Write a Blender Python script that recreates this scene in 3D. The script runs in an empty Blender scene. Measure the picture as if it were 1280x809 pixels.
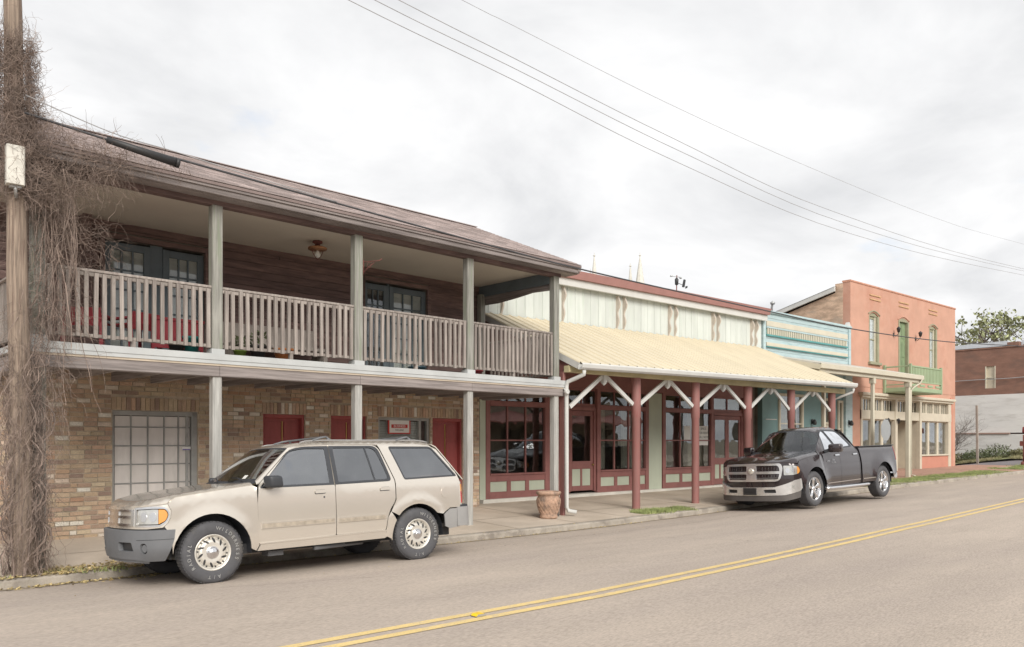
import bpy, bmesh, math, random
from mathutils import Vector, Matrix, noise
from mathutils.geometry import delaunay_2d_cdt
R = math.radians
rnd = random.Random(7)
scn = bpy.context.scene
col = scn.collection

# ------------------------------------------------------------------ camera, sky, sun, exposure
YAW = math.atan(1160 / 996.0)                 # angle between the viewing direction and the street
CAM = Vector((0, 0, 1.75))
cd = bpy.data.cameras.new('camera'); cam = bpy.data.objects.new('camera', cd); col.objects.link(cam)
cam.location = CAM; cam.rotation_euler = (R(90), 0, YAW - R(90))
cd.sensor_width = 36; cd.lens = 996 / 1280 * 36; cd.shift_y = 146.5 / 1280; cd.clip_end = 5000; cd.clip_start = .05
scn.camera = cam
scn.view_settings.view_transform = 'Standard'; scn.view_settings.look = 'None'
scn.view_settings.exposure = 0.76; scn.view_settings.gamma = 1

SUN_EL, SUN_AZ = R(33), R(200)                # azimuth measured from +Y clockwise: behind and left of the camera
w = bpy.data.worlds.new('World'); scn.world = w; w.use_nodes = True
nt = w.node_tree; N = nt.nodes; K = nt.links; N.clear()
def wn(t, **kw):
    n = N.new(t)
    for k, v in kw.items(): setattr(n, k, v)
    return n
out = wn('ShaderNodeOutputWorld')
sky = wn('ShaderNodeTexSky', sky_type='NISHITA', sun_disc=False, sun_elevation=SUN_EL, sun_rotation=SUN_AZ, dust_density=2.0)
bg1 = wn('ShaderNodeBackground'); bg1.inputs[1].default_value = 0.13; K.new(sky.outputs[0], bg1.inputs[0])
tc = wn('ShaderNodeTexCoord'); sep = wn('ShaderNodeSeparateXYZ'); K.new(tc.outputs['Generated'], sep.inputs[0])
def wm(op, a, b=None):
    n = wn('ShaderNodeMath', operation=op)
    for i, v in enumerate((a, b)):
        if v is None: continue
        if isinstance(v, (int, float)): n.inputs[i].default_value = v
        else: K.new(v, n.inputs[i])
    return n.outputs[0]
zc = wm('ADD', wm('MAXIMUM', sep.outputs[2], 0.0), 0.22)
cmb = wn('ShaderNodeCombineXYZ'); K.new(wm('DIVIDE', sep.outputs[0], zc), cmb.inputs[0]); K.new(wm('DIVIDE', sep.outputs[1], zc), cmb.inputs[1])
n1 = wn('ShaderNodeTexNoise'); n1.inputs['Scale'].default_value = 1.7; n1.inputs['Detail'].default_value = 6; n1.inputs['Roughness'].default_value = .56; n1.inputs['Distortion'].default_value = .35
n2 = wn('ShaderNodeTexNoise'); n2.inputs['Scale'].default_value = 1.7; n2.inputs['Detail'].default_value = 7; n2.inputs['Roughness'].default_value = .55
mp = wn('ShaderNodeMapping'); mp.inputs['Location'].default_value = (3.7, 8.1, 0); K.new(cmb.outputs[0], mp.inputs[0])
K.new(cmb.outputs[0], n1.inputs['Vector']); K.new(mp.outputs[0], n2.inputs['Vector'])
cr = wn('ShaderNodeValToRGB'); K.new(n1.outputs[0], cr.inputs[0])
e = cr.color_ramp.elements
e[0].position = .33; e[0].color = (.455, .46, .47, 1); e[1].position = .62; e[1].color = (.615, .615, .617, 1)
e2 = cr.color_ramp.elements.new(.49); e2.color = (.545, .547, .553, 1)
bg2 = wn('ShaderNodeBackground'); K.new(cr.outputs[0], bg2.inputs[0]); bg2.inputs[1].default_value = 1.0
cr2 = wn('ShaderNodeValToRGB'); K.new(n2.outputs[0], cr2.inputs[0])
cr2.color_ramp.elements[0].position = .64; cr2.color_ramp.elements[0].color = (1, 1, 1, 1)
cr2.color_ramp.elements[1].position = .80; cr2.color_ramp.elements[1].color = (.4, .4, .4, 1)
mx = wn('ShaderNodeMixShader'); K.new(cr2.outputs[0], mx.inputs[0]); K.new(bg1.outputs[0], mx.inputs[1]); K.new(bg2.outputs[0], mx.inputs[2])
K.new(mx.outputs[0], out.inputs[0])
sl = bpy.data.lights.new('sun', 'SUN'); so = bpy.data.objects.new('sun', sl); col.objects.link(so)
sl.energy = 1.9; sl.angle = R(32); sl.color = (1, .95, .87)
sd = Vector((math.sin(SUN_AZ) * math.cos(SUN_EL), math.cos(SUN_AZ) * math.cos(SUN_EL), math.sin(SUN_EL)))
so.rotation_euler = sd.to_track_quat('Z', 'Y').to_euler()

# ------------------------------------------------------------------ materials
MATS = {}
def mat(name, c, rough=.7, metal=0, var=.12, vs=3.0, c2=None, c2s=1.5, c2p=(.5, .65), bump=0, bs=40, st=(1, 1, 1), coat=0, island=0, spec=.5, coords='pos', fine=.0):
    """a procedural surface: base colour with soft variation, an optional second colour in patches, optional relief"""
    if name in MATS: return MATS[name]
    m = bpy.data.materials.new(name); m.use_nodes = True; MATS[name] = m
    t = m.node_tree; n = t.nodes; k = t.links; b = n['Principled BSDF']
    b.inputs['Roughness'].default_value = rough; b.inputs['Metallic'].default_value = metal
    b.inputs['Coat Weight'].default_value = coat; b.inputs['Coat Roughness'].default_value = .06
    b.inputs['Specular IOR Level'].default_value = spec
    if coords == 'pos': src = n.new('ShaderNodeNewGeometry').outputs['Position']
    else: src = n.new('ShaderNodeTexCoord').outputs['Object']
    mpn = n.new('ShaderNodeMapping'); mpn.inputs['Scale'].default_value = st; k.new(src, mpn.inputs[0])
    def nz(sc, det=4, ro=.6):
        q = n.new('ShaderNodeTexNoise'); q.inputs['Scale'].default_value = sc; q.inputs['Detail'].default_value = det; q.inputs['Roughness'].default_value = ro
        k.new(mpn.outputs[0], q.inputs['Vector']); return q.outputs[0]
    def mixc(f, a, b_):
        q = n.new('ShaderNodeMix'); q.data_type = 'RGBA'
        for i, v in ((0, f), (6, a), (7, b_)):
            if hasattr(v, 'is_linked'): k.new(v, q.inputs[i])
            elif isinstance(v, (int, float)): q.inputs[i].default_value = v
            else: q.inputs[i].default_value = (*v, 1)
        return q.outputs[2]
    def ramp(v, p0, p1):
        q = n.new('ShaderNodeMapRange'); q.inputs[1].default_value = p0; q.inputs[2].default_value = p1; k.new(v, q.inputs[0]); return q.outputs[0]
    dk = tuple(max(0, x * (1 - var)) for x in c); lt = tuple(min(1, x * (1 + var)) for x in c)
    cc = mixc(ramp(nz(vs), .35, .65), dk, lt)
    if c2: cc = mixc(ramp(nz(c2s, 5, .65), c2p[0], c2p[1]), cc, c2)
    if fine: 
        q = nz(55, 2, .7); cc = mixc(ramp(q, .3, .7), tuple(x * (1 - fine) for x in (1, 1, 1)), (1, 1, 1)) if False else cc
        h = n.new('ShaderNodeHueSaturation'); k.new(cc, h.inputs['Color']); r_ = n.new('ShaderNodeMapRange'); r_.inputs[1].default_value = .3; r_.inputs[2].default_value = .7
        r_.inputs[3].default_value = 1 - fine; r_.inputs[4].default_value = 1 + fine; k.new(q, r_.inputs[0]); k.new(r_.outputs[0], h.inputs['Value']); cc = h.outputs[0]
    if island:
        g = n.new('ShaderNodeNewGeometry'); oi = n.new('ShaderNodeObjectInfo')
        a = n.new('ShaderNodeMath'); a.operation = 'ADD'; k.new(g.outputs['Random Per Island'], a.inputs[0]); k.new(oi.outputs['Random'], a.inputs[1])
        fr = n.new('ShaderNodeMath'); fr.operation = 'FRACT'; k.new(a.outputs[0], fr.inputs[0])
        if isinstance(island, list):
            rr = n.new('ShaderNodeValToRGB'); k.new(fr.outputs[0], rr.inputs[0]); rr.color_ramp.interpolation = 'LINEAR'
            els = rr.color_ramp.elements
            while len(els) < len(island): els.new(.5)
            for i, cc_ in enumerate(island):
                els[i].position = i / (len(island) - 1); els[i].color = (*cc_, 1)
            q = n.new('ShaderNodeMix'); q.data_type = 'RGBA'; q.blend_type = 'MULTIPLY'; q.inputs[0].default_value = 1
            k.new(rr.outputs[0], q.inputs[6]); k.new(cc, q.inputs[7]); cc = q.outputs[2]
        else:
            h = n.new('ShaderNodeHueSaturation'); k.new(cc, h.inputs['Color']); r_ = n.new('ShaderNodeMapRange')
            r_.inputs[3].default_value = 1 - island; r_.inputs[4].default_value = 1 + island; k.new(fr.outputs[0], r_.inputs[0]); k.new(r_.outputs[0], h.inputs['Value']); cc = h.outputs[0]
    k.new(cc, b.inputs['Base Color'])
    if bump:
        bn = n.new('ShaderNodeBump'); bn.inputs['Strength'].default_value = bump; bn.inputs['Distance'].default_value = .01
        k.new(nz(bs, 3, .6), bn.inputs['Height']); k.new(bn.outputs[0], b.inputs['Normal'])
    return m
def glass(name, tint=(.5, .52, .5), boost=1.0, rough=0.0, wav=0.0):
    """thin pane: see-through, reflecting more at grazing angles"""
    m = bpy.data.materials.new(name); m.use_nodes = True; MATS[name] = m
    t = m.node_tree; n = t.nodes; k = t.links; n.clear()
    o = n.new('ShaderNodeOutputMaterial'); tr = n.new('ShaderNodeBsdfTransparent'); tr.inputs[0].default_value = (*tint, 1)
    gl = n.new('ShaderNodeBsdfGlossy'); gl.inputs['Roughness'].default_value = rough; gl.inputs[0].default_value = (.95, .97, 1, 1)
    fr = n.new('ShaderNodeFresnel'); gq = n.new('ShaderNodeNewGeometry'); ir = n.new('ShaderNodeMapRange'); ir.inputs[3].default_value = 1.5; ir.inputs[4].default_value = 1 / 1.5
    k.new(gq.outputs['Backfacing'], ir.inputs[0]); k.new(ir.outputs[0], fr.inputs[0])   # same reflection from either face of a thin pane
    mm = n.new('ShaderNodeMath'); mm.operation = 'MULTIPLY'; mm.inputs[1].default_value = boost; mm.use_clamp = True; k.new(fr.outputs[0], mm.inputs[0])
    mxs = n.new('ShaderNodeMixShader'); k.new(mm.outputs[0], mxs.inputs[0]); k.new(tr.outputs[0], mxs.inputs[1]); k.new(gl.outputs[0], mxs.inputs[2]); k.new(mxs.outputs[0], o.inputs[0])
    if wav:
        g = n.new('ShaderNodeNewGeometry'); q = n.new('ShaderNodeTexNoise'); q.inputs['Scale'].default_value = 2.2; q.inputs['Detail'].default_value = 1; k.new(g.outputs['Position'], q.inputs['Vector'])
        bn = n.new('ShaderNodeBump'); bn.inputs['Strength'].default_value = wav; bn.inputs['Distance'].default_value = .02; k.new(q.outputs[0], bn.inputs['Height']); k.new(bn.outputs[0], gl.inputs['Normal']); k.new(bn.outputs[0], fr.inputs['Normal'])
    return m

asphalt = mat('asphalt', (.455, .388, .330), .93, var=.06, vs=1.3, c2=(.39, .333, .292), c2s=.45, c2p=(.42, .72), bump=.6, bs=150, fine=.21, spec=.2, st=(.35, 1.5, 1))
asphalt2 = mat('asphalt_patch', (.20, .18, .19), .9, var=.1, bump=.4, bs=120, fine=.1)
concrete = mat('concrete', (.53, .455, .375), .9, var=.10, vs=.9, c2=(.44, .37, .295), c2s=.6, c2p=(.48, .72), bump=.35, bs=90, fine=.07, spec=.25)
kerbm = mat('kerb_concrete', (.37, .33, .28), .9, var=.15, vs=3, c2=(.24, .21, .18), c2s=2.5, bump=.4, bs=70, fine=.1)
gutterdirt = mat('gutter_dirt', (.27, .22, .16), .95, var=.25, vs=6, bump=.5, bs=50, fine=.15)
yellow = mat('road_yellow', (.68, .51, .22), .8, var=.06, vs=3, c2=(.50, .41, .28), c2s=7, c2p=(.5, .72), fine=.12)
grass = mat('grass_blade', (.27, .31, .12), .8, var=.3, vs=3, island=.35)
drygrass = mat('dry_grass', (.36, .33, .19), .9, var=.2, vs=2, c2=(.24, .27, .12), c2s=1.2, bump=.8, bs=30, island=.2)
soil = mat('soil', (.26, .22, .16), .95, var=.2, vs=2, bump=.6, bs=30)
BR = [(.36, .20, .125), (.42, .29, .18), (.31, .20, .14), (.46, .34, .22), (.40, .25, .165), (.24, .155, .115), (.48, .31, .20), (.36, .265, .17), (.43, .26, .17), (.62, .55, .45)]
brick = mat('old_brick', (1, 1, 1), .9, var=.14, vs=9, bump=.6, bs=60, island=[tuple(min(.8, q * k_) for q, k_ in zip(c, (1.28, 1.42, 1.55))) for c in BR], fine=.12)
mortar = mat('mortar', (.50, .42, .33), .95, var=.15, vs=6, c2=(.33, .29, .22), c2s=1, bump=.6, bs=50)
wood_v = mat('weathered_wood_post', (.285, .28, .255), .9, var=.25, vs=2.0, c2=(.235, .255, .20), c2s=1.5, st=(14, 14, .8), bump=.5, bs=6, spec=.2, island=.12)
wood_h = mat('weathered_wood_beam', (.27, .238, .228), .9, var=.25, vs=2.0, c2=(.19, .165, .16), c2s=1.2, st=(.6, .6, 16), bump=.5, bs=6, spec=.2, island=.12)
wood_b = mat('weathered_baluster', (.315, .28, .255), .9, var=.2, vs=2.0, c2=(.235, .20, .185), c2s=1.5, st=(14, 14, 1), bump=.3, bs=6, spec=.2, island=.2)
wood_post_low = mat('pale_wood_post', (.40, .395, .375), .9, var=.2, vs=2.0, c2=(.33, .32, .30), c2s=1.5, st=(14, 14, .8), bump=.4, bs=6, spec=.2)
siding = mat('brown_siding', (.165, .108, .098), .85, var=.25, vs=3, c2=(.11, .073, .068), c2s=1.4, st=(.7, .7, 6), bump=.3, bs=10, island=.25)
ceilm = mat('ceiling_board', (.62, .57, .49), .8, var=.04, vs=1)
flash = mat('white_flashing', (.47, .485, .485), .6, var=.08, vs=2, c2=(.5, .5, .48), c2s=3, c2p=(.6, .8))
shingle = mat('roof_shingle', (.36, .30, .285), .95, var=.12, vs=1.5, island=.28, fine=.15, bump=.3, bs=80)
maroon = mat('maroon_paint', (.30, .062, .058), .55, var=.10, vs=3, st=(3, 3, .8), coat=.1)
storered = mat('storefront_red', (.275, .118, .108), .6, var=.08, vs=2, c2=(.235, .10, .092), c2s=3)
postred = mat('post_red', (.29, .138, .125), .6, var=.08, vs=2, c2=(.30, .12, .11), c2s=4, st=(4, 4, 1))
sage = mat('sage_paint', (.48, .52, .42), .65, var=.05, vs=1.5, st=(2, 2, .6))
celadon = mat('celadon_board', (.57, .605, .575), .7, var=.06, vs=1.5, c2=(.50, .56, .50), c2s=2, c2p=(.55, .8), st=(3, 3, .5), island=.05)
whitep = mat('white_paint', (.57, .57, .55), .6, var=.06, vs=2)
creamp = mat('cream_paint', (.56, .52, .42), .6, var=.05, vs=2)
creammetal = mat('cream_metal_roof', (.61, .54, .40), .6, var=.05, vs=1, c2=(.53, .46, .33), c2s=2.5, c2p=(.58, .9), st=(2, .5, .5))
soffit = mat('yellow_soffit', (.52, .46, .28), .7, var=.1)
brackt = mat('scroll_bracket', (.52, .46, .40), .7, var=.1)
greyw = mat('grey_paint', (.33, .33, .32), .7, var=.12, vs=4)
panelm = mat('pale_door_panel', (.68, .64, .61), .75, var=.06, vs=2, st=(2, 2, .5), c2=(.60, .565, .535), c2s=1.5)
bluew = mat('faded_blue_boards', (.42, .53, .55), .75, var=.08, vs=2, st=(1, 1, 5), c2=(.22, .42, .44), c2s=1.6, c2p=(.56, .75), island=.05)
tealp = mat('teal_wall', (.165, .27, .275), .7, var=.08, vs=1.5)
tealtrim = mat('teal_trim', (.10, .30, .30), .7, var=.1)
coral = mat('coral_stucco', (.535, .305, .225), .85, var=.07, vs=1.2, c2=(.475, .235, .165), c2s=.9, c2p=(.5, .75), bump=.3, bs=25, fine=.04)
coral2 = mat('coral_base', (.52, .24, .175), .85, var=.06, vs=1.2, bump=.3, bs=25)
olive = mat('olive_trim', (.30, .295, .20), .7, var=.08)
greenp = mat('green_paint', (.31, .40, .25), .65, var=.06, vs=2)
creamst = mat('cream_storefront', (.56, .51, .41), .65, var=.05)
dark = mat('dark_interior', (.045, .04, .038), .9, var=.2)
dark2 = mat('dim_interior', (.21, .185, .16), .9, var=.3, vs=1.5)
curtain = mat('curtain', (.45, .42, .38), .9, var=.25, vs=2, st=(9, 9, .3))
blackm = mat('black_metal', (.03, .03, .032), .5, var=.1)
rubber = mat('tyre_rubber', (.085, .085, .092), .85, var=.15, vs=6, c2=(.11, .105, .10), c2s=4, bump=.15, bs=60, coords='obj')
chrome = mat('chrome', (.75, .75, .76), .16, 1.0, var=.03, coords='obj')
alloy = mat('cast_alloy', (.74, .71, .65), .36, .55, var=.05, coords='obj')
suvpaint = mat('champagne_paint', (.70, .65, .58), .27, .6, var=.02, vs=1, coat=.8, coords='obj')
bumpgrey = mat('grey_bumper_plastic', (.15, .155, .165), .6, var=.06, vs=5, coords='obj', bump=.05, bs=200)
bumpgrey2 = mat('silver_cladding', (.33, .325, .32), .5, .2, var=.05, coords='obj')
trimblack = mat('black_trim', (.04, .043, .05), .5, var=.1, coords='obj')
seatm = mat('seat_fabric', (.10, .095, .09), .9, var=.2, coords='obj')
truckpaint = mat('charcoal_paint', (.040, .030, .033), .24, .45, var=.03, vs=1, coat=1.0, coords='obj')
lens = mat('headlamp_lens', (.56, .56, .54), .10, .5, var=.1, vs=12, coat=1, coords='obj')
amber = mat('amber_lens', (.70, .30, .06), .25, coat=1, coords='obj')
redlens = mat('red_lens', (.50, .012, .02), .2, coat=1, coords='obj')
terra = mat('terracotta', (.44, .29, .21), .85, var=.2, vs=9, c2=(.20, .15, .12), c2s=7, c2p=(.5, .7), bump=.5, bs=40)
barkm = mat('pole_wood', (.27, .21, .165), .9, var=.38, vs=2.5, st=(16, 16, .7), c2=(.165, .115, .09), c2s=2, bump=.9, bs=5)
vinem = mat('dry_vine', (.235, .18, .152), .9, var=.3, vs=6, island=.35)
branchm = mat('bare_branch', (.20, .18, .165), .9, var=.2)
leafm = mat('tree_leaf', (.29, .31, .165), .8, var=.3, vs=1, island=.5)
leafd = mat('tree_leaf_dark', (.075, .10, .05), .8, var=.3, vs=1, island=.4)
bushm = mat('bush_leaf', (.13, .155, .075), .8, var=.3, vs=3, island=.4)
deadleaf = mat('dead_leaf', (.42, .33, .16), .9, var=.3, vs=5, island=.45)
brownbrick = mat('far_brown_brick', (.245, .135, .10), .9, var=.15, vs=1.2, c2=(.19, .115, .09), c2s=.7, bump=.3, bs=12, fine=.1, st=(1, 1, 3))
whitebrick = mat('far_white_brick', (.70, .69, .67), .85, var=.06, vs=.8, c2=(.50, .48, .45), c2s=1.0, c2p=(.5, .75), st=(.6, .6, 3))
metalroof = mat('pale_metal_roof', (.62, .66, .70), .4, .5, var=.05)
greyroof = mat('grey_roof', (.22, .22, .235), .8, var=.1)
stonem = mat('spire_stone', (.66, .64, .58), .8, var=.08)
wirem = mat('cable', (.055, .055, .06), .6)
wirelt = mat('thin_cable', (.36, .36, .37), .6)
redpl = mat('red_plastic', (.34, .045, .06), .5, var=.08)
tealpl = mat('teal_plastic', (.02, .19, .19), .5)
bluedoor = mat('slate_blue_paint', (.12, .15, .17), .6, var=.1)
palepane = mat('pale_door_face', (.40, .45, .45), .6, var=.1)
paper = mat('paper_white', (.75, .74, .71), .7, var=.03)
signred = mat('sign_red', (.52, .05, .04), .6)
inkm = mat('ink_black', (.05, .05, .05), .7)
purple = mat('purple_label', (.17, .13, .38), .6)
signgrey = mat('sign_back', (.42, .44, .45), .45, .6, var=.05)
galv = mat('galvanised', (.45, .46, .46), .5, .5, var=.1)
rust = mat('rusty_iron', (.17, .055, .045), .8, var=.3, vs=9)
brass = mat('brass', (.42, .28, .10), .4, .8)
lampw = mat('lamp_glass', (.7, .7, .66), .3)
glass_store = glass('store_glass', (.80, .82, .80), 2.0, wav=.12)
glass_dim = glass('dim_glass', (.75, .78, .8), 1.6, wav=.1)
glass_clear = glass('clear_glass', (.88, .9, .9), 1.2)
glass_car = glass('car_glass', (.30, .33, .31), 7.5, wav=1.0)
glass_ws = glass('windscreen_glass', (.62, .68, .62), 2.2)
glass_dark = glass('tinted_glass', (.12, .125, .13), 6.0, wav=1.0)

# paver pattern for the pavement by the coral building (each paver is far below ten pixels there)
pav = mat('brick_paving', (.40, .235, .175), .9, var=.12, vs=4, c2=(.33, .20, .15), c2s=1.3, bump=.5, bs=18, fine=.15)

# ------------------------------------------------------------------ geometry helpers
class MB:
    def __init__(s): s.v = []; s.f = []; s.mi = []; s.cur = 0; s.sm = []
    def add(s, vs, fs, smooth=False):
        o = len(s.v); s.v += [tuple(v) for v in vs]
        for f in fs: s.f.append([o + i for i in f]); s.mi.append(s.cur); s.sm.append(smooth)
        return s
    def box(s, x0, x1, y0, y1, z0, z1):
        v = [(x, y, z) for x in (x0, x1) for y in (y0, y1) for z in (z0, z1)]
        return s.add(v, [(0, 1, 3, 2), (4, 6, 7, 5), (0, 4, 5, 1), (2, 3, 7, 6), (0, 2, 6, 4), (1, 5, 7, 3)])
    def bbox(s, x0, x1, y0, y1, z0, z1, b=.01):
        """box with chamfered long edges"""
        d = (x1 - x0, y1 - y0, z1 - z0); a = d.index(max(d)); lo = (x0, y0, z0); hi = (x1, y1, z1)
        p, q = [i for i in range(3) if i != a]
        b = min(b, d[p] * .4, d[q] * .4)
        ring = [(lo[p] + b, lo[q]), (hi[p] - b, lo[q]), (hi[p], lo[q] + b), (hi[p], hi[q] - b), (hi[p] - b, hi[q]), (lo[p] + b, hi[q]), (lo[p], hi[q] - b), (lo[p], lo[q] + b)]
        vs = []
        for e_ in (lo[a], hi[a]):
            for r_ in ring:
                v = [0, 0, 0]; v[a] = e_; v[p] = r_[0]; v[q] = r_[1]; vs.append(v)
        fs = [tuple(range(7, -1, -1)), tuple(range(8, 16))] + [(i, (i + 1) % 8, 8 + (i + 1) % 8, 8 + i) for i in range(8)]
        if a == 1: fs = [tuple(reversed(f)) for f in fs]
        return s.add(vs, fs)
    def beam(s, p, q, w_, h, up=(0, 0, 1)):
        p, q, up = Vector(p), Vector(q), Vector(up); d = (q - p).normalized(); sx = d.cross(up).normalized() * w_ / 2; uy = sx.cross(d).normalized() * h / 2
        v = [a + i * sx + j * uy for a in (p, q) for i, j in ((-1, -1), (1, -1), (1, 1), (-1, 1))]
        return s.add(v, [(3, 2, 1, 0), (4, 5, 6, 7), (0, 1, 5, 4), (1, 2, 6, 5), (2, 3, 7, 6), (3, 0, 4, 7)])
    def tube(s, pts, r, n=6, cap=True):
        pts = [Vector(p) for p in pts]; m = len(pts); rs = r if isinstance(r, (list, tuple)) else [r] * m
        ref = Vector((.31, .52, .79)); vs = []
        for i, p in enumerate(pts):
            d = (pts[min(i + 1, m - 1)] - pts[max(i - 1, 0)])
            d = d.normalized() if d.length > 1e-9 else Vector((0, 0, 1))
            a = d.cross(ref)
            if a.length < .05: a = d.cross(Vector((1, 0, 0)))
            a.normalize(); b = d.cross(a)
            for j in range(n):
                t = 2 * math.pi * j / n; vs.append(p + (a * math.cos(t) + b * math.sin(t)) * rs[i])
        fs = [(i * n + j, i * n + (j + 1) % n, (i + 1) * n + (j + 1) % n, (i + 1) * n + j) for i in range(m - 1) for j in range(n)]
        if cap: fs += [tuple(range(n - 1, -1, -1)), tuple((m - 1) * n + j for j in range(n))]
        return s.add(vs, fs, n > 4)
    def lathe(s, prof, n=24, c=(0, 0, 0), axis='z', smooth=True):
        vs = []
        for r_, h in prof:
            for j in range(n):
                t = 2 * math.pi * j / n; a, b = r_ * math.cos(t), r_ * math.sin(t)
                vs.append((c[0] + a, c[1] + b, c[2] + h) if axis == 'z' else ((c[0] + a, c[1] + h, c[2] + b) if axis == 'y' else (c[0] + h, c[1] + a, c[2] + b)))
        m = len(prof)
        return s.add(vs, [(i * n + j, i * n + (j + 1) % n, (i + 1) * n + (j + 1) % n, (i + 1) * n + j) for i in range(m - 1) for j in range(n)], smooth)
    def prism(s, poly, a0, a1, axis='y'):
        """polygon in the plane across `axis`, extruded from a0 to a1 (y: poly is (x,z); x: (y,z); z: (x,y))"""
        n = len(poly)
        def P(u, v, a): return (u, a, v) if axis == 'y' else ((a, u, v) if axis == 'x' else (u, v, a))
        vs = [P(u, v, a0) for u, v in poly] + [P(u, v, a1) for u, v in poly]
        return s.add(vs, [tuple(range(n)), tuple(range(2 * n - 1, n - 1, -1))] + [(i, n + i, n + (i + 1) % n, (i + 1) % n) for i in range(n)])
    def quad(s, a, b, c, d): return s.add([a, b, c, d], [(0, 1, 2, 3)])
    def mesh(s, name, mats):
        me = bpy.data.meshes.new(name); me.from_pydata(s.v, [], s.f)
        for m in (mats if isinstance(mats, (list, tuple)) else [mats]): me.materials.append(m)
        me.polygons.foreach_set('material_index', s.mi); me.polygons.foreach_set('use_smooth', s.sm)
        me.update(); return me
    def build(s, name, mats, parent=None, fix=True):
        me = s.mesh(name, mats)
        if fix and len(s.f) < 60000:
            bm = bmesh.new(); bm.from_mesh(me); bmesh.ops.recalc_face_normals(bm, faces=bm.faces); bm.to_mesh(me); bm.free()
        return link(name, me, parent)
def link(name, me, parent=None):
    o = bpy.data.objects.new(name, me); col.objects.link(o)
    if parent is not None: o.parent = parent
    return o
def tag(o, label=None, cat=None, group=None, kind=None):
    if label: o['label'] = label
    if cat: o['category'] = cat
    if group: o['group'] = group
    if kind: o['kind'] = kind
    return o
def thing(name, label, cat, loc=(0, 0, 0), rz=0, group=None):
    o = bpy.data.objects.new(name, None); col.objects.link(o); o.empty_display_size = .3
    o.location = loc; o.rotation_euler = (0, 0, rz)
    return tag(o, label, cat, group)
def copy_tree(o, parent=None):
    c = o.copy(); col.objects.link(c); c.parent = parent
    for ch in o.children: copy_tree(ch, c)
    return c
_unit = {}
def unit(m, cham=0):
    """a unit cube shared by alike pieces, scaled per object"""
    k_ = (m.name, cham)
    if k_ not in _unit:
        b = MB(); h = .5; c = h - cham
        if cham:
            v = []; 
            for x in (-h, h):
                for y in (-c, c):
                    for z in (-c, c): v.append((x, y, z))
            for y in (-h, h):
                for x in (-c, c):
                    for z in (-c, c): v.append((x, y, z))
            for z in (-h, h):
                for x in (-c, c):
                    for y in (-c, c): v.append((x, y, z))
            bm = bmesh.new()
            for p in v: bm.verts.new(p)
            bmesh.ops.convex_hull(bm, input=bm.verts); me = bpy.data.meshes.new('piece'); bm.to_mesh(me); bm.free()
            me.materials.append(m); _unit[k_] = me
        else:
            b.box(-h, h, -h, h, -h, h); _unit[k_] = b.mesh('piece', m)
    return _unit[k_]
def pieces(name, parent, items, m, limit=300, wm=None, cham=0, rot=None):
    """items: (cx,cy,cz,sx,sy,sz) in the parent's frame. The `limit` nearest the camera are parts, the rest one joined part."""
    W_ = wm if wm is not None else Matrix()
    ctr = [(( (W_ @ Vector(i[:3])) - CAM).length, i) for i in items]
    ctr.sort(key=lambda q: q[0])
    me = unit(m, cham)
    for d, i in ctr[:limit]:
        o = link(name, me, parent); o.location = i[:3]; o.scale = i[3:6]
        if rot: o.rotation_euler = rot
    rest = ctr[limit:]
    if rest:
        b = MB(); rm = rot.to_matrix() if rot else None
        for d, i in rest:
            x, y, z, a, c, e_ = i[:6]
            if rm is None: b.box(x - a / 2, x + a / 2, y - c / 2, y + c / 2, z - e_ / 2, z + e_ / 2)
            else:
                v = [Vector((x, y, z)) + rm @ Vector((sx * a / 2, sy * c / 2, sz * e_ / 2)) for sx in (-1, 1) for sy in (-1, 1) for sz in (-1, 1)]
                b.add(v, [(0, 1, 3, 2), (4, 6, 7, 5), (0, 4, 5, 1), (2, 3, 7, 6), (0, 2, 6, 4), (1, 5, 7, 3)])
        tag(b.build(name, m, parent, fix=False), kind='stuff')
def wall_with_holes(b, x0, x1, z0, z1, y0, y1, holes):
    """boxes filling a wall around rectangular holes (hx0,hx1,hz0,hz1)"""
    xs = sorted(set([x0, x1] + [h[0] for h in holes] + [h[1] for h in holes]))
    xs = [x for x in xs if x0 <= x <= x1]
    for a, c in zip(xs, xs[1:]):
        mid = (a + c) / 2; hs = sorted([h for h in holes if h[0] < mid < h[1]], key=lambda h: h[2]); z = z0
        for h in hs:
            if h[2] > z + 1e-4: b.box(a, c, y0, y1, z, h[2])
            z = max(z, h[3])
        if z1 > z + 1e-4: b.box(a, c, y0, y1, z, z1)
    return b
def text_mesh(s, size, m, name='lettering', parent=None, loc=(0, 0, 0), rot=(0, 0, 0), ext=.002, align='CENTER', sx=1):
    cu = bpy.data.curves.new('t', 'FONT'); cu.body = s; cu.size = size; cu.extrude = ext; cu.align_x = align; cu.align_y = 'CENTER'; cu.resolution_u = 2
    ob = bpy.data.objects.new('t', cu); col.objects.link(ob)
    me = bpy.data.meshes.new_from_object(ob.evaluated_get(bpy.context.evaluated_depsgraph_get())); col.objects.unlink(ob); bpy.data.objects.remove(ob)
    me.materials.clear(); me.materials.append(m)
    o = link(name, me, parent); o.location = loc; o.rotation_euler = rot; o.scale = (sx, 1, 1); return o

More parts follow.
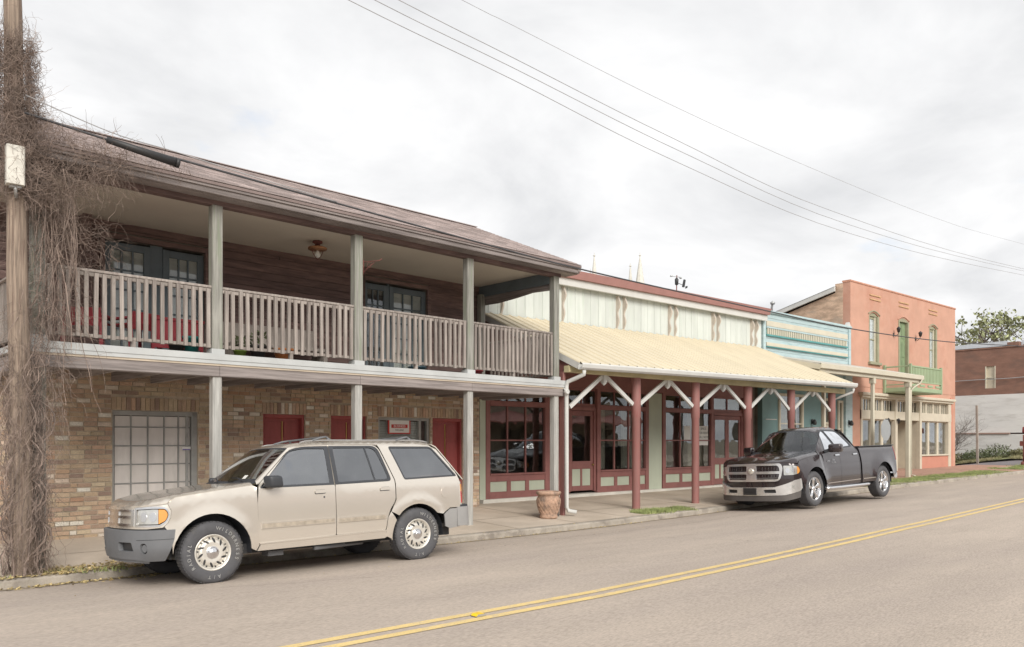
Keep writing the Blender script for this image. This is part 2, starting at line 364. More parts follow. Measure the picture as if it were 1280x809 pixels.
# ------------------------------------------------------------------ ground profile
def lerp_table(t, x):
    if x <= t[0][0]: return t[0][1]
    for (a, b), (c, d) in zip(t, t[1:]):
        if x <= c:
            u = (x - a) / (c - a); return b + (d - b) * u
    return t[-1][1]
GT = [(-60, 0), (6, 0), (9, .003), (12, .013), (15.2, .04), (18, .09), (21, .146), (25.7, .236), (37.7, .39), (60, .75), (140, 1.2)]
def g(X): return lerp_table(GT, X)
def kerbY(X): return lerp_table([(11, 10.99), (17, 11.25)], X)
def roadz(X, Y):
    d = kerbY(X) - Y
    return g(X) + .18 * math.sin(math.pi * max(-.5, min(d, 10.9)) / 10.4)
def wallz(X): return lerp_table([(-10, .245), (12, .25), (18, .27), (24, .30), (31, .45), (40, .55), (60, .95), (90, 1.1)], X)
def kt(X): return g(X) + .11
def walkz(X, Y):
    ky = kerbY(X)
    if Y > 15: return wallz(X) - (.13 * (Y - 15) if X > 40.7 else 0)
    u = max(0, (Y - ky) / (15 - ky)); return kt(X) + (wallz(X) - kt(X)) * u
def sheet(name, xs, ys, zf, m, label=None, parent=None, kind='structure', jit=0):
    b = MB(); nx, ny = len(xs), len(xs and ys if not callable(ys) else ys(xs[0]))
    vs = []
    for x in xs:
        yy = ys(x) if callable(ys) else ys
        for y in yy: vs.append((x, y, zf(x, y) + (rnd.uniform(-jit, jit) if jit else 0)))
    b.add(vs, [(i * ny + j, (i + 1) * ny + j, (i + 1) * ny + j + 1, i * ny + j + 1) for i in range(nx - 1) for j in range(ny - 1)], True)
    o = b.build(name, m, parent, fix=False); tag(o, label, None, None, kind); return o
def frange(a, b, st):
    n = max(1, int(round((b - a) / st))); return [a + (b - a) * i / n for i in range(n + 1)]
sheet('ground', frange(-2500, 2500, 500), frange(-2500, 2500, 500), lambda x, y: -2.2, soil, 'wide dry earth ground reaching the horizon')
sheet('road', frange(-60, 140, 1.0), lambda x: [kerbY(x) - q for q in (0, .25, .6, 1, 1.5, 2, 2.6, 3.2, 4, 4.6, 5.2, 6, 7, 8, 9, 9.8, 10.4)], roadz, asphalt, 'pale worn asphalt road running along the shop fronts')
sheet('sidewalk', frange(-60, 24.6, .5), lambda x: [kerbY(x) + .15] + frange(kerbY(x) + .3, 16.0, .5)[0:] , walkz, concrete, 'tan concrete sidewalk below the galleries and canopy')
sheet('brick_pavement', frange(24.6, 42.2, .8), lambda x: frange(kerbY(x) + .15, 16.0, .7), walkz, pav, 'red brick pavement in front of the coral building')
sheet('side_street', frange(42.2, 48.0, .8), lambda x: frange(kerbY(x) + .15, 60, 1.6), walkz, asphalt2, 'grey side street beyond the coral building')
sheet('verge', [40.3, 41.2, 42.2], frange(16.0, 60, 2), lambda x, y: walkz(x, y) + .01, drygrass, 'strip of dry turf behind the coral corner')
sheet('grass_bank', frange(48, 52, .5), frange(11.4, 60, .9), lambda x, y: walkz(48, y) + .09 + .10 * (x - 48) + .05 * noise.noise(Vector((x, y, 0))), drygrass, 'dry grassy bank at the foot of the white wall')
sheet('earth', [-60, 0, 12, 42.2], [16, 40, 80], lambda x, y: walkz(min(x, 40), 15) - .03, soil, 'bare earth behind the row of buildings')
sheet('far_earth', [52, 80, 140], [11.4, 40, 80], lambda x, y: .9, soil, 'bare earth beyond the side street')
sheet('near_sidewalk', frange(-60, 140, 5), [.59 - 6.5, .59 - 3, .5], lambda x, y: g(x) + .13, concrete, 'concrete sidewalk on the near side of the road')
# kerb with a rounded nose
kb = MB(); ks = []
for x in frange(-60, 140, .8):
    k_ = kerbY(x); j = .006 * noise.noise(Vector((x * 1.7, 0, 0))); z = g(x)
    ks.append([(x, k_ - .01 + j, z - .05), (x, k_ + j, z + .085), (x, k_ + .03 + j, z + .108 + j), (x, k_ + .155, z + .112)])
for a, c in zip(ks, ks[1:]):
    for i in range(3): kb.add([a[i], c[i], c[i + 1], a[i + 1]], [(0, 1, 2, 3)], True)
tag(kb.build('kerb', kerbm, fix=False), 'worn low concrete kerb along the road edge', None, None, 'structure')
sheet('gutter_strip', frange(-60, 24, .4), lambda x: [kerbY(x) - .16 - .07 * noise.noise(Vector((x * 1.3, 4, 0))), kerbY(x) - .03], lambda x, y: roadz(x, y) + .004, gutterdirt, 'dirt and leaf litter gathered in the gutter')
def cl(X): return lerp_table([(-60, 5.72), (2.9, 5.75), (6, 5.78), (9, 5.95), (14.5, 6.33), (22, 6.62), (40, 7.2), (140, 10)], X)
for off in (0.0, -.205):
    o = sheet('centre_line', frange(-60, 120, .5), lambda x: [cl(x) + off - .1, cl(x) + off - .05, cl(x) + off], lambda x, y: roadz(x, y) + .004, yellow,
          'far stripe of the double yellow centre line' if off == 0 else 'near stripe of the double yellow centre line')
# sidewalk joints: recessed dark lines as thin grooves
jb = MB()
for x in frange(-3, 24, 1.55):
    y0 = kerbY(x) + .16
    for a, c in zip(frange(y0, 14.8, .6), frange(y0, 14.8, .6)[1:]):
        jb.add([(x - .008, a, walkz(x, a) + .003), (x + .008, a, walkz(x, a) + .003), (x + .008, c, walkz(x, c) + .003), (x - .008, c, walkz(x, c) + .003)], [(0, 1, 2, 3)])
for a, c in zip(frange(-6, 24, .6), frange(-6, 24, .6)[1:]):
    for yy in (12.55,):
        jb.add([(a, yy - .008, walkz(a, yy) + .003), (c, yy - .008, walkz(c, yy) + .003), (c, yy + .008, walkz(c, yy) + .003), (a, yy + .008, walkz(a, yy) + .003)], [(0, 1, 2, 3)])
tag(jb.build('sidewalk_joints', gutterdirt, fix=False), 'dark joints between the sidewalk slabs', None, None, 'structure')
q = random.Random(19)
def crack(name, label, pts, wd, zf, m=None, seed=1, amp=.03):
    b = MB(); P = []
    for (x0, y0), (x1, y1) in zip(pts, pts[1:]):
        n = max(2, int(math.hypot(x1 - x0, y1 - y0) / .05))
        for i in range(n): u = i / n; x = x0 + (x1 - x0) * u; y = y0 + (y1 - y0) * u; P.append((x + amp * noise.noise(Vector((x * 9, y * 9, seed))), y + amp * noise.noise(Vector((x * 9, y * 9, seed + 50)))))
    for i, ((x0, y0), (x1, y1)) in enumerate(zip(P, P[1:])):
        w0 = wd * (.4 + .9 * abs(noise.noise(Vector((i * .3, seed, 0))))); dx, dy = x1 - x0, y1 - y0; L = math.hypot(dx, dy) or 1; nx, ny = -dy / L * w0, dx / L * w0
        b.add([(x0 - nx, y0 - ny, zf(x0, y0) + .003), (x1 - nx, y1 - ny, zf(x1, y1) + .003), (x1 + nx, y1 + ny, zf(x1, y1) + .003), (x0 + nx, y0 + ny, zf(x0, y0) + .003)], [(0, 1, 2, 3)])
    tag(b.build(name, m or crackm, None, fix=False), label, None, None, 'structure')
crackm = mat('crack_dark', (.17, .145, .125), .95, var=.2)
crack('road_crack', 'thin crack in the road below the front wheel of the tan SUV', [(3.3, 8.9), (4.1, 8.5), (4.7, 8.35), (5.2, 8.0)], .006, roadz)
crack('road_crack', 'wandering crack across the far lane ahead of the pickup', [(9.2, 10.6), (9.8, 9.4), (10.6, 8.4), (11.0, 7.1), (11.9, 6.0)], .006, roadz, seed=3, amp=.12)
crack('road_crack', 'crack running along the far lane between the vehicles', [(7.5, 9.7), (10, 9.9), (13, 9.8), (16, 10.1), (24, 10.3)], .006, roadz, seed=4, amp=.1)
for (x, y, sx, sy) in ((14.9, 11.62, .9, .07), (16.6, 11.58, .55, .05), (17.5, 13.0, .25, .08)):
    crack('sidewalk_stain', 'dark damp stain on the sidewalk near x %d of the canopy posts' % x if False else {14.9: 'long dark stain on the sidewalk beside the grass tuft', 16.6: 'dark stain on the sidewalk before the pickup', 17.5: 'small brown stain on the sidewalk under the canopy'}[x], [(x, y), (x + sx, y + .04)], sy, walkz, gutterdirt, seed=int(x * 7), amp=.06)
# road reflector
t = thing('road_reflector', 'small yellow road reflector between the two centre stripes', 'reflector', (4.42, 5.61, roadz(4.42, 5.61) + .006), 0)
b = MB(); b.prism([(-.055, 0), (.055, 0), (.035, .018), (-.035, .018)], -.05, .05, 'y'); b.build('base', bumpgrey2, t)
b = MB(); b.prism([(-.057, .003), (-.040, .0175), (-.036, .0195), (.036, .0195), (.040, .0175), (.057, .003), (.03, .016), (-.03, .016)], -.04, .04, 'y'); b.build('lens', mat('yellow_lens', (.85, .55, .02), .3), t)

# ================================================================== building 1: brick and wood gallery building
PH = R(3.25)
B1 = thing('gallery_building', 'two storey brick and dark board building with a wooden upper gallery behind the tan SUV', 'building', (11.75, 12.1, 0), PH)
M1 = Matrix.Translation((11.75, 12.1, 0)) @ Matrix.Rotation(PH, 4, 'Z')
GZ = 3.0                                            # gallery floor
S0, S1, TW = -10.9, -.17, 2.4                       # wall ends, wall plane
lowdoors = [('white', -8.12, -6.72), ('red', -5.51, -4.64), ('red', -4.08, -3.24), ('red', -1.54, -.66)]
WIN = (-2.96, -1.60, 1.05, 2.24)
holes = [(a, c, .2, 2.25) for _, a, c in lowdoors] + [WIN]
b = MB(); wall_with_holes(b, S0, S1, -.2, 2.93, TW + .012, TW + .30, holes)
gw = b.build('ground_floor_wall', mortar, B1)
# bricks: courses proud of the mortar, soldier courses above the openings
items = []; CH = .0745; BL = .205
sold = [(a - .02, c + .02, 2.25, 2.25 + .215) for a, c in [(d[1], d[2]) for d in lowdoors] + [WIN[:2]]]
blocked = holes + sold
r2 = random.Random(3)
nrow = int((2.9 - .19) / CH)
for i in range(nrow):
    z0 = .19 + i * CH; zc_ = z0 + CH / 2; x = S0 + (BL / 2 if i % 2 else 0) + r2.uniform(-.01, .01)
    while x < S1 - .03:
        ln = BL if r2.random() > .08 else BL * .5
        a, c = x + .007, min(x + ln - .007, S1 - .004)
        segs = [(a, c)]
        for h in blocked:
            if h[2] < zc_ < h[3]:
                ns = []
                for p, q in segs:
                    if q <= h[0] or p >= h[1]: ns.append((p, q))
                    else:
                        if p < h[0] - .02: ns.append((p, h[0] - .006))
                        if q > h[1] + .02: ns.append((h[1] + .006, q))
                segs = ns
        for p, q in segs:
            if q - p > .03:
                pr = r2.uniform(-.006, .006)
                items.append(((p + q) / 2, TW + .035 - pr, zc_ + r2.uniform(-.002, .002), q - p, .07, CH - .014 - r2.uniform(0, .004)))
        x += ln
for a, c, z0, z1 in sold:
    n = int((c - a) / .0745); st_ = (c - a) / n
    for j in range(n): items.append((a + (j + .5) * st_, TW + .033 - r2.uniform(-.005, .006), (z0 + z1) / 2 + r2.uniform(-.006, .006), st_ - .011, .07, z1 - z0 - .01))
# end (return) face of the wall beside the shop window
for i in range(nrow):
    z0 = .19 + i * CH
    for j in range(2):
        t0 = TW + .075 + j * .11 + (.05 if i % 2 else 0); items.append((S1 - .02, t0 + .05, z0 + CH / 2, .05, .098, CH - .012))
pieces('brick', gw, items, brick, 300, M1)
# threshold / foundation strip
b = MB(); b.box(S0, S1 + .01, TW - .02, TW + .3, -.2, .195); b.build('foundation', kerbm, B1)
for kind_, a, c in lowdoors:
    if kind_ == 'white':
        fr = MB(); T0 = TW + .06
        for x0, x1, z0, z1 in ((a, a + .045, .2, 2.25), (c - .10, c, .2, 2.25), (a, c, 2.17, 2.25), (c - .19, c - .145, .2, 2.17)): fr.bbox(x0, x1, T0 - .02 if x1 == c else T0, T0 + .1, z0, z1, .008)
        d = fr.build('door_frame', greyw, B1); tag(d, 'weathered grey frame of the blocked doorway')
        xs = [a + .045, a + .31, a + .58, a + .85, a + 1.09, c - .10]; zs = [.2, .42, .73, 1.04, 1.355, 1.665, 1.975, 2.17]
        pi = []
        b = MB(); b.box(a + .05, c - .11, T0 + .055, T0 + .08, .2, 2.16); b.build('door_back', panelm, d)
        for x0, x1 in zip(xs, xs[1:]):
            for z0, z1 in zip(zs, zs[1:]): pi.append(((x0 + x1) / 2, T0 + .045, (z0 + z1) / 2, x1 - x0 - .03, .03, z1 - z0 - .022))
        pieces('panel', d, pi, panelm, 300, M1, cham=.02)
        b = MB()
        for x in xs[1:-1]: b.box(x - .009, x + .009, T0 + .02, T0 + .04, .2, 2.17)
        for z in zs[1:-1]: b.box(a + .045, c - .1, T0 + .018, T0 + .036, z - .007, z + .007)
        b.build('security_grid', greyw, d)
        b = MB(); b.box(c - .26, c - .115, T0 - .012, T0 + .012, 1.585, 1.645); o = b.build('label_plate', paper, d)
        b = MB(); b.box(c - .255, c - .12, T0 - .016, T0 - .0125, 1.588, 1.606); b.build('label_plate', purple, d)
    else:
        d = MB()
        for x0, x1, z0, z1 in ((a, a + .05, .2, 2.25), (c - .05, c, .2, 2.25), (a + .05, c - .05, 2.18, 2.25)): d.bbox(x0, x1, TW + .05, TW + .16, z0, z1, .008)
        fr = d.build('door_frame', maroon, B1)
        b = MB(); b.box(a + .05, c - .05, TW + .15, TW + .19, .2, 2.18); dl = b.build('door_leaf', maroon, fr)
        xm = a + .05 + (c - a - .1) * .52; pi = []
        for x0, x1 in ((a + .09, xm - .035), (xm + .035, c - .09)):
            for z0, z1 in ((.32, 1.0), (1.08, 1.72), (1.80, 2.10)): pi.append(((x0 + x1) / 2, TW + .147, (z0 + z1) / 2, x1 - x0, .03, z1 - z0))
        for p in pi:
            o = link('door_panel', unit(maroon, .03), fr); o.location = p[:3]; o.scale = p[3:]
        b = MB(); b.box(xm - .008, xm + .008, TW + .135, TW + .15, .9, 2.12); b.build('gilt_strip', brass, fr)
# ground floor window with security grille and blinds
a, c, z0, z1 = WIN
b = MB()
for q in ((a, a + .06, z0, z1), (c - .28, c - .22, z0, z1), (c - .06, c, z0, z1), (a + .06, c - .06, z1 - .06, z1), (a + .06, c - .06, z0, z0 + .06)): b.bbox(q[0], q[1], TW + .05, TW + .14, q[2], q[3], .006)
wf = b.build('window_frame', greyw, B1); tag(wf, 'small shop window with white blinds behind grey bars')
b = MB(); b.box(a + .06, c - .28, TW + .105, TW + .110, z0 + .06, z1 - .06); b.box(c - .22, c - .06, TW + .105, TW + .11, z0 + .06, z1 - .06); b.build('pane', glass_clear, wf)
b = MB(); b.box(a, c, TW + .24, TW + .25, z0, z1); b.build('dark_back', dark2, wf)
bl = []
z = z0 + .08
while z < z1 - .08: bl.append(((a + c - .22) / 2, TW + .13, z, c - a - .34, .012, .030)); z += .036
pieces('blind_slat', wf, bl, whitep, 300, M1)
b = MB()
for x in frange(a + .06, c - .28, .2)[1:-1]: b.box(x - .006, x + .006, TW + .09, TW + .1, z0, z1)
for z in frange(z0, z1, .2)[1:-1]: b.box(a + .06, c - .28, TW + .085, TW + .095, z - .005, z + .005)
b.build('grille', greyw, wf)
sg = thing('window_sign', 'small white sign with red border and red lettering in the brick building window', 'sign')
sg.matrix_world = M1 @ Matrix.Translation((-2.39, TW + .06, 2.05))
b = MB(); b.box(-.29, .29, 0, .012, -.155, .155); b.build('border', signred, sg)
b = MB(); b.box(-.255, .255, -.004, 0, -.13, .13); b.build('board', paper, sg)
b = MB(); b.box(-.21, .21, -.008, -.0042, -.03, .045); b.build('red_band', signred, sg)
text_mesh('BUSINESS', .075, paper, 'lettering', sg, (0, -.0095, .007), (R(90), 0, 0), .001, sx=.98)
text_mesh('FOR LEASE', .045, inkm, 'lettering', sg, (0, -.0055, -.075), (R(90), 0, 0), .001)

# upper wall: horizontal boards around the french doors
UZ0, UZ1 = GZ, 5.34
fd = [(-8.24, -7.50), (-7.30, -6.60), (-3.30, -2.68), (-2.64, -1.69)]
uh = [(-8.24, -6.60, UZ0, 5.04), (-3.30, -1.69, UZ0, 5.04)]
b = MB(); wall_with_holes(b, S0, S1, UZ0, UZ1, TW + .03, TW + .2, uh); uw = b.build('upper_wall', dark2, B1)
it = []; z = UZ0 + .02; i = 0
while z < 5.30:
    h = .142; zc_ = z + h / 2
    for x0, x1 in [(S0, -8.30), (-6.54, -3.36), (-1.63, S1)] if zc_ < 5.08 else [(S0, -5.2), (-5.18, S1)]:
        it.append(((x0 + x1) / 2, TW + .015 + r2.uniform(-.004, .004), zc_, x1 - x0 - .004, .03, h - .008))
    z += h
pieces('board', uw, it, siding, 300, M1, rot=None)
b = MB()
for a, c in ((-8.32, -8.24), (-6.6, -6.52), (-3.38, -3.30), (-1.69, -1.61)): b.bbox(a, c, TW - .03, TW + .05, UZ0, 5.12, .006)
for a, c in ((-8.24, -6.6), (-3.3, -1.69)): b.bbox(a, c, TW - .028, TW + .048, 5.04, 5.12, .006)
b.bbox(-8.62, -8.50, TW - .25, TW, UZ0, 5.34, .01); b.bbox(-.35, -.2, TW - .02, TW + .05, UZ0, 5.34, .01)
b.box(S0, S1, TW - .025, TW, 5.2, 5.33)
b.build('door_trim', siding, B1)
def french_door(a, c, pale_back):
    T0 = TW + .06; b = MB(); st_ = .11
    for q in ((a, a + st_, 3.05, 5.0), (c - st_, c, 3.05, 5.0), (a + st_, c - st_, 4.88, 5.0), (a + st_, c - st_, 3.05, 3.28)): b.bbox(q[0], q[1], T0, T0 + .045, q[2], q[3], .006)
    n = 3; gx = frange(a + st_, c - st_, (c - a - 2 * st_) / n); gz = frange(3.28, 4.88, .32)
    for x in gx[1:-1]: b.box(x - .012, x + .012, T0 + .005, T0 + .04, 3.28, 4.88)
    for z in gz[1:-1]: b.box(a + st_, c - st_, T0 + .006, T0 + .039, z - .012, z + .012)
    d = b.build('french_door', bluedoor, B1); ps = []
    for x0, x1 in zip(gx, gx[1:]):
        for z0, z1 in zip(gz, gz[1:]): ps.append(((x0 + x1) / 2, T0 + .025, (z0 + z1) / 2, x1 - x0 - .024, .006, z1 - z0 - .024))
    pieces('pane', d, ps, glass_clear if pale_back else glass_dim, 300, M1)
    b = MB(); b.box(a + .02, c - .02, T0 + .05, T0 + .055, 3.05, 5.0); b.build('blind', mat('pale_blind', (.62, .61, .57), .9, var=.1) if pale_back else dark2, d)
    return d
for (a, c), l in zip(fd, (1, 1, 0, 1)): french_door(a, c, l)
for a, c in ((-7.5, -7.3), (-2.68, -2.64)): b = MB(); b.box(a, c, TW + .08, TW + .14, 3.0, 5.04); b.build('door_mullion', bluedoor, B1)

# gallery floor, edge beam, white metal flashing
GS, GE = -9.86, .08
b = MB(); b.box(GS + .06, GE - .06, .06, TW - .03, 2.86, 2.98); b.build('gallery_floor', wood_h, B1)
it = []
for k_ in range(17): it.append(((GS + GE) / 2, .14 + k_ * .136, 2.99, GE - GS - .1, .128, .022))
pieces('floor_board', B1, it, mat('floor_board_wood', (.36, .33, .29), .85, var=.2, st=(.6, 8, 1), island=.15), 300, M1)
b = MB()
xs = [GS, -7.4, -4.98, -2.5, GE]
for a, c in zip(xs, xs[1:]): b.bbox(a + .003, c - .003, -.02, .13, 2.69, 2.905, .01)
b.bbox(GS, GS + .14, .13, TW, 2.69, 2.905, .01); b.bbox(GE - .14, GE, .13, TW + .05, 2.69, 2.905, .01)
b.build('floor_beam', wood_h, B1)
b = MB()
b.box(GS - .03, GE + .03, -.055, .06, 2.93, 3.02); b.box(GS - .03, GE + .02, -.045, -.022, 2.875, 2.93)
b.box(GS - .03, GS + .06, .06, TW + 0, 2.93, 3.02); b.box(GE - .05, GE + .03, .06, TW + .1, 2.93, 3.02)
b.build('flashing', flash, B1)
b = MB(); b.box(GS - .015, GE + .01, -.032, -.021, 2.845, 2.876); b.build('drip_strip', mat('tan_trim', (.5, .42, .33), .8), B1)
for x in frange(GS + .2, GE - .2, .61):
    pass
it = [(x, TW / 2 + .05, 2.78, .045, TW - .25, .15) for x in frange(GS + .5, GE - .3, .61)]
pieces('joist', B1, it, wood_h, 300, M1)
# posts
PC = [-9.74, -7.42, -4.99, -2.51, -.12]
for k_, x in enumerate(PC):
    h = .078
    b = MB(); b.bbox(x - h, x + h, .0, .155, 3.03, 5.2, .012); o = b.build('upper_post', wood_v, B1)
    b = MB(); b.box(x - h - .02, x + h + .02, -.012, .17, 3.018, 3.095); b.build('post_shoe', flash, o)
    h = .07 if k_ else .085
    b = MB(); b.bbox(x - h, x + h, .01, .15, walkz(11.75 + x, 12) - .05, 2.69, .012); b.build('lower_post', wood_post_low if k_ else wood_v, B1)
b = MB(); b.bbox(-.30, -.16, TW - .2, TW - .06, 3.03, 5.1, .01); b.build('back_post', wood_v, B1)
# rotted black foot of the last post
b = MB(); b.bbox(PC[-1] - .085, PC[-1] + .08, -.005, .165, .15, .42, .02); b.build('rotted_foot', mat('rotted_wood', (.09, .08, .075), .9, var=.4, vs=12, bump=1, bs=30), B1)
# railing: one railing per bay with its balusters as sub-parts
for a, c in zip(PC, PC[1:]):
    x0, x1 = a + .078, c - .078
    b = MB(); b.bbox(x0, x1, .04, .13, 3.985, 4.022, .006); b.bbox(x0, x1, .055, .115, 3.93, 3.985, .004); b.bbox(x0, x1, .055, .115, 3.12, 3.165, .005)
    b.box((x0 + x1) / 2 - .03, (x0 + x1) / 2 + .03, .06, .11, 3.02, 3.12)
    rl = b.build('railing', wood_b, B1)
    n = 20; it = []
    for k_ in range(n):
        xx = x0 + (k_ + .5) * (x1 - x0) / n + r2.uniform(-.007, .007)
        it.append((xx, .035 + r2.uniform(-.004, .004), 3.545 + r2.uniform(-.012, .012), .05, .04, .86))
    me = unit(wood_b, 0)
    for i in it:
        o = link('baluster', me, rl); o.location = i[:3]; o.scale = i[3:]; o.rotation_euler = (0, r2.uniform(-.012, .012), r2.uniform(-.12, .12))
# side railing at the left end
b = MB(); b.bbox(GS + .04, GS + .13, .16, TW, 3.985, 4.022, .006); b.bbox(GS + .055, GS + .115, .16, TW, 3.12, 3.165, .005); rl = b.build('railing', wood_b, B1)
for k_ in range(17):
    o = link('baluster', unit(wood_b, 0), rl); o.location = (GS + .085, .25 + k_ * .125, 3.545); o.scale = (.04, .042, .86)
b = MB(); b.bbox(GE - .17, GE - .08, .16, TW - .2, 3.985, 4.022, .006); b.bbox(GE - .155, GE - .095, .16, TW - .2, 3.12, 3.165, .005); rl = b.build('railing', wood_b, B1)
for k_ in range(16):
    o = link('baluster', unit(wood_b, 0), rl); o.location = (GE - .125, .25 + k_ * .125, 3.545); o.scale = (.04, .042, .86)
# eave beam, ceiling, end beam and hanging curved board
b = MB(); b.bbox(GS - .1, .0, 0, .15, 5.2, 5.33, .008)
b.build('gallery_beam', siding, B1)
b = MB(); b.bbox(-.20, -.06, .15, TW, 5.06, 5.30, .01); b.build('end_beam', bluedoor, B1)
b = MB(); b.prism([(.16, 4.93), (.7, 4.95), (1.2, 4.90), (1.8, 4.86), (2.3, 4.87), (2.3, 5.08), (.16, 5.08)], -.155, -.12, 'x'); b.build('valance_board', wood_h, B1)
b = MB(); b.box(GS - .2, .12, .14, TW, 5.30, 5.32); b.build('ceiling', ceilm, B1)
# ceiling board seams as separate boards are too fine; the fascia and the roof
b = MB(); b.bbox(GS - .35, .30, -.26, -.20, 5.28, 5.44, .006); b.box(GS - .35, .30, -.20, .15, 5.27, 5.30); b.build('fascia', wood_h, B1)
b = MB(); b.bbox(GS - .35, .31, -.285, -.262, 5.36, 5.455, .004); b.build('fascia_trim', wood_h, B1)
EZ, RT, RZ = 5.44, 3.1, 6.90
b = MB(); th = .05
b.prism([(-.30, EZ), (RT, RZ), (6.5, EZ), (6.5, EZ - .06), (RT, RZ - .08), (-.30, EZ - .04)], GS - .45, .32, 'x'); rf = b.build('roof', mat('roof_deck', (.23, .18, .17), .95, bump=.4), B1)
b = MB()
for x in (S0 + .02, S1 - .2):
    b.prism([(TW + .1, 5.3), (6.1, 5.3), (6.1, 5.46), (RT, RZ - .09), (.2, 5.46), (.2, 5.32)], x, x + .12, 'x')
b.build('gable', siding, B1)
b = MB(); b.bbox(.25, .30, -.28, -.22, EZ - .12, EZ, .004)
v = [(-.29, EZ - .13), (-.29, EZ - .002), (RT, RZ - .01), (RT, RZ - .16)]
b.prism(v, .27, .315, 'x'); b.build('rake_board', wood_h, B1)
sl_ = math.atan2(RZ - EZ, RT + .3); L_ = math.hypot(RZ - EZ, RT + .3)
it = []; row = .14; nr = int(L_ / row)
for i in range(nr):
    dd = (i + .5) * row; tt = -.30 + dd * math.cos(sl_); zz = EZ + dd * math.sin(sl_) + .012
    x = GS - .45 + (i * .13) % .3
    while x < .31:
        wd = .30; x1 = min(x + wd, .32); it.append(((x + x1) / 2, tt, zz + r2.uniform(-.001, .003), x1 - x - .006, row + .012, .010)); x += wd
pieces('shingle', rf, it, shingle, 300, M1, rot=Matrix.Rotation(sl_ - .05, 3, 'X').to_euler())
b = MB(); b.beam((GS - .45, RT, RZ + .012), (.32, RT, RZ + .012), .16, .014); b.build('ridge_cap', shingle, B1)
b = MB()
b.box(S0, S0 + .15, TW + .3, 6.1, -.2, 5.4); b.box(S1 - .15, S1, TW + .3, 6.1, -.2, 5.4); b.box(S0, S1, 6.1, 6.25, -.2, 5.4); b.build('rear_walls', siding, B1)
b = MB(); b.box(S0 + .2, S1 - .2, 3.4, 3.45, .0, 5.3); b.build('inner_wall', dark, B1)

def at1(S, t, z): return M1 @ Vector((S, t, z))
# ceiling lamp
t = thing('ceiling_lamp', 'copper ceiling lamp with clear bulb under the gallery roof', 'lamp', at1(-5.08, 1.2, 5.30), PH)
b = MB(); b.lathe([(0, 0), (.085, 0), (.09, -.03), (.05, -.05), (.04, -.10), (.0, -.10)], 16); b.build('canopy', rust, t)
b = MB(); b.lathe([(.02, -.09), (.11, -.10), (.165, -.115), (.17, -.135), (.16, -.155), (.05, -.17), (.0, -.17)], 20); b.build('shade', mat('copper', (.42, .22, .12), .4, .7), t)
b = MB(); b.lathe([(.0, -.16), (.03, -.18), (.03, -.20), (.052, -.24), (.045, -.28), (.0, -.30)], 14); b.build('bulb', lampw, t)
b = MB(); b.tube([(.11, 0, -.15), (.1, 0, -.2), (.06, 0, -.27), (0, 0, -.33)], .006, 5); b.tube([(-.11, 0, -.15), (-.1, 0, -.2), (-.06, 0, -.27), (0, 0, -.33)], .006, 5); b.build('guard', rust, t)
# plant bracket on the third post
t = thing('plant_bracket', 'scrolled iron plant bracket on the middle gallery post', 'bracket', at1(-4.91, .0, 4.7), PH)
b = MB(); b.tube([(0, 0, -.16), (.0, -.01, .1)], .008, 5); b.tube([(0, 0, .06), (.28, -.06, .12), (.33, -.07, .16)], .007, 5); b.tube([(0, 0, -.12), (.08, -.02, -.02), (.2, -.04, .08)], .006, 5)
b.tube([(.1 + .04 * math.cos(q / 3), -.03, .02 + .04 * math.sin(q / 3)) for q in range(18)], .005, 4); b.build('scroll', rust, t)
# things standing on the gallery
def gal_chair(S, tt, rz, m, label, cat='chair', grp=None):
    t = thing('garden_chair', label, cat, at1(S, tt, GZ + .002), rz, grp)
    b = MB()
    for k_ in range(4): b.bbox(-.24, .24, -.22 + k_ * .115, -.12 + k_ * .115, .40, .425, .005)
    b.build('seat', m, t)
    b = MB()
    for k_ in range(5): b.beam((-.2 + k_ * .1, .23, .34), (-.2 + k_ * .1, .30, .58), .085, .02, (0, 1, 0))
    b.bbox(-.25, .25, .24, .27, .42, .46, .004); b.build('backrest', m, t)
    for sx in (-1, 1):
        b = MB(); b.beam((sx * .24, -.2, 0), (sx * .24, -.2, .48), .05, .05); b.build('leg', m, t)
        b = MB(); b.beam((sx * .24, .26, 0), (sx * .24, .22, .48), .05, .05); b.build('leg', m, t)
        b = MB(); b.box(sx * .24 - .05, sx * .24 + .05, -.26, .28, .48, .505); b.build('armrest', m, t)
    return t
gal_chair(-8.95, .8, PH + R(150), redpl, 'red slatted chair behind the vines at the left end of the gallery')
gal_chair(-8.35, .75, PH + R(200), redpl, 'red slatted chair second from the left on the gallery')
t = thing('folding_table', 'red square table behind the first gallery railing', 'table', at1(-7.1 - .9, .6, GZ), PH)
t.location = at1(-7.95 + .1, .75, GZ + .002)
b = MB(); b.bbox(-.05 - .3, .42, -.3, .3, .50, .55, .01); b.build('tabletop', redpl, t)
b = MB(); b.box(-.33, .40, -.285, -.265, .10, .50); b.build('skirt', redpl, t)
for sx in (-.32, .39):
    for sy in (-.26, .26): b = MB(); b.box(sx - .02, sx + .02, sy - .02, sy + .02, 0, .5); b.build('leg', redpl, t)
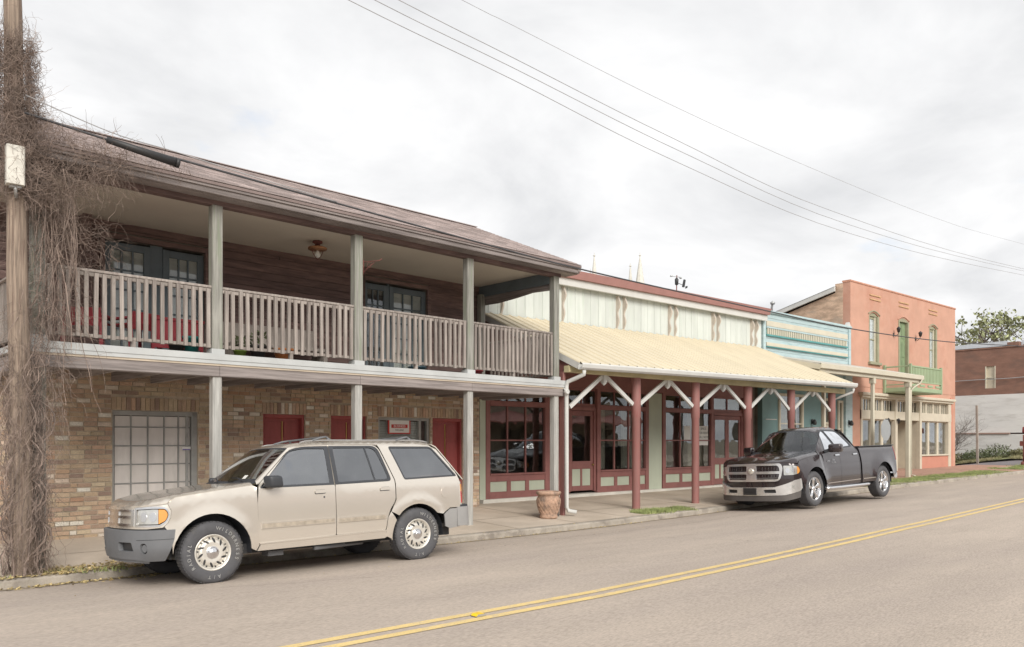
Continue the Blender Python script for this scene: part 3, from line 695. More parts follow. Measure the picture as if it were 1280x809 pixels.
def pot(S, tt, r_, h, m, label, plant=None):
    t = thing('plant_pot', label, 'plant pot', at1(S, tt, GZ + .002), PH)
    b = MB(); b.lathe([(0, 0), (r_ * .68, 0), (r_ * .95, h * .85), (r_ * 1.05, h * .86), (r_ * 1.05, h), (r_ * .92, h), (r_ * .9, h * .9), (0, h * .88)], 18); b.build('pot', m, t)
    if plant:
        b = MB(); q = random.Random(int(abs(S) * 100))
        for k_ in range(60):
            a = q.uniform(0, 6.28); l = q.uniform(.05, .2); c_ = Vector((math.cos(a) * l * .7, math.sin(a) * l * .7, h + q.uniform(0, .22))); d_ = Vector((q.uniform(-1, 1), q.uniform(-1, 1), q.uniform(-.3, 1))).normalized() * .05
            e_ = d_.cross(Vector((q.random(), .3, .2))).normalized() * .02
            b.add([c_ - d_, c_ + e_, c_ + d_, c_ - e_], [(0, 1, 2, 3)])
        b.build('leaves', plant, t, fix=False)
pot(-7.62, .5, .14, .3, tealpl, 'teal planter just left of the second gallery post')
pot(-7.85, .45, .12, .2, blackm, 'low black planter beside the teal one')
pot(-6.85, .5, .1, .16, mat('green_glaze', (.2, .3, .05), .5), 'small green pot at the foot of the second bay railing', bushm)
pot(-6.55, .5, .13, .26, blackm, 'black pot in the second gallery bay', bushm)
pot(-6.1, .5, .17, .24, mat('orange_clay', (.55, .2, .07), .8), 'orange clay pot in the second gallery bay')
pot(-3.4, .5, .17, .12, mat('blue_glaze', (.06, .13, .18), .4), 'low blue glazed dish in the third gallery bay')
pot(-2.0, .5, .18, .14, redpl, 'low red tub in the last gallery bay')
# white cushions on a bench in the first bays
t = thing('bench', 'pale bench with cushions against the gallery wall', 'bench', at1(-5.6, 1.7, GZ + .002), PH)
b = MB(); b.bbox(-.9, .9, -.25, .25, .36, .42, .01); b.build('seat', wood_b, t)
b = MB(); b.bbox(-.9, .9, .22, .27, .42, .8, .01); b.build('backrest', wood_b, t)
for sx in (-.85, .85): b = MB(); b.box(sx - .04, sx + .04, -.22, .22, 0, .36); b.build('leg', wood_b, t)

# ================================================================== utility pole, its box and vines
PX, PY = 1.80, 11.3
t = thing('utility_pole', 'weathered wooden utility pole wrapped in dry vines at the left edge', 'pole', (PX, PY, 0))
b = MB(); n = 14; pr = []
pts = [(-.045 + (.0) * 0, 0, -.3)] 
zz_ = frange(-.3, 9.6, .3)
b.tube([(.02 - .017 * z + .006 * math.sin(z * 3), 0, z) for z in zz_], [.130 - .0045 * max(0, z) for z in zz_], 18); b.build('shaft', barkm, t)
t = thing('meter_box', 'white metal box fixed to the vine covered pole', 'box', (PX - .10, PY - .14, 4.80))
b = MB(); b.bbox(-.10, .09, -.15, .0, 0, .46, .015); b.build('case', mat('box_white', (.66, .64, .58), .5, var=.06, vs=4, c2=(.35, .3, .25), c2s=6, c2p=(.6, .75)), t)
b = MB(); b.tube([(.0, -.08, 0), (.0, -.08, -.06), (.02, .0, -.12)], .02, 6); b.bbox(-.06, .06, -.1, -.02, -.03, 0, .005); b.build('conduit', galv, t)
# vines
vb = MB(); q = random.Random(11)
def strand(p, d, L, r_, wander=.35, grav=.0, stl=.09, attract=None, fold=None):
    pts = [Vector(p)]; d = Vector(d).normalized(); n = max(3, int(L / stl))
    for i in range(n):
        d = d + Vector((q.gauss(0, 1), q.gauss(0, 1), q.gauss(0, 1))) * wander * .6 + Vector((0, 0, -grav))
        if attract:
            a = Vector((attract[0] - pts[-1].x, attract[1] - pts[-1].y, 0)); rr_ = a.length
            if rr_ > attract[2]: d += a.normalized() * .6
            elif rr_ < attract[3]: d -= a.normalized() * 1.2
        d.normalize(); pts.append(pts[-1] + d * stl)
    vb.tube(pts, [r_ * (1 - .6 * i / n) for i in range(n + 1)], 3, False)
def pole_c(z): return PX + .02 - .017 * z
for k_ in range(620):                                    # twining round the pole, low and middle
    z = q.uniform(.0, 2.7); a = q.uniform(0, 6.28); rr_ = q.uniform(.14, .20) + (.07 * q.random() if z < 1.8 else 0)
    strand((pole_c(z) + .03 + rr_ * math.cos(a), PY + rr_ * math.sin(a) - .02, z), (math.cos(a + 1.6) * .4, math.sin(a + 1.6) * .4, q.choice((-1, 1, 1)) * 1.5), q.uniform(.4, 1.3), q.uniform(.0015, .0045), .30, 0, .07, (pole_c(z) + .03, PY, .26 if z < 1.6 else .19, .15))
for k_ in range(12):                                     # thick old stems
    a = q.uniform(0, 6.28)
    strand((PX + .2 * math.cos(a), PY + .2 * math.sin(a), 0), (0, 0, 1), q.uniform(1.5, 4.4), q.uniform(.008, .016), .12, 0, .12, (PX, PY, .21, .15))
for k_ in range(1700):                                   # dense collar on the upper pole
    z = q.uniform(4.75, 6.70); a = q.uniform(0, 6.28); sp = .07 + max(0, 6.1 - z) * .13; rr_ = q.uniform(.12, .15) + sp * q.random() ** 2
    strand((pole_c(z) + rr_ * math.cos(a) + sp * .2, PY + rr_ * math.sin(a) * .8, z), (math.cos(a) * .3 + .15, math.sin(a) * .3, q.uniform(-1, .8)), q.uniform(.2, .6), q.uniform(.0015, .0038), .55, 0, .055, (pole_c(z), PY, .17 + sp * 1.1, .12))
for k_ in range(900):                                    # the face turned to the street is matted over
    z = q.uniform(4.78, 6.62); a = q.uniform(-3.3, .2); rr_ = q.uniform(.148, .175)
    strand((pole_c(z) + rr_ * math.cos(a), PY + rr_ * math.sin(a), z), (-math.sin(a) * q.choice((-1, 1)), math.cos(a) * .5, q.uniform(-1.3, 1.3)), q.uniform(.15, .5), q.uniform(.0015, .004), .4, 0, .045, (pole_c(z), PY, .17, .15))
for k_ in range(50):                                     # whiskers standing off it
    z = q.uniform(5.2, 6.6); a = q.uniform(0, 6.28); strand((pole_c(z) + .15 * math.cos(a), PY + .15 * math.sin(a), z), (math.cos(a), math.sin(a), q.uniform(-.3, .8)), q.uniform(.2, .45), q.uniform(.0012, .0024), .55, 0, .05)
def mass(n, x0, x1, zt, zb, y0, y1, L0, L1, grav, dens=1.5, wander=.4, dirx=.5, r0=.0014, r1=.0036):
    for k_ in range(n):
        u = q.random() ** dens; x = x0 + (x1 - x0) * u; z = q.uniform(zb(u), zt(u)); strand((x, q.uniform(y0, y1), z), (q.uniform(-.5, dirx), q.uniform(-.4, .4), q.uniform(-1, .5)), q.uniform(L0, L1), q.uniform(r0, r1), wander, grav, .055)
mass(2300, 1.78, 2.95, lambda u: 6.0 - .50 * u - .55 * u * (1 - u), lambda u: 4.55 + .72 * u, 11.1, 11.6, .2, .6, .03, 1.9, .55, .7, .0012, .003)   # the web leaning on the service cable
mass(120, 2.5, 3.7, lambda u: 5.66 - .1 * u, lambda u: 5.40 - .05 * u, 10.95, 11.2, .12, .4, .0, 1.2, .6)
for k_ in range(26):                                     # long ropes hanging from the web past the first post
    x = q.uniform(1.98, 2.35); strand((x, q.uniform(11.35, 11.6), q.uniform(4.8, 5.4)), (.15, 0, -1), q.uniform(1.2, 3.2), q.uniform(.005, .010), .13, .14, .09)
mass(560, 1.95, 2.45, lambda u: 5.2, lambda u: 3.3, 11.35, 11.7, .35, 1.1, .13, 1.5, .42, .35)                       # curtain falling past the first post
mass(230, 2.1, 2.95, lambda u: 4.95 - .3 * u, lambda u: 4.0, 11.45, 11.9, .25, .7, .05, 1.3, .6, .6, .0014, .003)
mass(420, 1.98, 2.30, lambda u: 3.6, lambda u: 2.1, 11.35, 11.65, .3, .9, .12, 1.3, .4, .25)
mass(300, 1.92, 2.18, lambda u: 2.3, lambda u: .4, 11.3, 11.6, .3, .9, .1, 1.3, .35, .1)
mass(140, 1.62, 2.15, lambda u: 1.0, lambda u: .15, 11.1, 11.5, .2, .6, .05, 1.0, .45, .1)
o = vb.build('dry_vine', vinem, None, fix=False)
tag(o, 'tangle of bare grey brown vines climbing the pole and hanging over the gallery corner', 'vine', None, 'stuff')

# overhead cables
def cable(name, pts, r_, m, label, grp=None, res=6):
    P = [Vector(p) for p in pts]; out_ = []
    for i in range(len(P) - 1):
        p0 = P[max(i - 1, 0)]; p1 = P[i]; p2 = P[i + 1]; p3 = P[min(i + 2, len(P) - 1)]
        for k_ in range(res):
            t = k_ / res; out_.append(.5 * ((2 * p1) + (p2 - p0) * t + (2 * p0 - 5 * p1 + 4 * p2 - p3) * t * t + (3 * p1 - p0 - 3 * p2 + p3) * t ** 3))
    out_.append(P[-1]); b = MB(); b.tube(out_, r_, 6); return tag(b.build(name, m, None, fix=False), label, 'cable', grp)
cable('service_cable', [(PX, 11.1, 5.70), (2.74, 11, 5.56), (3.53, 11, 5.52), (5.9, 11, 5.385), (8.35, 11, 5.25), (10.92, 11, 5.13), (14.08, 11, 5.06), (17.74, 11, 5.01), (22.22, 11, 4.96), (28.83, 11, 5.13), (36.84, 11, 5.58), (60, 11, 6.9)], .016, wirem, 'thick black service cable strung low along the shop fronts')
b = MB(); b.tube([(2.68, 10.99, 5.56), (3.1, 10.99, 5.51), (3.54, 10.99, 5.462)], [.04, .05, .06], 12); b.tube([(3.52, 10.99, 5.464), (3.565, 10.99, 5.459)], .064, 12); tag(b.build('cable_sleeve', blackm), 'black cable splice sleeve beside the vines above the roof edge', 'cable sleeve')
cable('guard_cable', [(PX, 11.06, 5.9), (2.74, 10.98, 5.66), (3.53, 10.98, 5.60), (4.6, 10.98, 5.5), (5.9, 10.98, 5.40)], .007, wirelt, 'thin wire just above the thick service cable near the pole')
W = [([(1, 9, 7.75), (4.99, 9, 7.33), (7.73, 9, 7.13), (11.6, 9, 6.80), (18.06, 9, 6.60), (29.75, 9, 7.22), (60, 9, 9.5)], 'lowest of the four thin wires crossing the sky'),
     ([(1, 9, 7.9), (5.34, 9, 7.47), (7.73, 9, 7.31), (11.99, 9, 7.0), (18.06, 9, 6.80), (29.75, 9, 7.36), (60, 9, 9.6)], 'second lowest of the four thin wires crossing the sky'),
     ([(1, 9, 8.0), (5.73, 9, 7.6), (7.73, 9, 7.46), (11.52, 9, 7.2), (17.31, 9, 6.97), (29.75, 9, 7.43), (60, 9, 9.7)], 'second highest of the four thin wires crossing the sky'),
     ([(1, 9, 8.3), (6.73, 9, 7.98), (7.73, 9, 7.94), (11.29, 9, 7.79), (15.92, 9, 7.74), (23.05, 9, 7.85), (30.5, 9, 8.3), (60, 9, 10.4)], 'highest and faintest of the four thin wires crossing the sky')]
for k_, (p, l) in enumerate(W): cable('overhead_wire', p, .0055 if k_ < 3 else .0035, wirelt, l)

# ================================================================== building 2: the red and pale green shop with the cream metal canopy
B2 = thing('canopy_shop', 'low shop with red storefront, pale green boarding above and a cream metal canopy', 'building', (11.9, 15, 0))
I4 = Matrix.Identity(4)
def L2(b, name, m, par=B2): o = b.build(name, m, par); o.matrix_parent_inverse = Matrix.Translation((-11.9, -15, 0)); return o
def Lp(name, items, m, par, cham=0, **kw):
    e0 = len(col.objects); pieces(name, par, items, m, 300, None, cham, **kw)
X0, X1 = 11.86, 24.12; SB = .335
# base step and shop front boards
b = MB()
xs = frange(X0, 24.2, .6)
for a, c in zip(xs, xs[1:]): b.box(a, c, 14.86, 15.4, wallz(a) - .12, SB + (.0 if a < 20 else (a - 20) * .008))
L2(b, 'step', mat('white_step', (.62, .60, .55), .8, var=.08, vs=3))
def storefront(a, c, cols_, base=SB, panels=3, midz=1.76, gz0=.95, gz1=2.60, tz0=2.73, tz1=3.10, Y=15.0, stile=.14, plabel=None):
    """one glazed shop window: frame, panes, low panels and transom lights"""
    b = MB(); y0, y1 = Y, Y + .10
    b.bbox(a, a + stile, y0 - .02, y1, base, 3.16, .01); b.bbox(c - stile, c, y0 - .02, y1, base, 3.16, .01)
    b.box(a + stile, c - stile, y0 + .002, y1, base, .50); b.box(a + stile, c - stile, y0 + .002, y1, .75, gz0)
    b.bbox(a + stile, c - stile, y0 - .03, y1, gz0 - .05, gz0, .006); b.bbox(a + stile, c - stile, y0 - .02, y1, gz1, tz0, .008)
    b.box(a + stile, c - stile, y0 + .004, y1, tz1, 3.16)
    n = panels; pw = (c - a - 2 * stile) / n
    for k_ in range(n + 1):
        xm = a + stile + k_ * pw
        if 0 < k_ < n: b.box(xm - .06, xm + .06, y0 + .003, y1 - .01, .50, .75)
    f_ = L2(b, 'shop_window', storered)
    for k_ in range(n):
        xa = a + stile + k_ * pw + (.06 if k_ else 0); xb = a + stile + (k_ + 1) * pw - (.06 if k_ < n - 1 else 0)
        b = MB(); b.box(xa, xb, y0 + .028, y0 + .05, .50, .75); L2x(b, 'low_panel', sage, f_)
    xs_ = [a + stile] + cols_ + [c - stile]
    b = MB()
    for x in cols_: b.bbox(x - .018, x + .018, y0 + .02, y1 - .01, gz0, gz1, .005)
    b.bbox(a + stile, c - stile, y0 + .022, y1 - .012, midz - .018, midz + .018, .005)
    L2x(b, 'glazing_bar', storered, f_)
    for xa, xb in zip(xs_, xs_[1:]):
        for za, zb in ((gz0, midz), (midz, gz1), (tz0, tz1)):
            b = MB(); b.box(xa + .016, xb - .016, y0 + .05, y0 + .056, za + .01, zb - .01); L2x(b, 'pane', glass_store, f_)
    for x in cols_: b = MB(); b.bbox(x - .016, x + .016, y0 + .02, y1 - .01, tz0, tz1, .005); L2x(b, 'transom_bar', storered, f_)
    return f_
def L2x(b, name, m, par): o = b.build(name, m, par); return o
def shop_door(a, c, base, label, double=False, Y=15.05):
    b = MB(); y0, y1 = Y, Y + .08
    b.bbox(a, a + .07, y0 - .03, y1, base, 2.66, .006); b.bbox(c - .07, c, y0 - .03, y1, base, 2.66, .006); b.bbox(a + .07, c - .07, y0 - .03, y1, 2.56, 2.66, .006)
    f_ = L2(b, 'door_frame', storered); f_['label'] = label
    leaves = [(a + .07, c - .07)] if not double else [(a + .07, (a + c) / 2), ((a + c) / 2, c - .07)]
    for xa, xb in leaves:
        b = MB(); s_ = .10
        for q in ((xa + .004, xa + s_, base + .02, 2.55), (xb - s_, xb - .004, base + .02, 2.55), (xa + s_, xb - s_, 2.42, 2.55), (xa + s_, xb - s_, .99, 1.20), (xa + s_, xb - s_, base + .02, .54), ((xa + xb) / 2 - .035, (xa + xb) / 2 + .035, .54, .99)):
            b.bbox(q[0], q[1], y0 + .01, y0 + .05, q[2], q[3], .006)
        d = L2(b, 'door', storered)
        b = MB(); b.box(xa + s_, xb - s_, y0 + .028, y0 + .034, 1.20, 2.42); L2x(b, 'pane', glass_store, d)
        for pa, pb in ((xa + s_, (xa + xb) / 2 - .035), ((xa + xb) / 2 + .035, xb - s_)):
            b = MB(); b.box(pa, pb, y0 + .03, y0 + .04, .54, .99); L2x(b, 'low_panel', sage, d)
        b = MB(); b.lathe([(0, 0), (.02, -.01), (.028, -.04), (.02, -.06), (0, -.065)], 10, ((xb - .05) if not double or xa > a + .1 else xb - .05, y0 + .01, 1.1), 'y'); L2x(b, 'knob', brass, d)
    return f_
storefront(12.04, 14.14, [12.76, 13.36])
b = MB(); b.bbox(14.14, 14.88, 15.0, 15.12, SB, 3.16, .01)
for q in ((14.30, 14.72, .55, .85), (14.30, 14.72, 1.1, 2.3)): b.box(q[0], q[1], 14.99, 15.0, q[2], q[3])
L2(b, 'pier', storered)
shop_door(14.88, 15.92, SB + .05, 'single red shop door with a tall glass and two pale lower panels')
storefront(15.94, 18.12, [16.68, 17.28, 17.80])
b = MB(); b.bbox(18.12, 18.74, 15.01, 15.1, SB, 3.14, .01); L2(b, 'sage_panel', sage)
storefront(18.76, 21.3, [19.64, 20.36])
shop_door(21.3, 22.96, SB + .0, 'double red shop doors with glass and pale lower panels', True)
b = MB(); b.bbox(22.96, 23.5, 14.98, 15.1, SB, 3.16, .01); L2(b, 'pier', storered)
for a, c in ((14.88, 15.92), (21.3, 22.96)):
    b = MB(); b.box(a, c, 15.05, 15.12, 2.66, 2.75); b.box(a, c, 15.05, 15.12, 3.10, 3.16); m_ = (a + c) / 2; b.box(m_ - .02, m_ + .02, 15.055, 15.11, 2.75, 3.1); L2(b, 'transom_frame', storered)
for a, c in ((14.9, 15.36), (15.40, 15.9), (21.32, 22.11), (22.15, 22.94)): b = MB(); b.box(a, c, 15.08, 15.086, 2.75, 3.10); L2(b, 'pane', glass_store)
b = MB(); b.box(X0, 12.04, 15.0, 15.25, SB, 3.16); L2(b, 'sage_panel', sage)
b = MB(); b.box(X0, 23.5, 14.985, 15.12, 3.162, 4.0); L2(b, 'header', storered)
b = MB(); b.box(X0, 24.1, 15.06, 15.3, 4.0, 6.0); L2(b, 'upper_back', celadon)
# board and batten wall above the canopy
it = []; x = X0
while x < 24.05: it.append((x + .15, 15.045, 5.3, .293, .03, 1.2)); x += .298
def rel(it): return [(i[0] - 11.9, i[1] - 15) + tuple(i[2:]) for i in it]
M2 = Matrix.Translation((11.9, 15, 0))
pieces('board', B2, rel(it), celadon, 300, M2)
it = []; x = X0 + .0
while x < 24.05: it.append((x, 15.026, 5.3, .03, .016, 1.2)); x += .298
pieces('batten', B2, rel(it), celadon, 300, M2)
# cornice fascia: white board, red gutter board
xs = frange(X0 - .3, 24.15, 3.1)
b = MB(); b.bbox(X0 - .3, 24.15, 14.84, 14.90, 5.80, 6.0, .01); b.box(X0 - .3, 24.15, 14.90, 15.3, 5.9, 5.98); L2(b, 'cornice_board', whitep)
b = MB(); b.prism([(14.76, 6.0), (14.88, 6.0), (14.94, 6.20), (14.70, 6.20)], X0 - .3, 24.17, 'x'); L2(b, 'red_gutter', mat('gutter_red', (.34, .175, .16), .6, var=.06))
b = MB(); b.box(X0 - .3, 24.1, 14.95, 22, 6.12, 6.18); L2(b, 'flat_roof', metalroof)
b = MB(); b.box(X0 - .05, 24.1, 15.3, 15.4, 0, 0.3); b.box(X0, 24.1, 21.9, 22, 0, 6.1); b.box(X0 - .04, X0 + .1, 15.3, 22, 0, 6.1); b.box(24.0, 24.1, 15.3, 22, 0, 6.1); L2(b, 'outer_walls', dark2)
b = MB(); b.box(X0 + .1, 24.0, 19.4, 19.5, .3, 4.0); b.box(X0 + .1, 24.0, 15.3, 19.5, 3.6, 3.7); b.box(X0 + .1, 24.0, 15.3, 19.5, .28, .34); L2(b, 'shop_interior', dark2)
# curtains and oddments inside
for a, c in ((16.1, 16.6), (17.3, 17.9), (20.4, 21.0), (19.0, 19.35)):
    b = MB(); n = 14
    v = [(a + (c - a) * i / n, 15.34 + .03 * math.sin(i * 2.2), z) for z in (.96, 2.7) for i in range(n + 1)]
    b.add(v, [(i, i + 1, n + 2 + i, n + 1 + i) for i in range(n)], True); L2(b, 'curtain', curtain)
t = thing('side_table', 'small wooden table inside the right hand shop window', 'table', (19.25, 15.8, .34))
b = MB(); b.bbox(-.3, .3, -.2, .2, .78, .82, .006); b.build('tabletop', mat('table_wood', (.35, .22, .12), .6), t)
for sx in (-.26, .26):
    for sy in (-.17, .17): b = MB(); b.box(sx - .02, sx + .02, sy - .02, sy + .02, 0, .78); b.build('leg', MATS['table_wood'], t)
t = thing('paper_notice', 'white printed notice taped in the shop window behind the third canopy post', 'notice', (20.83, 15.045, 1.97))
b = MB(); b.box(-.24, .24, 0, .003, -.20, .24); b.build('sheet', paper, t)
b = MB(); b.box(-.24, .24, 0, .003, -.36, -.22); b.build('lower_sheet', paper, t)
for k_, s in enumerate(('SPACE', 'FOR RENT', 'CALL NOW')): text_mesh(s, .105, inkm, 'lettering', t, (0, -.002, .15 - k_ * .13), (R(90), 0, 0), .0005)
t = thing('paper_notice', 'white notice taped on the glazing bar left of the third canopy post', 'notice', (20.0, 15.04, 2.0))
b = MB(); b.box(-.16, .16, 0, .003, -.22, .2); b.build('sheet', paper, t)
# scroll brackets in pairs under the cornice
def scroll_prof(z0, z1, flip=1):
    o_ = [(0, z1)]; n = 22
    for i in range(n + 1):
        u = i / n; z = z1 + (z0 - z1) * u
        y = -.13 + .075 * u + .045 * math.cos(u * 12.5) * (1 - .4 * u); o_.append((y, z))
    o_.append((0, z0)); return o_
for px_ in (12.55, 14.64, 16.76, 17.04, 19.06, 19.34, 21.25, 21.52, 23.42, 23.68):
    b = MB(); b.prism([(15.03 + y, z) for y, z in scroll_prof(4.86, 5.80)], px_ - .022, px_ + .022, 'x'); o = L2(b, 'scroll_bracket', brackt)
# canopy
CX0, CX1, CYf, CYb = 11.86, 23.85, 11.72, 15.0
def cz(Y, X): u = (Y - CYf) / (CYb - CYf); return 3.40 + (X - 11.9) * .011 + u * (1.44 - (X - 11.9) * .005)
for k_, (a, c) in enumerate(zip(frange(CX0, CX1, .60), frange(CX0, CX1, .60)[1:])):
    b = MB(); prof = []
    for j in range(2):
        x = a + j * (c - a) / 2; w2 = (c - a) / 2
        prof += [(x, 0), (x + .02, .028), (x + .05, .028), (x + .07, 0)]
    prof.append((c, 0)); vs = []
    for Y_ in (CYf - .06, CYb):
        for x, h in prof: vs.append((x, Y_, cz(Y_, x) + h))
    for Y_ in (CYf - .06, CYb):
        for x, h in prof: vs.append((x, Y_, cz(Y_, x) + h - .006))
    n = len(prof)
    fs = [(i, i + 1, n + i + 1, n + i) for i in range(n - 1)] + [(2 * n + i, 3 * n + i, 3 * n + i + 1, 2 * n + i + 1) for i in range(n - 1)] + [(i, 2 * n + i, 2 * n + i + 1, i + 1) for i in range(n - 1)]
    b.add(vs, fs); o = L2(b, 'roof_panel', creammetal)
b = MB()
for a, c in zip(frange(CX0 + .1, CX1 - .1, 1.2), frange(CX0 + .1, CX1 - .1, 1.2)[1:]):
    b.add([(a, CYf + .02, cz(CYf, a) - .05), (c, CYf + .02, cz(CYf, c) - .05), (c, CYb, cz(CYb, c) - .05), (a, CYb, cz(CYb, a) - .05)], [(0, 1, 2, 3)])
L2(b, 'canopy_soffit', soffit)
for x in frange(CX0 + .1, CX1 - .1, .6):
    b = MB(); b.beam((x, CYf + .08, cz(CYf + .08, x) - .09), (x, CYb - .02, cz(CYb, x) - .09), .05, .09); L2(b, 'rafter', soffit)
for x in (CX0 + .0, CX1 - .04):
    b = MB(); b.beam((x + .02, CYf - .02, cz(CYf, x) - .085), (x + .02, CYb - .02, cz(CYb, x) - .085), .04, .13); L2(b, 'rake_board', whitep)
# left gable triangle of the canopy
b = MB(); b.prism([(CYf + .3, 3.22), (14.98, 3.22), (14.98, cz(14.98, CX0) - .14), (CYf + .3, cz(CYf + .3, CX0) - .14)], CX0 + .05, CX0 + .08, 'x'); L2(b, 'gable_board', storered)
# gutter with a rolled lip, downspouts
b = MB(); n = 12; G = [(CYf - .14, .0), (CYf - .155, -.03), (CYf - .14, -.10), (CYf - .10, -.135), (CYf - .02, -.135), (CYf - .02, -.02), (CYf - .03, -.02), (CYf - .03, -.12), (CYf - .10, -.12), (CYf - .125, -.09), (CYf - .14, -.03)]
vs = []
for x in (CX0, CX1):
    for y, z in G: vs.append((x, y, cz(CYf, x) - .03 + z))
m_ = len(G); b.add(vs, [(i, (i + 1) % m_, m_ + (i + 1) % m_, m_ + i) for i in range(m_)] + [tuple(range(m_)), tuple(range(2 * m_ - 1, m_ - 1, -1))]); L2(b, 'gutter', whitep)
b = MB(); b.bbox(CX0, CX1, CYf + .25, CYf + .40, 3.20, 3.34, .01)
for a, c in ((CX0, 17.5), (17.5, CX1)): pass
L2(b, 'canopy_beam', soffit)
b = MB(); r_ = .045; gx, gy = 11.98, CYf - .08; b.tube([(gx, gy, 3.22), (gx, gy, 3.14), (gx - .05, gy + .20, 3.06), (gx - .12, gy + .36, 3.0), (gx - .13, gy + .39, 2.9), (gx - .13, gy + .39, .34), (gx - .10, gy + .36, .27), (gx + .02, gy + .24, .24)], .045, 10); L2(b, 'downspout', whitep)
b = MB(); b.tube([(23.72, CYf - .08, 3.34), (23.72, CYf - .06, 3.24), (23.5, CYf + .2, 3.1), (23.5, 12.2, 3.0), (23.5, 12.2, .3)], .04, 8); L2(b, 'downspout', whitep)
PP = [11.93, 14.17, 16.42, 18.72, 20.92, 23.26]
for k_, x in enumerate(PP):
    b = MB(); zb = walkz(x, 12.1)
    if k_ == 0: b.bbox(x - .07, x + .0, 12.14, 12.26, zb - .05, 3.22, .008)
    else: b.lathe([(.094, zb - .05), (.094, 2.25 + .011 * (x - 11.9)), (.108, 2.27 + .011 * (x - 11.9)), (.108, 2.62 + .011 * (x - 11.9)), (.108, 3.33)], 20, (x, 12.1, 0))
    L2(b, 'canopy_post', postred)
for k_, (a, c) in enumerate(zip(PP, PP[1:])):
    xm = (a + c) / 2 + .03; zt = 3.20 + .008 * (xm - 11.9); zb_ = zt - .62
    for x_, s in ((a + .13 if k_ else a + .08, 1), (c - .12, -1)):
        b = MB(); b.beam((x_, 12.1, zb_ + (0 if k_ or s < 0 else -.12)), (xm - s * .06, 12.1, zt - .03), .05, .085); L2(b, 'brace', whitep)
    b = MB(); b.bbox(xm - .055, xm + .055, 12.04, 12.16, zt - .17, zt + .04, .01); b.lathe([(.05, zt - .17), (.06, zt - .19), (.0, zt - .24)], 8, (xm, 12.1, 0)); L2(b, 'king_post', whitep)

# security light on the corner of the gallery beam
t = thing('flood_light', 'small white floodlight on the corner of the gallery beam', 'light', (11.80, 12.05, 2.80))
b = MB(); b.lathe([(0, .05), (.03, .045), (.05, 0), (.055, -.05), (.04, -.055), (0, -.03)], 12, (0, -.06, -.02), 'y'); b.build('head', whitep, t)
b = MB(); b.tube([(0, .04, .06), (0, -.02, .03), (0, -.05, 0)], .015, 6); b.build('arm', whitep, t)
# terracotta urn by the last gallery post
t = thing('urn', 'weathered terracotta urn with basket pattern beside the rotted gallery post', 'urn', (11.28, 11.98, walkz(11.28, 12)))
b = MB(); b.lathe([(0, 0), (.17, 0), (.185, .02), (.185, .05), (.175, .07), (.20, .16), (.235, .28), (.245, .36), (.235, .42), (.215, .46), (.225, .48), (.255, .50), (.26, .53), (.25, .555), (.205, .555), (.19, .50), (0, .46)], 32); b.build('body', terra, t)
b = MB()
for s in (1, -1):
    for k_ in range(18):
        p = []
        for i in range(7):
            u = i / 6; z = .10 + .32 * u; r_ = lerp_table([(.07, .175), (.16, .2), (.28, .235), (.36, .245), (.42, .235)], z) + .004; a = 2 * math.pi * k_ / 18 + s * u * .9; p.append((r_ * math.cos(a), r_ * math.sin(a), z))
        b.tube(p, .007, 4, False)
tag(b.build('basket_relief', terra, t), kind='stuff')
b = MB(); b.lathe([(0, 0), (.2, 0)], 16, (0, 0, .50)); b.build('earth_fill', soil, t)

# ================================================================== building 3: faded blue boards
B3 = thing('blue_shop', 'small shop with faded blue board front, cream bands and a wooden awning', 'building', (24.2, 15, 0))
M3 = Matrix.Translation((24.2, 15, 0))
def L3(b, name, m, par=None): o = b.build(name, m, par or B3); o.matrix_parent_inverse = Matrix.Translation((-24.2, -15, 0)) if par is None else Matrix(); return o
b = MB(); wall_with_holes(b, 24.12, 30.28, .2, 4.0, 15.02, 15.2, [(25.1, 26.75, .5, 3.4), (28.1, 28.66, .4, 3.3), (29.33, 29.62, .5, 3.3)]); L3(b, 'front_wall', tealp)
b = MB(); b.box(24.12, 30.28, 15.05, 15.2, 4.0, 6.15); L3(b, 'parapet_back', bluew)
b = MB(); b.box(24.12, 30.28, 15.2, 24, 5.5, 5.6); b.box(24.12, 24.2, 15.2, 24, .0, 5.5); b.box(30.2, 30.28, 15.2, 24, 0, 5.5); b.box(24.12, 30.28, 17.5, 17.6, 0, 4); L3(b, 'outer_walls', dark2)
it = []; z = 4.0
while z < 6.12: it.append((27.2 - 24.2, .03 + r2.uniform(-.003, .003), z + .07, 6.12, .03, .132)); z += .14
pieces('board', B3, it, bluew, 300, M3)
b = MB(); b.bbox(24.1, 30.30, 14.93, 15.06, 6.13, 6.2, .01); L3(b, 'coping', bluew)
for x0, x1 in ((24.12, 24.26), (30.12, 30.28)): b = MB(); b.bbox(x0, x1, 14.96, 15.03, 4.45, 6.13, .01); L3(b, 'corner_board', bluew)
b = MB(); b.prism([(30.02, 6.2), (30.24, 6.2), (30.13, 6.36)], 14.95, 15.1, 'y'); L3(b, 'finial', whitep)
for z0, z1 in ((5.67, 5.86), (4.99, 5.12)): b = MB(); b.bbox(24.3, 30.0, 14.955, 15.01, z0, z1, .01); L3(b, 'cream_band', creamp)
for z0, z1 in ((5.60, 5.66), (5.335, 5.39), (4.955, 4.985)): b = MB(); b.bbox(24.28, 30.0, 14.93, 15.01, z0, z1, .008); L3(b, 'teal_moulding', tealtrim if z0 < 5.5 else bluew)
b = MB(); b.box(24.3, 29.95, 14.985, 15.005, 5.39, 5.60); L3(b, 'dentil_back', tealtrim)
it = []; x = 24.36
while x < 29.9: it.append((x - 24.2, -.035, 5.495, .062, .05, .20)); x += .125
pieces('dentil', B3, it, creamp, 300, M3)
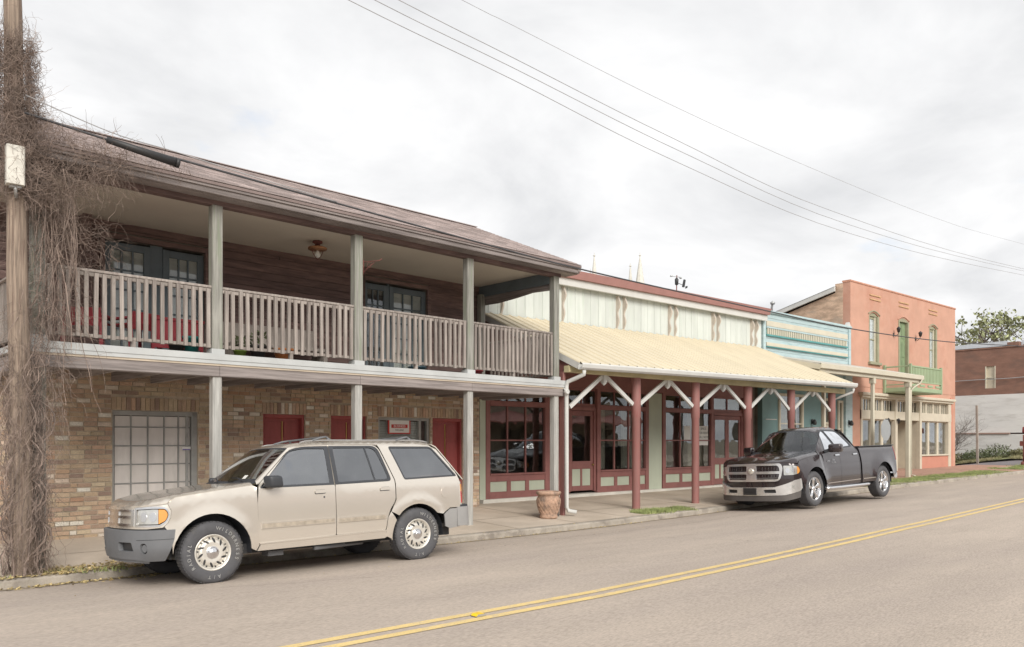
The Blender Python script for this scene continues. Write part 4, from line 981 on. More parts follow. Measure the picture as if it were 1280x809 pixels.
def sash(par_l, a, c, z0, z1, bars, m, Y=15.0, trim=.09, fname='window', back=curtain):
    b = MB()
    for q in ((a - trim, a, z0 - trim, z1 + trim), (c, c + trim, z0 - trim, z1 + trim), (a, c, z1, z1 + trim), (a, c, z0 - trim, z0)): b.bbox(q[0], q[1], Y - .04, Y + .06, q[2], q[3], .008)
    f_ = par_l(b, fname, m)
    b = MB()
    for x in bars[0]: b.bbox(x - .02, x + .02, Y + .0, Y + .05, z0, z1, .004)
    for z in bars[1]: b.bbox(a, c, Y + .005, Y + .045, z - .02, z + .02, .004)
    if bars[0] or bars[1]: o = b.build('glazing_bar', m, f_)
    xs_ = [a] + list(bars[0]) + [c]; zs_ = [z0] + list(bars[1]) + [z1]
    for xa, xb in zip(xs_, xs_[1:]):
        for za, zb in zip(zs_, zs_[1:]): b = MB(); b.box(xa, xb, Y + .03, Y + .035, za, zb); b.build('pane', glass_store, f_)
    if back: b = MB(); b.box(a, c, Y + .18, Y + .19, z0, z1); b.build('blind', back, f_)
    return f_
sash(L3, 25.2, 26.65, .9, 3.32, ([26.0], [2.35]), creamp)
sash(L3, 28.17, 28.6, 2.45, 3.25, ([], []), creamp, fname='door_light'); b = MB(); b.box(28.1, 28.66, 15.01, 15.06, .4, 2.36); L3(b, 'door', creamp)
sash(L3, 29.38, 29.58, .9, 3.2, ([], [2.2]), creamp)
b = MB(); b.box(24.3, 25.0, 15.0, 15.02, 2.47, 2.50); L3(b, 'ledge', whitep)
b = MB(); b.bbox(29.75, 30.28, 14.9, 15.03, .3, 4.4, .01); L3(b, 'pilaster', bluew)
# lean-to awning on posts
AW = thing('awning', 'cream wooden awning on square posts in front of the blue shop', 'awning', (24.2, 12.75, 0))
def LA(b, name, m): o = b.build(name, m, AW); o.matrix_parent_inverse = Matrix.Translation((-24.2, -12.75, 0)); return o
def az(Y): return 4.14 + (Y - 12.62) * .215
b = MB(); b.prism([(12.6, az(12.6)), (14.92, az(14.92)), (14.92, az(14.92) + .06), (12.58, az(12.58) + .05)], 23.5, 31.1, 'x'); LA(b, 'awning_roof', mat('awning_roof_metal', (.52, .50, .45), .6, var=.1))
b = MB(); b.bbox(23.5, 31.1, 12.56, 12.62, 4.02, 4.18, .01); LA(b, 'front_fascia', creamp)
b = MB(); b.bbox(23.6, 31.0, 12.66, 12.80, 3.90, 4.05, .01); LA(b, 'front_beam', creamp)
for x in (23.5, 31.05):
    b = MB(); b.prism([(12.62, az(12.62) - .16), (14.92, az(14.92) - .16), (14.92, az(14.92)), (12.62, az(12.62))], x, x + .05, 'x'); LA(b, 'rake_fascia', creamp)
for x in frange(23.9, 30.8, .86): b = MB(); b.beam((x, 12.75, az(12.75) - .07), (x, 14.9, az(14.9) - .07), .06, .12); LA(b, 'rafter', soffit)
for x, w_ in ((23.95, .11), (27.3, .11), (30.1, .145)):
    b = MB(); b.bbox(x - w_ / 2, x + w_ / 2, 12.73 - w_ / 2, 12.73 + w_ / 2, walkz(x, 12.7) - .05, 3.9, .015); b.bbox(x - w_ / 2 - .03, x + w_ / 2 + .03, 12.7 - w_ / 2, 12.76 + w_ / 2, 3.72, 3.9, .01); LA(b, 'awning_post', creamp)
b = MB(); b.tube([(30.95, 12.58, 4.05), (30.9, 12.62, 3.9), (30.4, 12.66, 3.72), (30.28, 12.7, 3.6), (30.28, 12.7, .5), (30.45, 12.62, .45)], .035, 8); LA(b, 'downspout', creamp)
for x, l in ((27.35, 'round black wall lamp on the teal wall beside the narrow blue shop door'), (29.95, 'black lantern on the blue pilaster next to the coral building')):
    t = thing('wall_lamp', l, 'lamp', (x, 14.98 if x < 29 else 14.88, 2.42)); b = MB(); b.box(-.05, .05, -.03, 0, -.06, .12); b.build('bracket', blackm, t)
    b = MB(); b.lathe([(0, .12), (.04, .08), (.07, .02), (.075, -.04), (.05, -.09), (0, -.10)], 12, (0, -.10, 0)); b.build('shade', blackm, t)
t = thing('traffic_sign', 'grey back of an octagonal road sign on a green post behind the truck', 'sign', (27.05, 12.2, walkz(27, 12.2)))
b = MB(); b.beam((0, 0, -.1), (0, 0, 2.35), .05, .05); b.build('post', mat('green_post', (.30, .36, .16), .6), t)
b = MB(); oc = [(.38 * math.cos(R(22.5 + 45 * i)), 1.90 + .38 * math.sin(R(22.5 + 45 * i))) for i in range(8)]; b.prism(oc, .03, .036, 'y'); o = b.build('plate', signgrey, t); o.location = (.02, -.06, -.15)

# ================================================================== building 4: coral stucco building
B4 = thing('coral_building', 'two storey coral stucco building with cream shopfront and small green balcony', 'building', (30.3, 15, 0))
def L4(b, name, m, par=None): o = b.build(name, m, par or B4); o.matrix_parent_inverse = Matrix.Translation((-30.3, -15, 0)) if par is None else Matrix(); return o
CWX0, CWX1 = 30.30, 40.62
wins = [(31.85, 32.72, 4.93, 6.82), (34.52, 35.50, 4.40, 6.86), (37.66, 38.50, 4.93, 6.82)]
def arch_hole(a, c, z0, zs, rise, n=8):
    pts = [(c, z0), (a, z0)]; pts = [(a, z0), (c, z0), (c, zs)]
    for i in range(1, n): 
        u = i / n; pts.append((c + (a - c) * u, zs + rise * math.sin(math.pi * u)))
    pts.append((a, zs)); return pts
def plate_with_holes(name, outer, hls, y0, y1, m, par_l):
    """flat wall plate with shaped openings and reveals"""
    vs = []; es = []
    def addp(p):
        s_ = len(vs); vs.extend([Vector(q) for q in p]); es.extend([(s_ + i, s_ + (i + 1) % len(p)) for i in range(len(p))])
    addp(outer)
    for h in hls: addp(h)
    rv, re, rf, *_ = delaunay_2d_cdt(vs, es, [], 0, 1e-5)
    def inside(p, poly):
        c_ = False; n = len(poly)
        for i in range(n):
            x1, y1_ = poly[i]; x2, y2 = poly[(i + 1) % n]
            if (y1_ > p[1]) != (y2 > p[1]) and p[0] < (x2 - x1) * (p[1] - y1_) / (y2 - y1_) + x1: c_ = not c_
        return c_
    b = MB(); fs = []
    for f in rf:
        c_ = ((rv[f[0]].x + rv[f[1]].x + rv[f[2]].x) / 3, (rv[f[0]].y + rv[f[1]].y + rv[f[2]].y) / 3)
        if inside(c_, outer) and not any(inside(c_, h) for h in hls): fs.append(tuple(f))
    b.add([(v.x, y0, v.y) for v in rv], fs); b.add([(v.x, y1, v.y) for v in rv], fs)
    for h in hls + [outer]:
        n = len(h); b.add([(x, y0, z) for x, z in h] + [(x, y1, z) for x, z in h], [(i, (i + 1) % n, n + (i + 1) % n, n + i) for i in range(n)])
    return par_l(b, name, m)
hl = [arch_hole(a, c, z0, z1, .14) for a, c, z0, z1 in wins] + [[(31.1, .3), (40.02, .3), (40.02, 3.55), (31.1, 3.55)]]
vents = [(31.9, 32.85, 7.50, 7.60), (34.55, 35.5, 7.50, 7.60), (37.6, 38.5, 7.50, 7.60)]
plate_with_holes('front_wall', [(CWX0, .2), (CWX1, .2), (CWX1, 7.97), (CWX0, 7.99)], hl, 15.0, 15.30, coral, L4)
b = MB()
b.box(CWX0, CWX1, 14.985, 15.0, 3.9, 3.96)
L4(b, 'string_course', coral)
for a, c, z0, z1 in vents:
    for z in (z0 - .05, z1 + .02): b = MB(); b.bbox(a, c, 14.965, 15.0, z, z + .055, .01); L4(b, 'vent_ledge', mat('ochre', (.55, .35, .19), .8))
b = MB(); b.bbox(CWX0 - .02, CWX1 + .02, 14.97, 15.33, 7.97, 8.05, .02); L4(b, 'coping', mat('coral_coping', (.52, .27, .19), .9, var=.2, vs=5))
# upper windows and balcony door
for k_, (a, c, z0, z1) in enumerate(wins):
    Y = 15.10
    if k_ == 1:
        b = MB(); b.bbox(a, a + .09, Y - .13, Y + .06, z0, z1, .01); b.bbox(c - .09, c, Y - .13, Y + .06, z0, z1, .01); b.prism(arch_hole(a, c, z1 - .02, z1, .13)[::1], Y - .1, Y + .05, 'y'); f_ = L4(b, 'door_frame', olive)
        for xa, xb in ((a + .09, (a + c) / 2 - .004), ((a + c) / 2 + .004, c - .09)):
            b = MB(); b.bbox(xa, xb, Y, Y + .04, z0, z1, .01); d = b.build('door_leaf', mat('balcony_door_green', (.20, .27, .15), .6, var=.1), f_)
            for za, zb in ((z0 + .15, z0 + .8), (z0 + .95, z0 + 1.6), (z0 + 1.75, z1 - .15)): b = MB(); b.bbox(xa + .07, xb - .07, Y - .02, Y, za, zb, .01); b.build('door_panel', MATS['balcony_door_green'], f_)
    else:
        b = MB(); b.bbox(a, a + .05, Y - .12, Y + .05, z0, z1, .008); b.bbox(c - .14, c, Y - .12, Y + .05, z0, z1, .008); b.bbox(a, c, Y - .02, Y + .03, z0, z0 + .06, .006); b.bbox(a, c, Y - .01, Y + .03, z1 - .12, z1, .006); b.bbox(a + .05, c - .14, Y - .01, Y + .03, (z0 + z1) / 2 - .025, (z0 + z1) / 2 + .025, .005)
        b.prism(arch_hole(a, c, z1 - .01, z1, .13), Y - .06, Y + .03, 'y')
        f_ = L4(b, 'window', olive)
        b = MB(); b.bbox(c - .22, c - .14, Y - .03, Y + .02, z0, z1, .005); b.build('sash_stile', creamp, f_)
        for za, zb in ((z0 + .06, (z0 + z1) / 2 - .025), ((z0 + z1) / 2 + .025, z1 - .12)):
            b = MB(); b.box(a + .05, c - .22, Y + .0, Y + .005, za, zb); b.build('pane', glass_clear, f_)
        b = MB(); b.box(a + .04, c - .15, Y + .022, Y + .028, z0 + .05, z1 - .06); b.build('curtain', mat('lace_curtain', (.82, .82, .82), .9), f_)
        b = MB(); b.bbox(a - .08, c + .08, 14.90, 15.02, z0 - .10, z0, .01); L4(b, 'sill', olive)
    b = MB(); pts = [(a - .06 + (c - a + .12) * i / 8, z1 + .05 + .15 * math.sin(math.pi * i / 8)) for i in range(9)]; b.tube([(x, 14.99, z) for x, z in pts], .03, 6); L4(b, 'arch_moulding', olive if k_ != 1 else coral)
for x, l in ((34.05, 'black lantern on the coral wall left of the balcony door'), (36.2, 'black lantern on the coral wall right of the balcony door')):
    t = thing('wall_lamp', l, 'lamp', (x, 15.0, 6.30)); b = MB(); b.tube([(0, 0, -.1), (0, -.1, -.16), (0, -.2, -.08), (0, -.22, .02)], .014, 6); b.box(-.04, .04, -.02, 0, -.16, -.02); b.build('arm', blackm, t)
    b = MB(); b.lathe([(0, -.02), (.05, 0), (.085, .14), (.09, .16), (.03, .22), (0, .24)], 8, (0, -.22, 0)); b.build('lantern', blackm, t)
# green balcony
BX0, BX1, BYf, BZ = 33.1, 36.1, 13.9, 3.72
b = MB(); b.bbox(BX0, BX1, BYf, 14.98, BZ, BZ + .09, .01); bal = L4(b, 'balcony', greenp)
b = MB()
b.bbox(BX0 - .02, BX1 + .02, BYf - .03, BYf + .04, BZ + .03, BZ + .2, .01); b.bbox(BX0 - .02, BX0 + .04, BYf, 14.98, BZ + .03, BZ + .2, .01); b.build('edge_board', greenp, bal)
for x, y in ((BX0, BYf), (BX1, BYf), (BX0, 14.93), (BX1, 14.93), ):
    b = MB(); b.bbox(x - .05, x + .05, y - .05, y + .05, BZ, BZ + 1.14, .01); b.build('balcony_post', greenp, bal)
b = MB(); b.bbox(BX0, BX1, BYf - .03, BYf + .03, BZ + 1.02, BZ + 1.08, .006); b.bbox(BX0, BX1, BYf - .02, BYf + .02, BZ + .40, BZ + .45, .006)
b.bbox(BX0 - .03, BX0 + .03, BYf, 14.93, BZ + 1.02, BZ + 1.08, .006); b.bbox(BX0 - .02, BX0 + .02, BYf, 14.93, BZ + .30, BZ + .34, .006); b.bbox(BX1 - .03, BX1 + .03, BYf, 14.93, BZ + 1.02, BZ + 1.08, .006); b.build('rail', greenp, bal)
me_ = unit(greenp, 0)
for k_ in range(20):
    o = link('slat', me_, bal); o.location = (BX0 + .1 + k_ * (BX1 - BX0 - .2) / 19, BYf, BZ + .735); o.scale = (.10, .018, .57)
for k_ in range(4): 
    b = MB(); x = BX0 + .35 + k_ * .78; b.bbox(x - .22, x + .22, BYf - .02, BYf + .02, BZ + .24, BZ + .34, .02); b.build('cutout_board', greenp, bal)
# cream shopfront
def col4(a, c, z0, z1, y0=14.95, y1=15.15, name='pilaster', m=creamst): b = MB(); b.bbox(a, c, y0, y1, z0, z1, .012); return L4(b, name, m)
b = MB(); b.bbox(30.95, 40.2, 14.80, 15.06, 3.56, 3.68, .02); b.bbox(31.05, 40.1, 14.88, 15.06, 3.47, 3.56, .01); L4(b, 'cornice', creamst)
b = MB(); b.bbox(31.1, 40.02, 14.94, 15.1, 2.62, 2.98, .01); L4(b, 'sign_board', creamst)
col4(31.1, 31.22, .45, 3.47); col4(39.72, 40.02, .5, 3.47); col4(40.02, 40.22, .5, 3.75, 14.95, 15.25, 'corner_pier', coral2); col4(36.46, 36.66, .48, 3.47, 14.9, 15.1); col4(34.05, 34.25, .48, 3.47, 14.9, 15.1)
b = MB(); b.bbox(36.66, 39.72, 14.98, 15.2, .3, 1.06, .01); L4(b, 'bulkhead', coral2)
b = MB(); b.bbox(36.62, 39.76, 14.92, 15.2, 1.06, 1.13, .01); L4(b, 'window_sill', creamst)
b = MB(); b.bbox(31.22, 34.05, 14.98, 15.2, .3, 1.0, .01); L4(b, 'bulkhead', coral2)
def lights(a, c, z0, z1, n, barw, m, Y=15.08, mun=0, name='shop_window'):
    b = MB(); w_ = (c - a) / n
    for k_ in range(1, n): b.bbox(a + k_ * w_ - barw / 2, a + k_ * w_ + barw / 2, Y - .05, Y + .05, z0, z1, .01)
    b.bbox(a, c, Y - .03, Y + .05, z1 - .05, z1, .005)
    f_ = L4(b, name, m)
    for k_ in range(n):
        b = MB(); b.box(a + k_ * w_ + barw / 2, a + (k_ + 1) * w_ - barw / 2, Y + .01, Y + .016, z0, z1 - .05); b.build('pane', glass_store, f_)
        for j in range(1, mun + 1): b = MB(); x = a + k_ * w_ + j * w_ / (mun + 1); b.box(x - .02, x + .02, Y - .02, Y + .02, z0, z1); b.build('muntin', m, f_)
lights(36.66, 39.72, 1.13, 2.62, 3, .16, creamst); lights(31.22, 34.05, 1.0, 2.62, 3, .16, creamst)
lights(36.66, 39.72, 2.98, 3.47, 4, .12, creamst, mun=3, name='transom'); lights(31.22, 34.05, 2.98, 3.47, 3, .14, creamst, mun=3, name='transom'); lights(34.25, 36.46, 2.98, 3.47, 2, .12, creamst, mun=3, name='transom')
# recessed entrance
b = MB(); b.box(34.22, 34.25, 15.1, 16.2, .4, 2.62); b.box(36.46, 36.49, 15.1, 16.2, .4, 2.62); b.box(34.22, 36.49, 16.2, 16.25, .4, 2.62); L4(b, 'entrance_recess', creamst)
b = MB(); b.box(34.9, 35.8, 16.14, 16.19, .5, 2.5); d = L4(b, 'entrance_door', creamst); b = MB(); b.box(35.02, 35.68, 16.125, 16.135, 1.1, 2.35); b.build('pane', glass_store, d)
for a, c in ((34.55, 34.72), (36.02, 36.2)): b = MB(); b.box(a, c, 16.12, 16.19, 1.1, 2.4); L4(b, 'side_light', glass_store)
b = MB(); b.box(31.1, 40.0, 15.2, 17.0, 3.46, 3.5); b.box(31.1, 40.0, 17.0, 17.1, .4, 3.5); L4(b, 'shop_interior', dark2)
b = MB()
for a, c in ((37.0, 37.4), (38.1, 38.5), (39.2, 39.6), (31.6, 32.0)): b = MB(); b.box(a, c, 15.3, 15.33, 1.1, 2.6); L4(b, 'curtain', curtain)
for x, l in ((33.2, 'small black carriage lamp on the cream sign board left of the entrance'), (34.15, 'small black carriage lamp beside the awning post at the coral entrance')):
    t = thing('wall_lamp', l, 'lamp', (x, 14.9, 2.62)); b = MB(); b.lathe([(0, -.16), (.035, -.15), (.055, -.02), (.07, .0), (.015, .07), (0, .08)], 8, (0, -.08, 0)); b.build('lantern', blackm, t); b = MB(); b.box(-.03, .03, -.08, .04, -.02, .04); b.build('arm', blackm, t)
# side walls with bare brick, shed roof falling to the back
sideb = mat('side_brick', (.56, .40, .29), .9, var=.25, vs=2.2, c2=(.45, .35, .27), c2s=1.2, bump=.5, bs=14, st=(1, 1.2, 3.2), fine=.2)
def side_z(Y): return 7.70 - (Y - 15.3) * .262
for x in (CWX0, CWX1 - .3):
    b = MB(); b.prism([(15.3, .0), (32, .0), (32, side_z(32) - .2), (15.3, side_z(15.3))], x, x + .3, 'x'); L4(b, 'side_wall', sideb)
b = MB(); b.box(CWX0 - .004, CWX0 + .3, 15.302, 15.62, 7.3, 7.96); L4(b, 'parapet_return', sideb)
# raised brick courses on the visible side wall
b = MB(); b.prism([(15.56, side_z(15.56) + .02), (32, side_z(32) + .02), (32, side_z(32) + .2), (15.56, side_z(15.56) + .2)], CWX0 - .18, CWX0 - .10, 'x'); L4(b, 'eave_fascia', whitep)
b = MB(); b.add([(CWX0 - .2, 15.56, side_z(15.56) + .2), (CWX1, 15.56, side_z(15.56) + .2), (CWX1, 32, side_z(32) + .2), (CWX0 - .2, 32, side_z(32) + .2), (CWX0 + 2.6, 15.56, side_z(15.56) + .55), (CWX0 + 2.6, 32, side_z(32) + .55)], [(0, 4, 5, 3), (4, 1, 2, 5)]); L4(b, 'shed_roof', greyroof)
b = MB(); b.box(CWX0 + .3, CWX1 - .3, 31.7, 32, 0, 3.0); L4(b, 'rear_wall', sideb)
b = MB(); b.tube([(30.6, 18.6, 6.9), (30.6, 18.6, 7.45), (30.5, 18.5, 7.6)], .05, 8); b.lathe([(.0, .16), (.11, .08), (.09, 0), (0, 0)], 8, (30.5, 18.5, 7.55)); L4(b, 'roof_vent', galv)

# ================================================================== far side: brown and white side wall
B5 = thing('brown_brick_building', 'long brick building, brown above and painted white below, across the side street', 'building', (50, 15, 0))
def L5(b, name, m, par=None): o = b.build(name, m, par or B5); o.matrix_parent_inverse = Matrix.Translation((-50, -15, 0)) if par is None else Matrix(); return o
b = MB(); b.box(50.35, 62, 11.2, 45, .0, 6.6); L5(b, 'main_block', brownbrick)
b = MB(); b.box(50.0, 50.35, 11, 16.36, 4.36, 6.95); b.box(50.0, 50.35, 16.86, 45, 4.36, 6.95); b.box(50.0, 50.35, 16.36, 16.86, 4.36, 4.72); b.box(50.0, 50.35, 16.36, 16.86, 5.97, 6.95); L5(b, 'brown_wall', brownbrick)
b = MB(); b.box(49.97, 50.35, 11, 45, 2.2, 4.355); L5(b, 'white_wall', whitebrick)
b = MB(); b.box(49.90, 50.35, 11, 45, .0, 2.12); L5(b, 'white_plinth', whitebrick)
b = MB(); b.box(49.84, 50.0, 15.6, 45, 2.12, 2.20); L5(b, 'ledge_pipe', mat('rust_pipe', (.33, .22, .18), .8))
b = MB(); b.box(50.08, 50.12, 16.36, 16.86, 4.72, 5.97); w5 = L5(b, 'blocked_window', mat('window_board', (.60, .54, .42), .8, var=.1))
b = MB(); b.bbox(49.99, 50.1, 16.34, 16.40, 4.72, 5.97, .01); b.bbox(49.99, 50.1, 16.82, 16.88, 4.72, 5.97, .01); b.bbox(50.02, 50.1, 16.40, 16.82, 5.3, 5.36, .01); b.build('frame', creamp, w5)
b = MB(); b.bbox(49.95, 50.3, 11, 45, 6.95, 7.02, .02); L5(b, 'coping', brownbrick)
b = MB(); b.bbox(49.97, 50.33, 15.15, 15.75, 7.02, 7.25, .02); L5(b, 'parapet_step', brownbrick)
b = MB(); b.prism([(15.8, 7.08), (19.4, 7.08), (19.4, 7.3), (15.8, 7.36)], 50.2, 53, 'x'); b.box(49.98, 50.2, 19.2, 19.3, 6.7, 7.25); L5(b, 'roof_sheet', metalroof)
b = MB(); b.prism([(11, 7.08), (15.1, 7.08), (15.1, 7.32), (11, 7.35)], 50.2, 53, 'x'); L5(b, 'roof_sheet', metalroof)
for y0, y1, z in ((11.3, 15.5, 5.4), (15.5, 17.5, 5.3), (17.5, 26, 5.2)): pass
cable('wall_cable', [(49.95, 11, 5.55), (49.9, 15, 5.25), (49.9, 18, 5.22), (49.95, 26, 5.1)], .02, wirelt, 'thin cable sagging across the brown brick side wall')

# church spires far behind
CH_ = thing('church', 'pale church spires with small pinnacles rising behind the shop roof', 'church', (80, 72, 0))
def spire(x, y, base, tip, r_, gab=False):
    b = MB(); k_ = 4 if False else 8
    b.lathe([(r_, base), (r_, base + (tip - base) * .28), (r_ * .62, base + (tip - base) * .45), (.09, tip - .7), (.05, tip - .5), (.16, tip - .45), (.16, tip - .35), (.03, tip - .3), (.03, tip), (0, tip)], 8, (x - 80, y - 72, 0), smooth=False)
    if gab:
        for a in range(4):
            t_ = a * math.pi / 2 + math.pi / 4; cx_, cy_ = x - 80 + r_ * math.cos(t_), y - 72 + r_ * math.sin(t_); z = base + (tip - base) * .25
            b.lathe([(.28, z - .8), (.28, z + .2), (0, z + 1.1)], 6, (cx_, cy_, 0), smooth=False)
    b.build('spire', stonem, CH_)
spire(80, 75.8, 19, 27.6, .85, False); spire(80.5, 77.0, 19, 25.7, .5); spire(80, 67.66, 18, 26.2, 1.05, True); spire(80, 69.3, 18, 25.1, .62)
b = MB(); b.box(-4, 8, -12, 12, -2, 14); b.build('nave', stonem, CH_)
b = MB(); b.prism([(-12.3, 14), (12.3, 14), (0, 19)], -4.2, 8.2, 'x'); b.build('nave_roof', greyroof, CH_)
# wind vane mast
t = thing('weather_station', 'small weather mast with wind cups on the shop roof', 'weather vane', (25.86, 20, 6.2))
b = MB(); b.tube([(0, 0, 0), (0.05, 0, 2.2)], .022, 6); b.build('mast', rust, t)
b = MB(); b.lathe([(0, -.16), (.07, -.12), (.08, .08), (.04, .14), (0, .16)], 10, (.04, 0, 1.95)); b.build('sensor_body', blackm, t)
b = MB(); b.tube([(-.3, 0, 2.12), (.3, 0, 2.16)], .012, 5)
for dx in (-.3, .3): b.lathe([(0, .04), (.05, .02), (.05, -.03), (0, -.04)], 8, (dx, 0, 2.13))
b.build('wind_cups', galv, t)
b = MB(); b.tube([(.1, 0, 1.9), (.55, 0, 1.85)], .012, 5); b.prism([(.42, 1.78), (.52, 1.78), (.60, 2.08), (.52, 2.10)], -.03, .03, 'y'); b.prism([(.62, 1.74), (.72, 1.78), (.74, 1.86), (.64, 1.84)], -.02, .02, 'y'); b.build('vane_fin', blackm, t)

# ================================================================== trees, shrubs, grass
def leaf(b, c, s_, q):
    n = Vector((q.gauss(0, 1), q.gauss(0, 1), q.gauss(0, 1))).normalized(); a = n.orthogonal().normalized() * s_; d = n.cross(a).normalized() * s_ * .55
    b.add([c - a, c + d, c + a, c - d], [(0, 1, 2, 3)])
def branchy(b, p, d, L, r_, q, depth, ends, spread=.55, up=.12, nseg=4):
    pts = [Vector(p)]; d = Vector(d).normalized()
    for i in range(nseg):
        d = (d + Vector((q.gauss(0, .16), q.gauss(0, .16), q.gauss(0, .12) + up * .2))).normalized(); pts.append(pts[-1] + d * L / nseg)
    b.tube(pts, [r_ * (1 - .45 * i / nseg) for i in range(nseg + 1)], 5 if r_ > .03 else 3, False)
    if depth == 0: ends.append(pts[-1]); return
    for k_ in range(q.choice((2, 3, 3))):
        st_ = pts[q.randint(max(1, nseg - 2), nseg)]; nd = (d + Vector((q.gauss(0, spread), q.gauss(0, spread), q.gauss(0, spread * .7) + up))).normalized()
        branchy(b, st_, nd, L * q.uniform(.6, .82), r_ * .55, q, depth - 1, ends, spread, up, nseg)
def leafy_tree(name, label, loc, H, seed, m, crown_r, leafn=26, ls=.22, bare=False, cat='tree', low=.35, clump=1.0):
    q = random.Random(seed); t = thing(name, label, cat, loc)
    b = MB(); ends = []; tp = [Vector((0, 0, -1)), Vector((.1, 0, H * low * .5)), Vector((q.uniform(-.2, .3), 0, H * low)), Vector((q.uniform(-.3, .5), .2, H * .72))]
    b.tube(tp, [H * .022, H * .018, H * .014, H * .008], 8)
    for k_ in range(11 if not bare else 9):
        u = q.uniform(.35, 1); p = tp[2].lerp(tp[3], (u - .35) / .65); a = q.uniform(0, 6.28)
        branchy(b, p, (math.cos(a), math.sin(a), .45), crown_r * q.uniform(.4, .62), H * .006, q, 2 if not bare else 3, ends)
    b.build('trunk', branchm if bare else mat('tree_bark', (.16, .13, .11), .9), t, fix=False)
    if not bare:
        b = MB()
        for e_ in ends:
            if q.random() < .15: continue
            R_ = q.uniform(.35, .8) * clump
            for k_ in range(leafn):
                v = Vector((q.gauss(0, 1), q.gauss(0, 1), q.gauss(0, .6))) * R_ * .55; leaf(b, e_ + v, ls * q.uniform(.6, 1.3), q)
        b.build('crown', m, t, fix=False)
    return t
leafy_tree('pine_tree', 'airy yellow green tree with open crown behind the brown brick building', (78, 26.5, 0), 15.4, 4, leafm, 5.0, 24, .17, low=.5, clump=1.0)
leafy_tree('evergreen_tree', 'darker leafy tree at the right edge behind the brown brick building', (80, 21.5, 0), 14.2, 9, leafm, 5.4, 13, .17, low=.4, clump=1.2)
leafy_tree('evergreen_tree', 'low dark tree filling the gap at the right edge above the metal roof', (84, 25.0, -1), 12.0, 21, leafm, 4.6, 11, .18, low=.4, clump=1.1)
leafy_tree('bare_tree', 'leafless grey tree behind the coral building and the metal roof', (74, 28.5, 0), 12.8, 5, leafm, 4.6, bare=True)
leafy_tree('bare_tree', 'leafless thin tree left of the yellow green tree', (86, 33.0, 0), 14.0, 12, leafm, 5.0, bare=True)
# small bare tree leaning out from behind the coral corner
t = thing('bare_bush_tree', 'small leafless tree growing beside the coral building in front of the white wall', 'tree', (47.2, 18.2, walkz(47.2, 18.2)))
q = random.Random(31); b = MB(); ends = []
for k_ in range(7): branchy(b, (q.uniform(-.1, .1), q.uniform(-.1, .1), 0), (q.uniform(-.1, .45), q.uniform(-.8, .1), 1.0), 1.35, .045, q, 4, ends, .5, .1)
b.build('branches', branchm, t, fix=False)
def shrub(x, y, r_, h, seed, label, m=bushm):
    q = random.Random(seed); z = walkz(48, y) + .12 + .1 * max(0, x - 48); t = thing('shrub', label, 'shrub', (x, y, z)); b = MB()
    for k_ in range(10): a = q.uniform(0, 6.28); b.tube([(0, 0, -.1), (r_ * .5 * math.cos(a), r_ * .5 * math.sin(a), h * .5), (r_ * .8 * math.cos(a), r_ * .8 * math.sin(a), h)], .012, 3, False)
    b.build('stems', branchm, t, fix=False); b = MB()
    for k_ in range(900):
        a = q.uniform(0, 6.28); u = q.random() ** .5; hh = h * q.random() ** .8 * (1.05 - .55 * u * u) * q.uniform(.8, 1.1); leaf(b, Vector((r_ * u * math.cos(a), r_ * u * math.sin(a), hh)), .05 * q.uniform(.6, 1.3), q)
    b.build('foliage', m, t, fix=False)
shrub(49.1, 15.9, .75, .72, 1, 'fullest green shrub against the white wall')
shrub(49.0, 17.0, .7, .62, 2, 'green shrub just left of the fullest one by the white wall')
shrub(49.0, 17.9, .7, .50, 3, 'low olive shrub by the white wall near the pole', mat('olive_leaf', (.19, .18, .09), .8, var=.3, island=.4))
shrub(49.0, 18.9, .6, .42, 4, 'low sparse shrub next to the coral building corner', MATS['olive_leaf'])
shrub(49.2, 14.9, .55, .36, 5, 'sparse low shrub at the right end of the white wall', MATS['olive_leaf'])
t = thing('sign_post', 'bare wooden stake standing at the corner of the side street', 'post', (43.3, 14.95, .5)); b = MB(); b.beam((0, 0, -.2), (-.12, 0, 3.0), .09, .09); b.build('stake', mat('stake_wood', (.36, .31, .27), .9), t)
# rusty cart at the right edge
t = thing('rusty_stand', 'dark red iron stand on the grass at the right edge', 'stand', (42.55, 12.72, walkz(42.2, 12.7)))
b = MB(); b.tube([(0, 0, .08), (0, 0, 1.45)], .035, 8); b.tube([(.28, 0, .08), (.28, 0, 1.75)], .05, 8); b.build('upright', rust, t)
b = MB(); b.bbox(-.22, .1, -.1, .1, .92, 1.15, .02); b.build('box', rust, t)
b = MB(); b.tube([(-.05, 0, .5), (.33, 0, .5)], .025, 6); b.tube([(-.05, 0, 1.2), (.33, 0, 1.2)], .03, 6); b.tube([(-.15, 0, .12), (.4, 0, .12)], .03, 6); b.build('crossbar', rust, t)
for x in (-.16, .06, .35): b = MB(); b.lathe([(0, -.04), (.09, -.04), (.10, -.02), (.10, .02), (.09, .04), (0, .04)], 14, (x, 0, .10), 'y'); b.build('foot_wheel', rust, t)
b = MB(); b.lathe([(0, .1), (.14, .06), (.15, -.2), (0, -.2)], 12, (.3, 0, 1.75)); b.build('cap', mat('dull_red', (.28, .05, .05), .6), t)
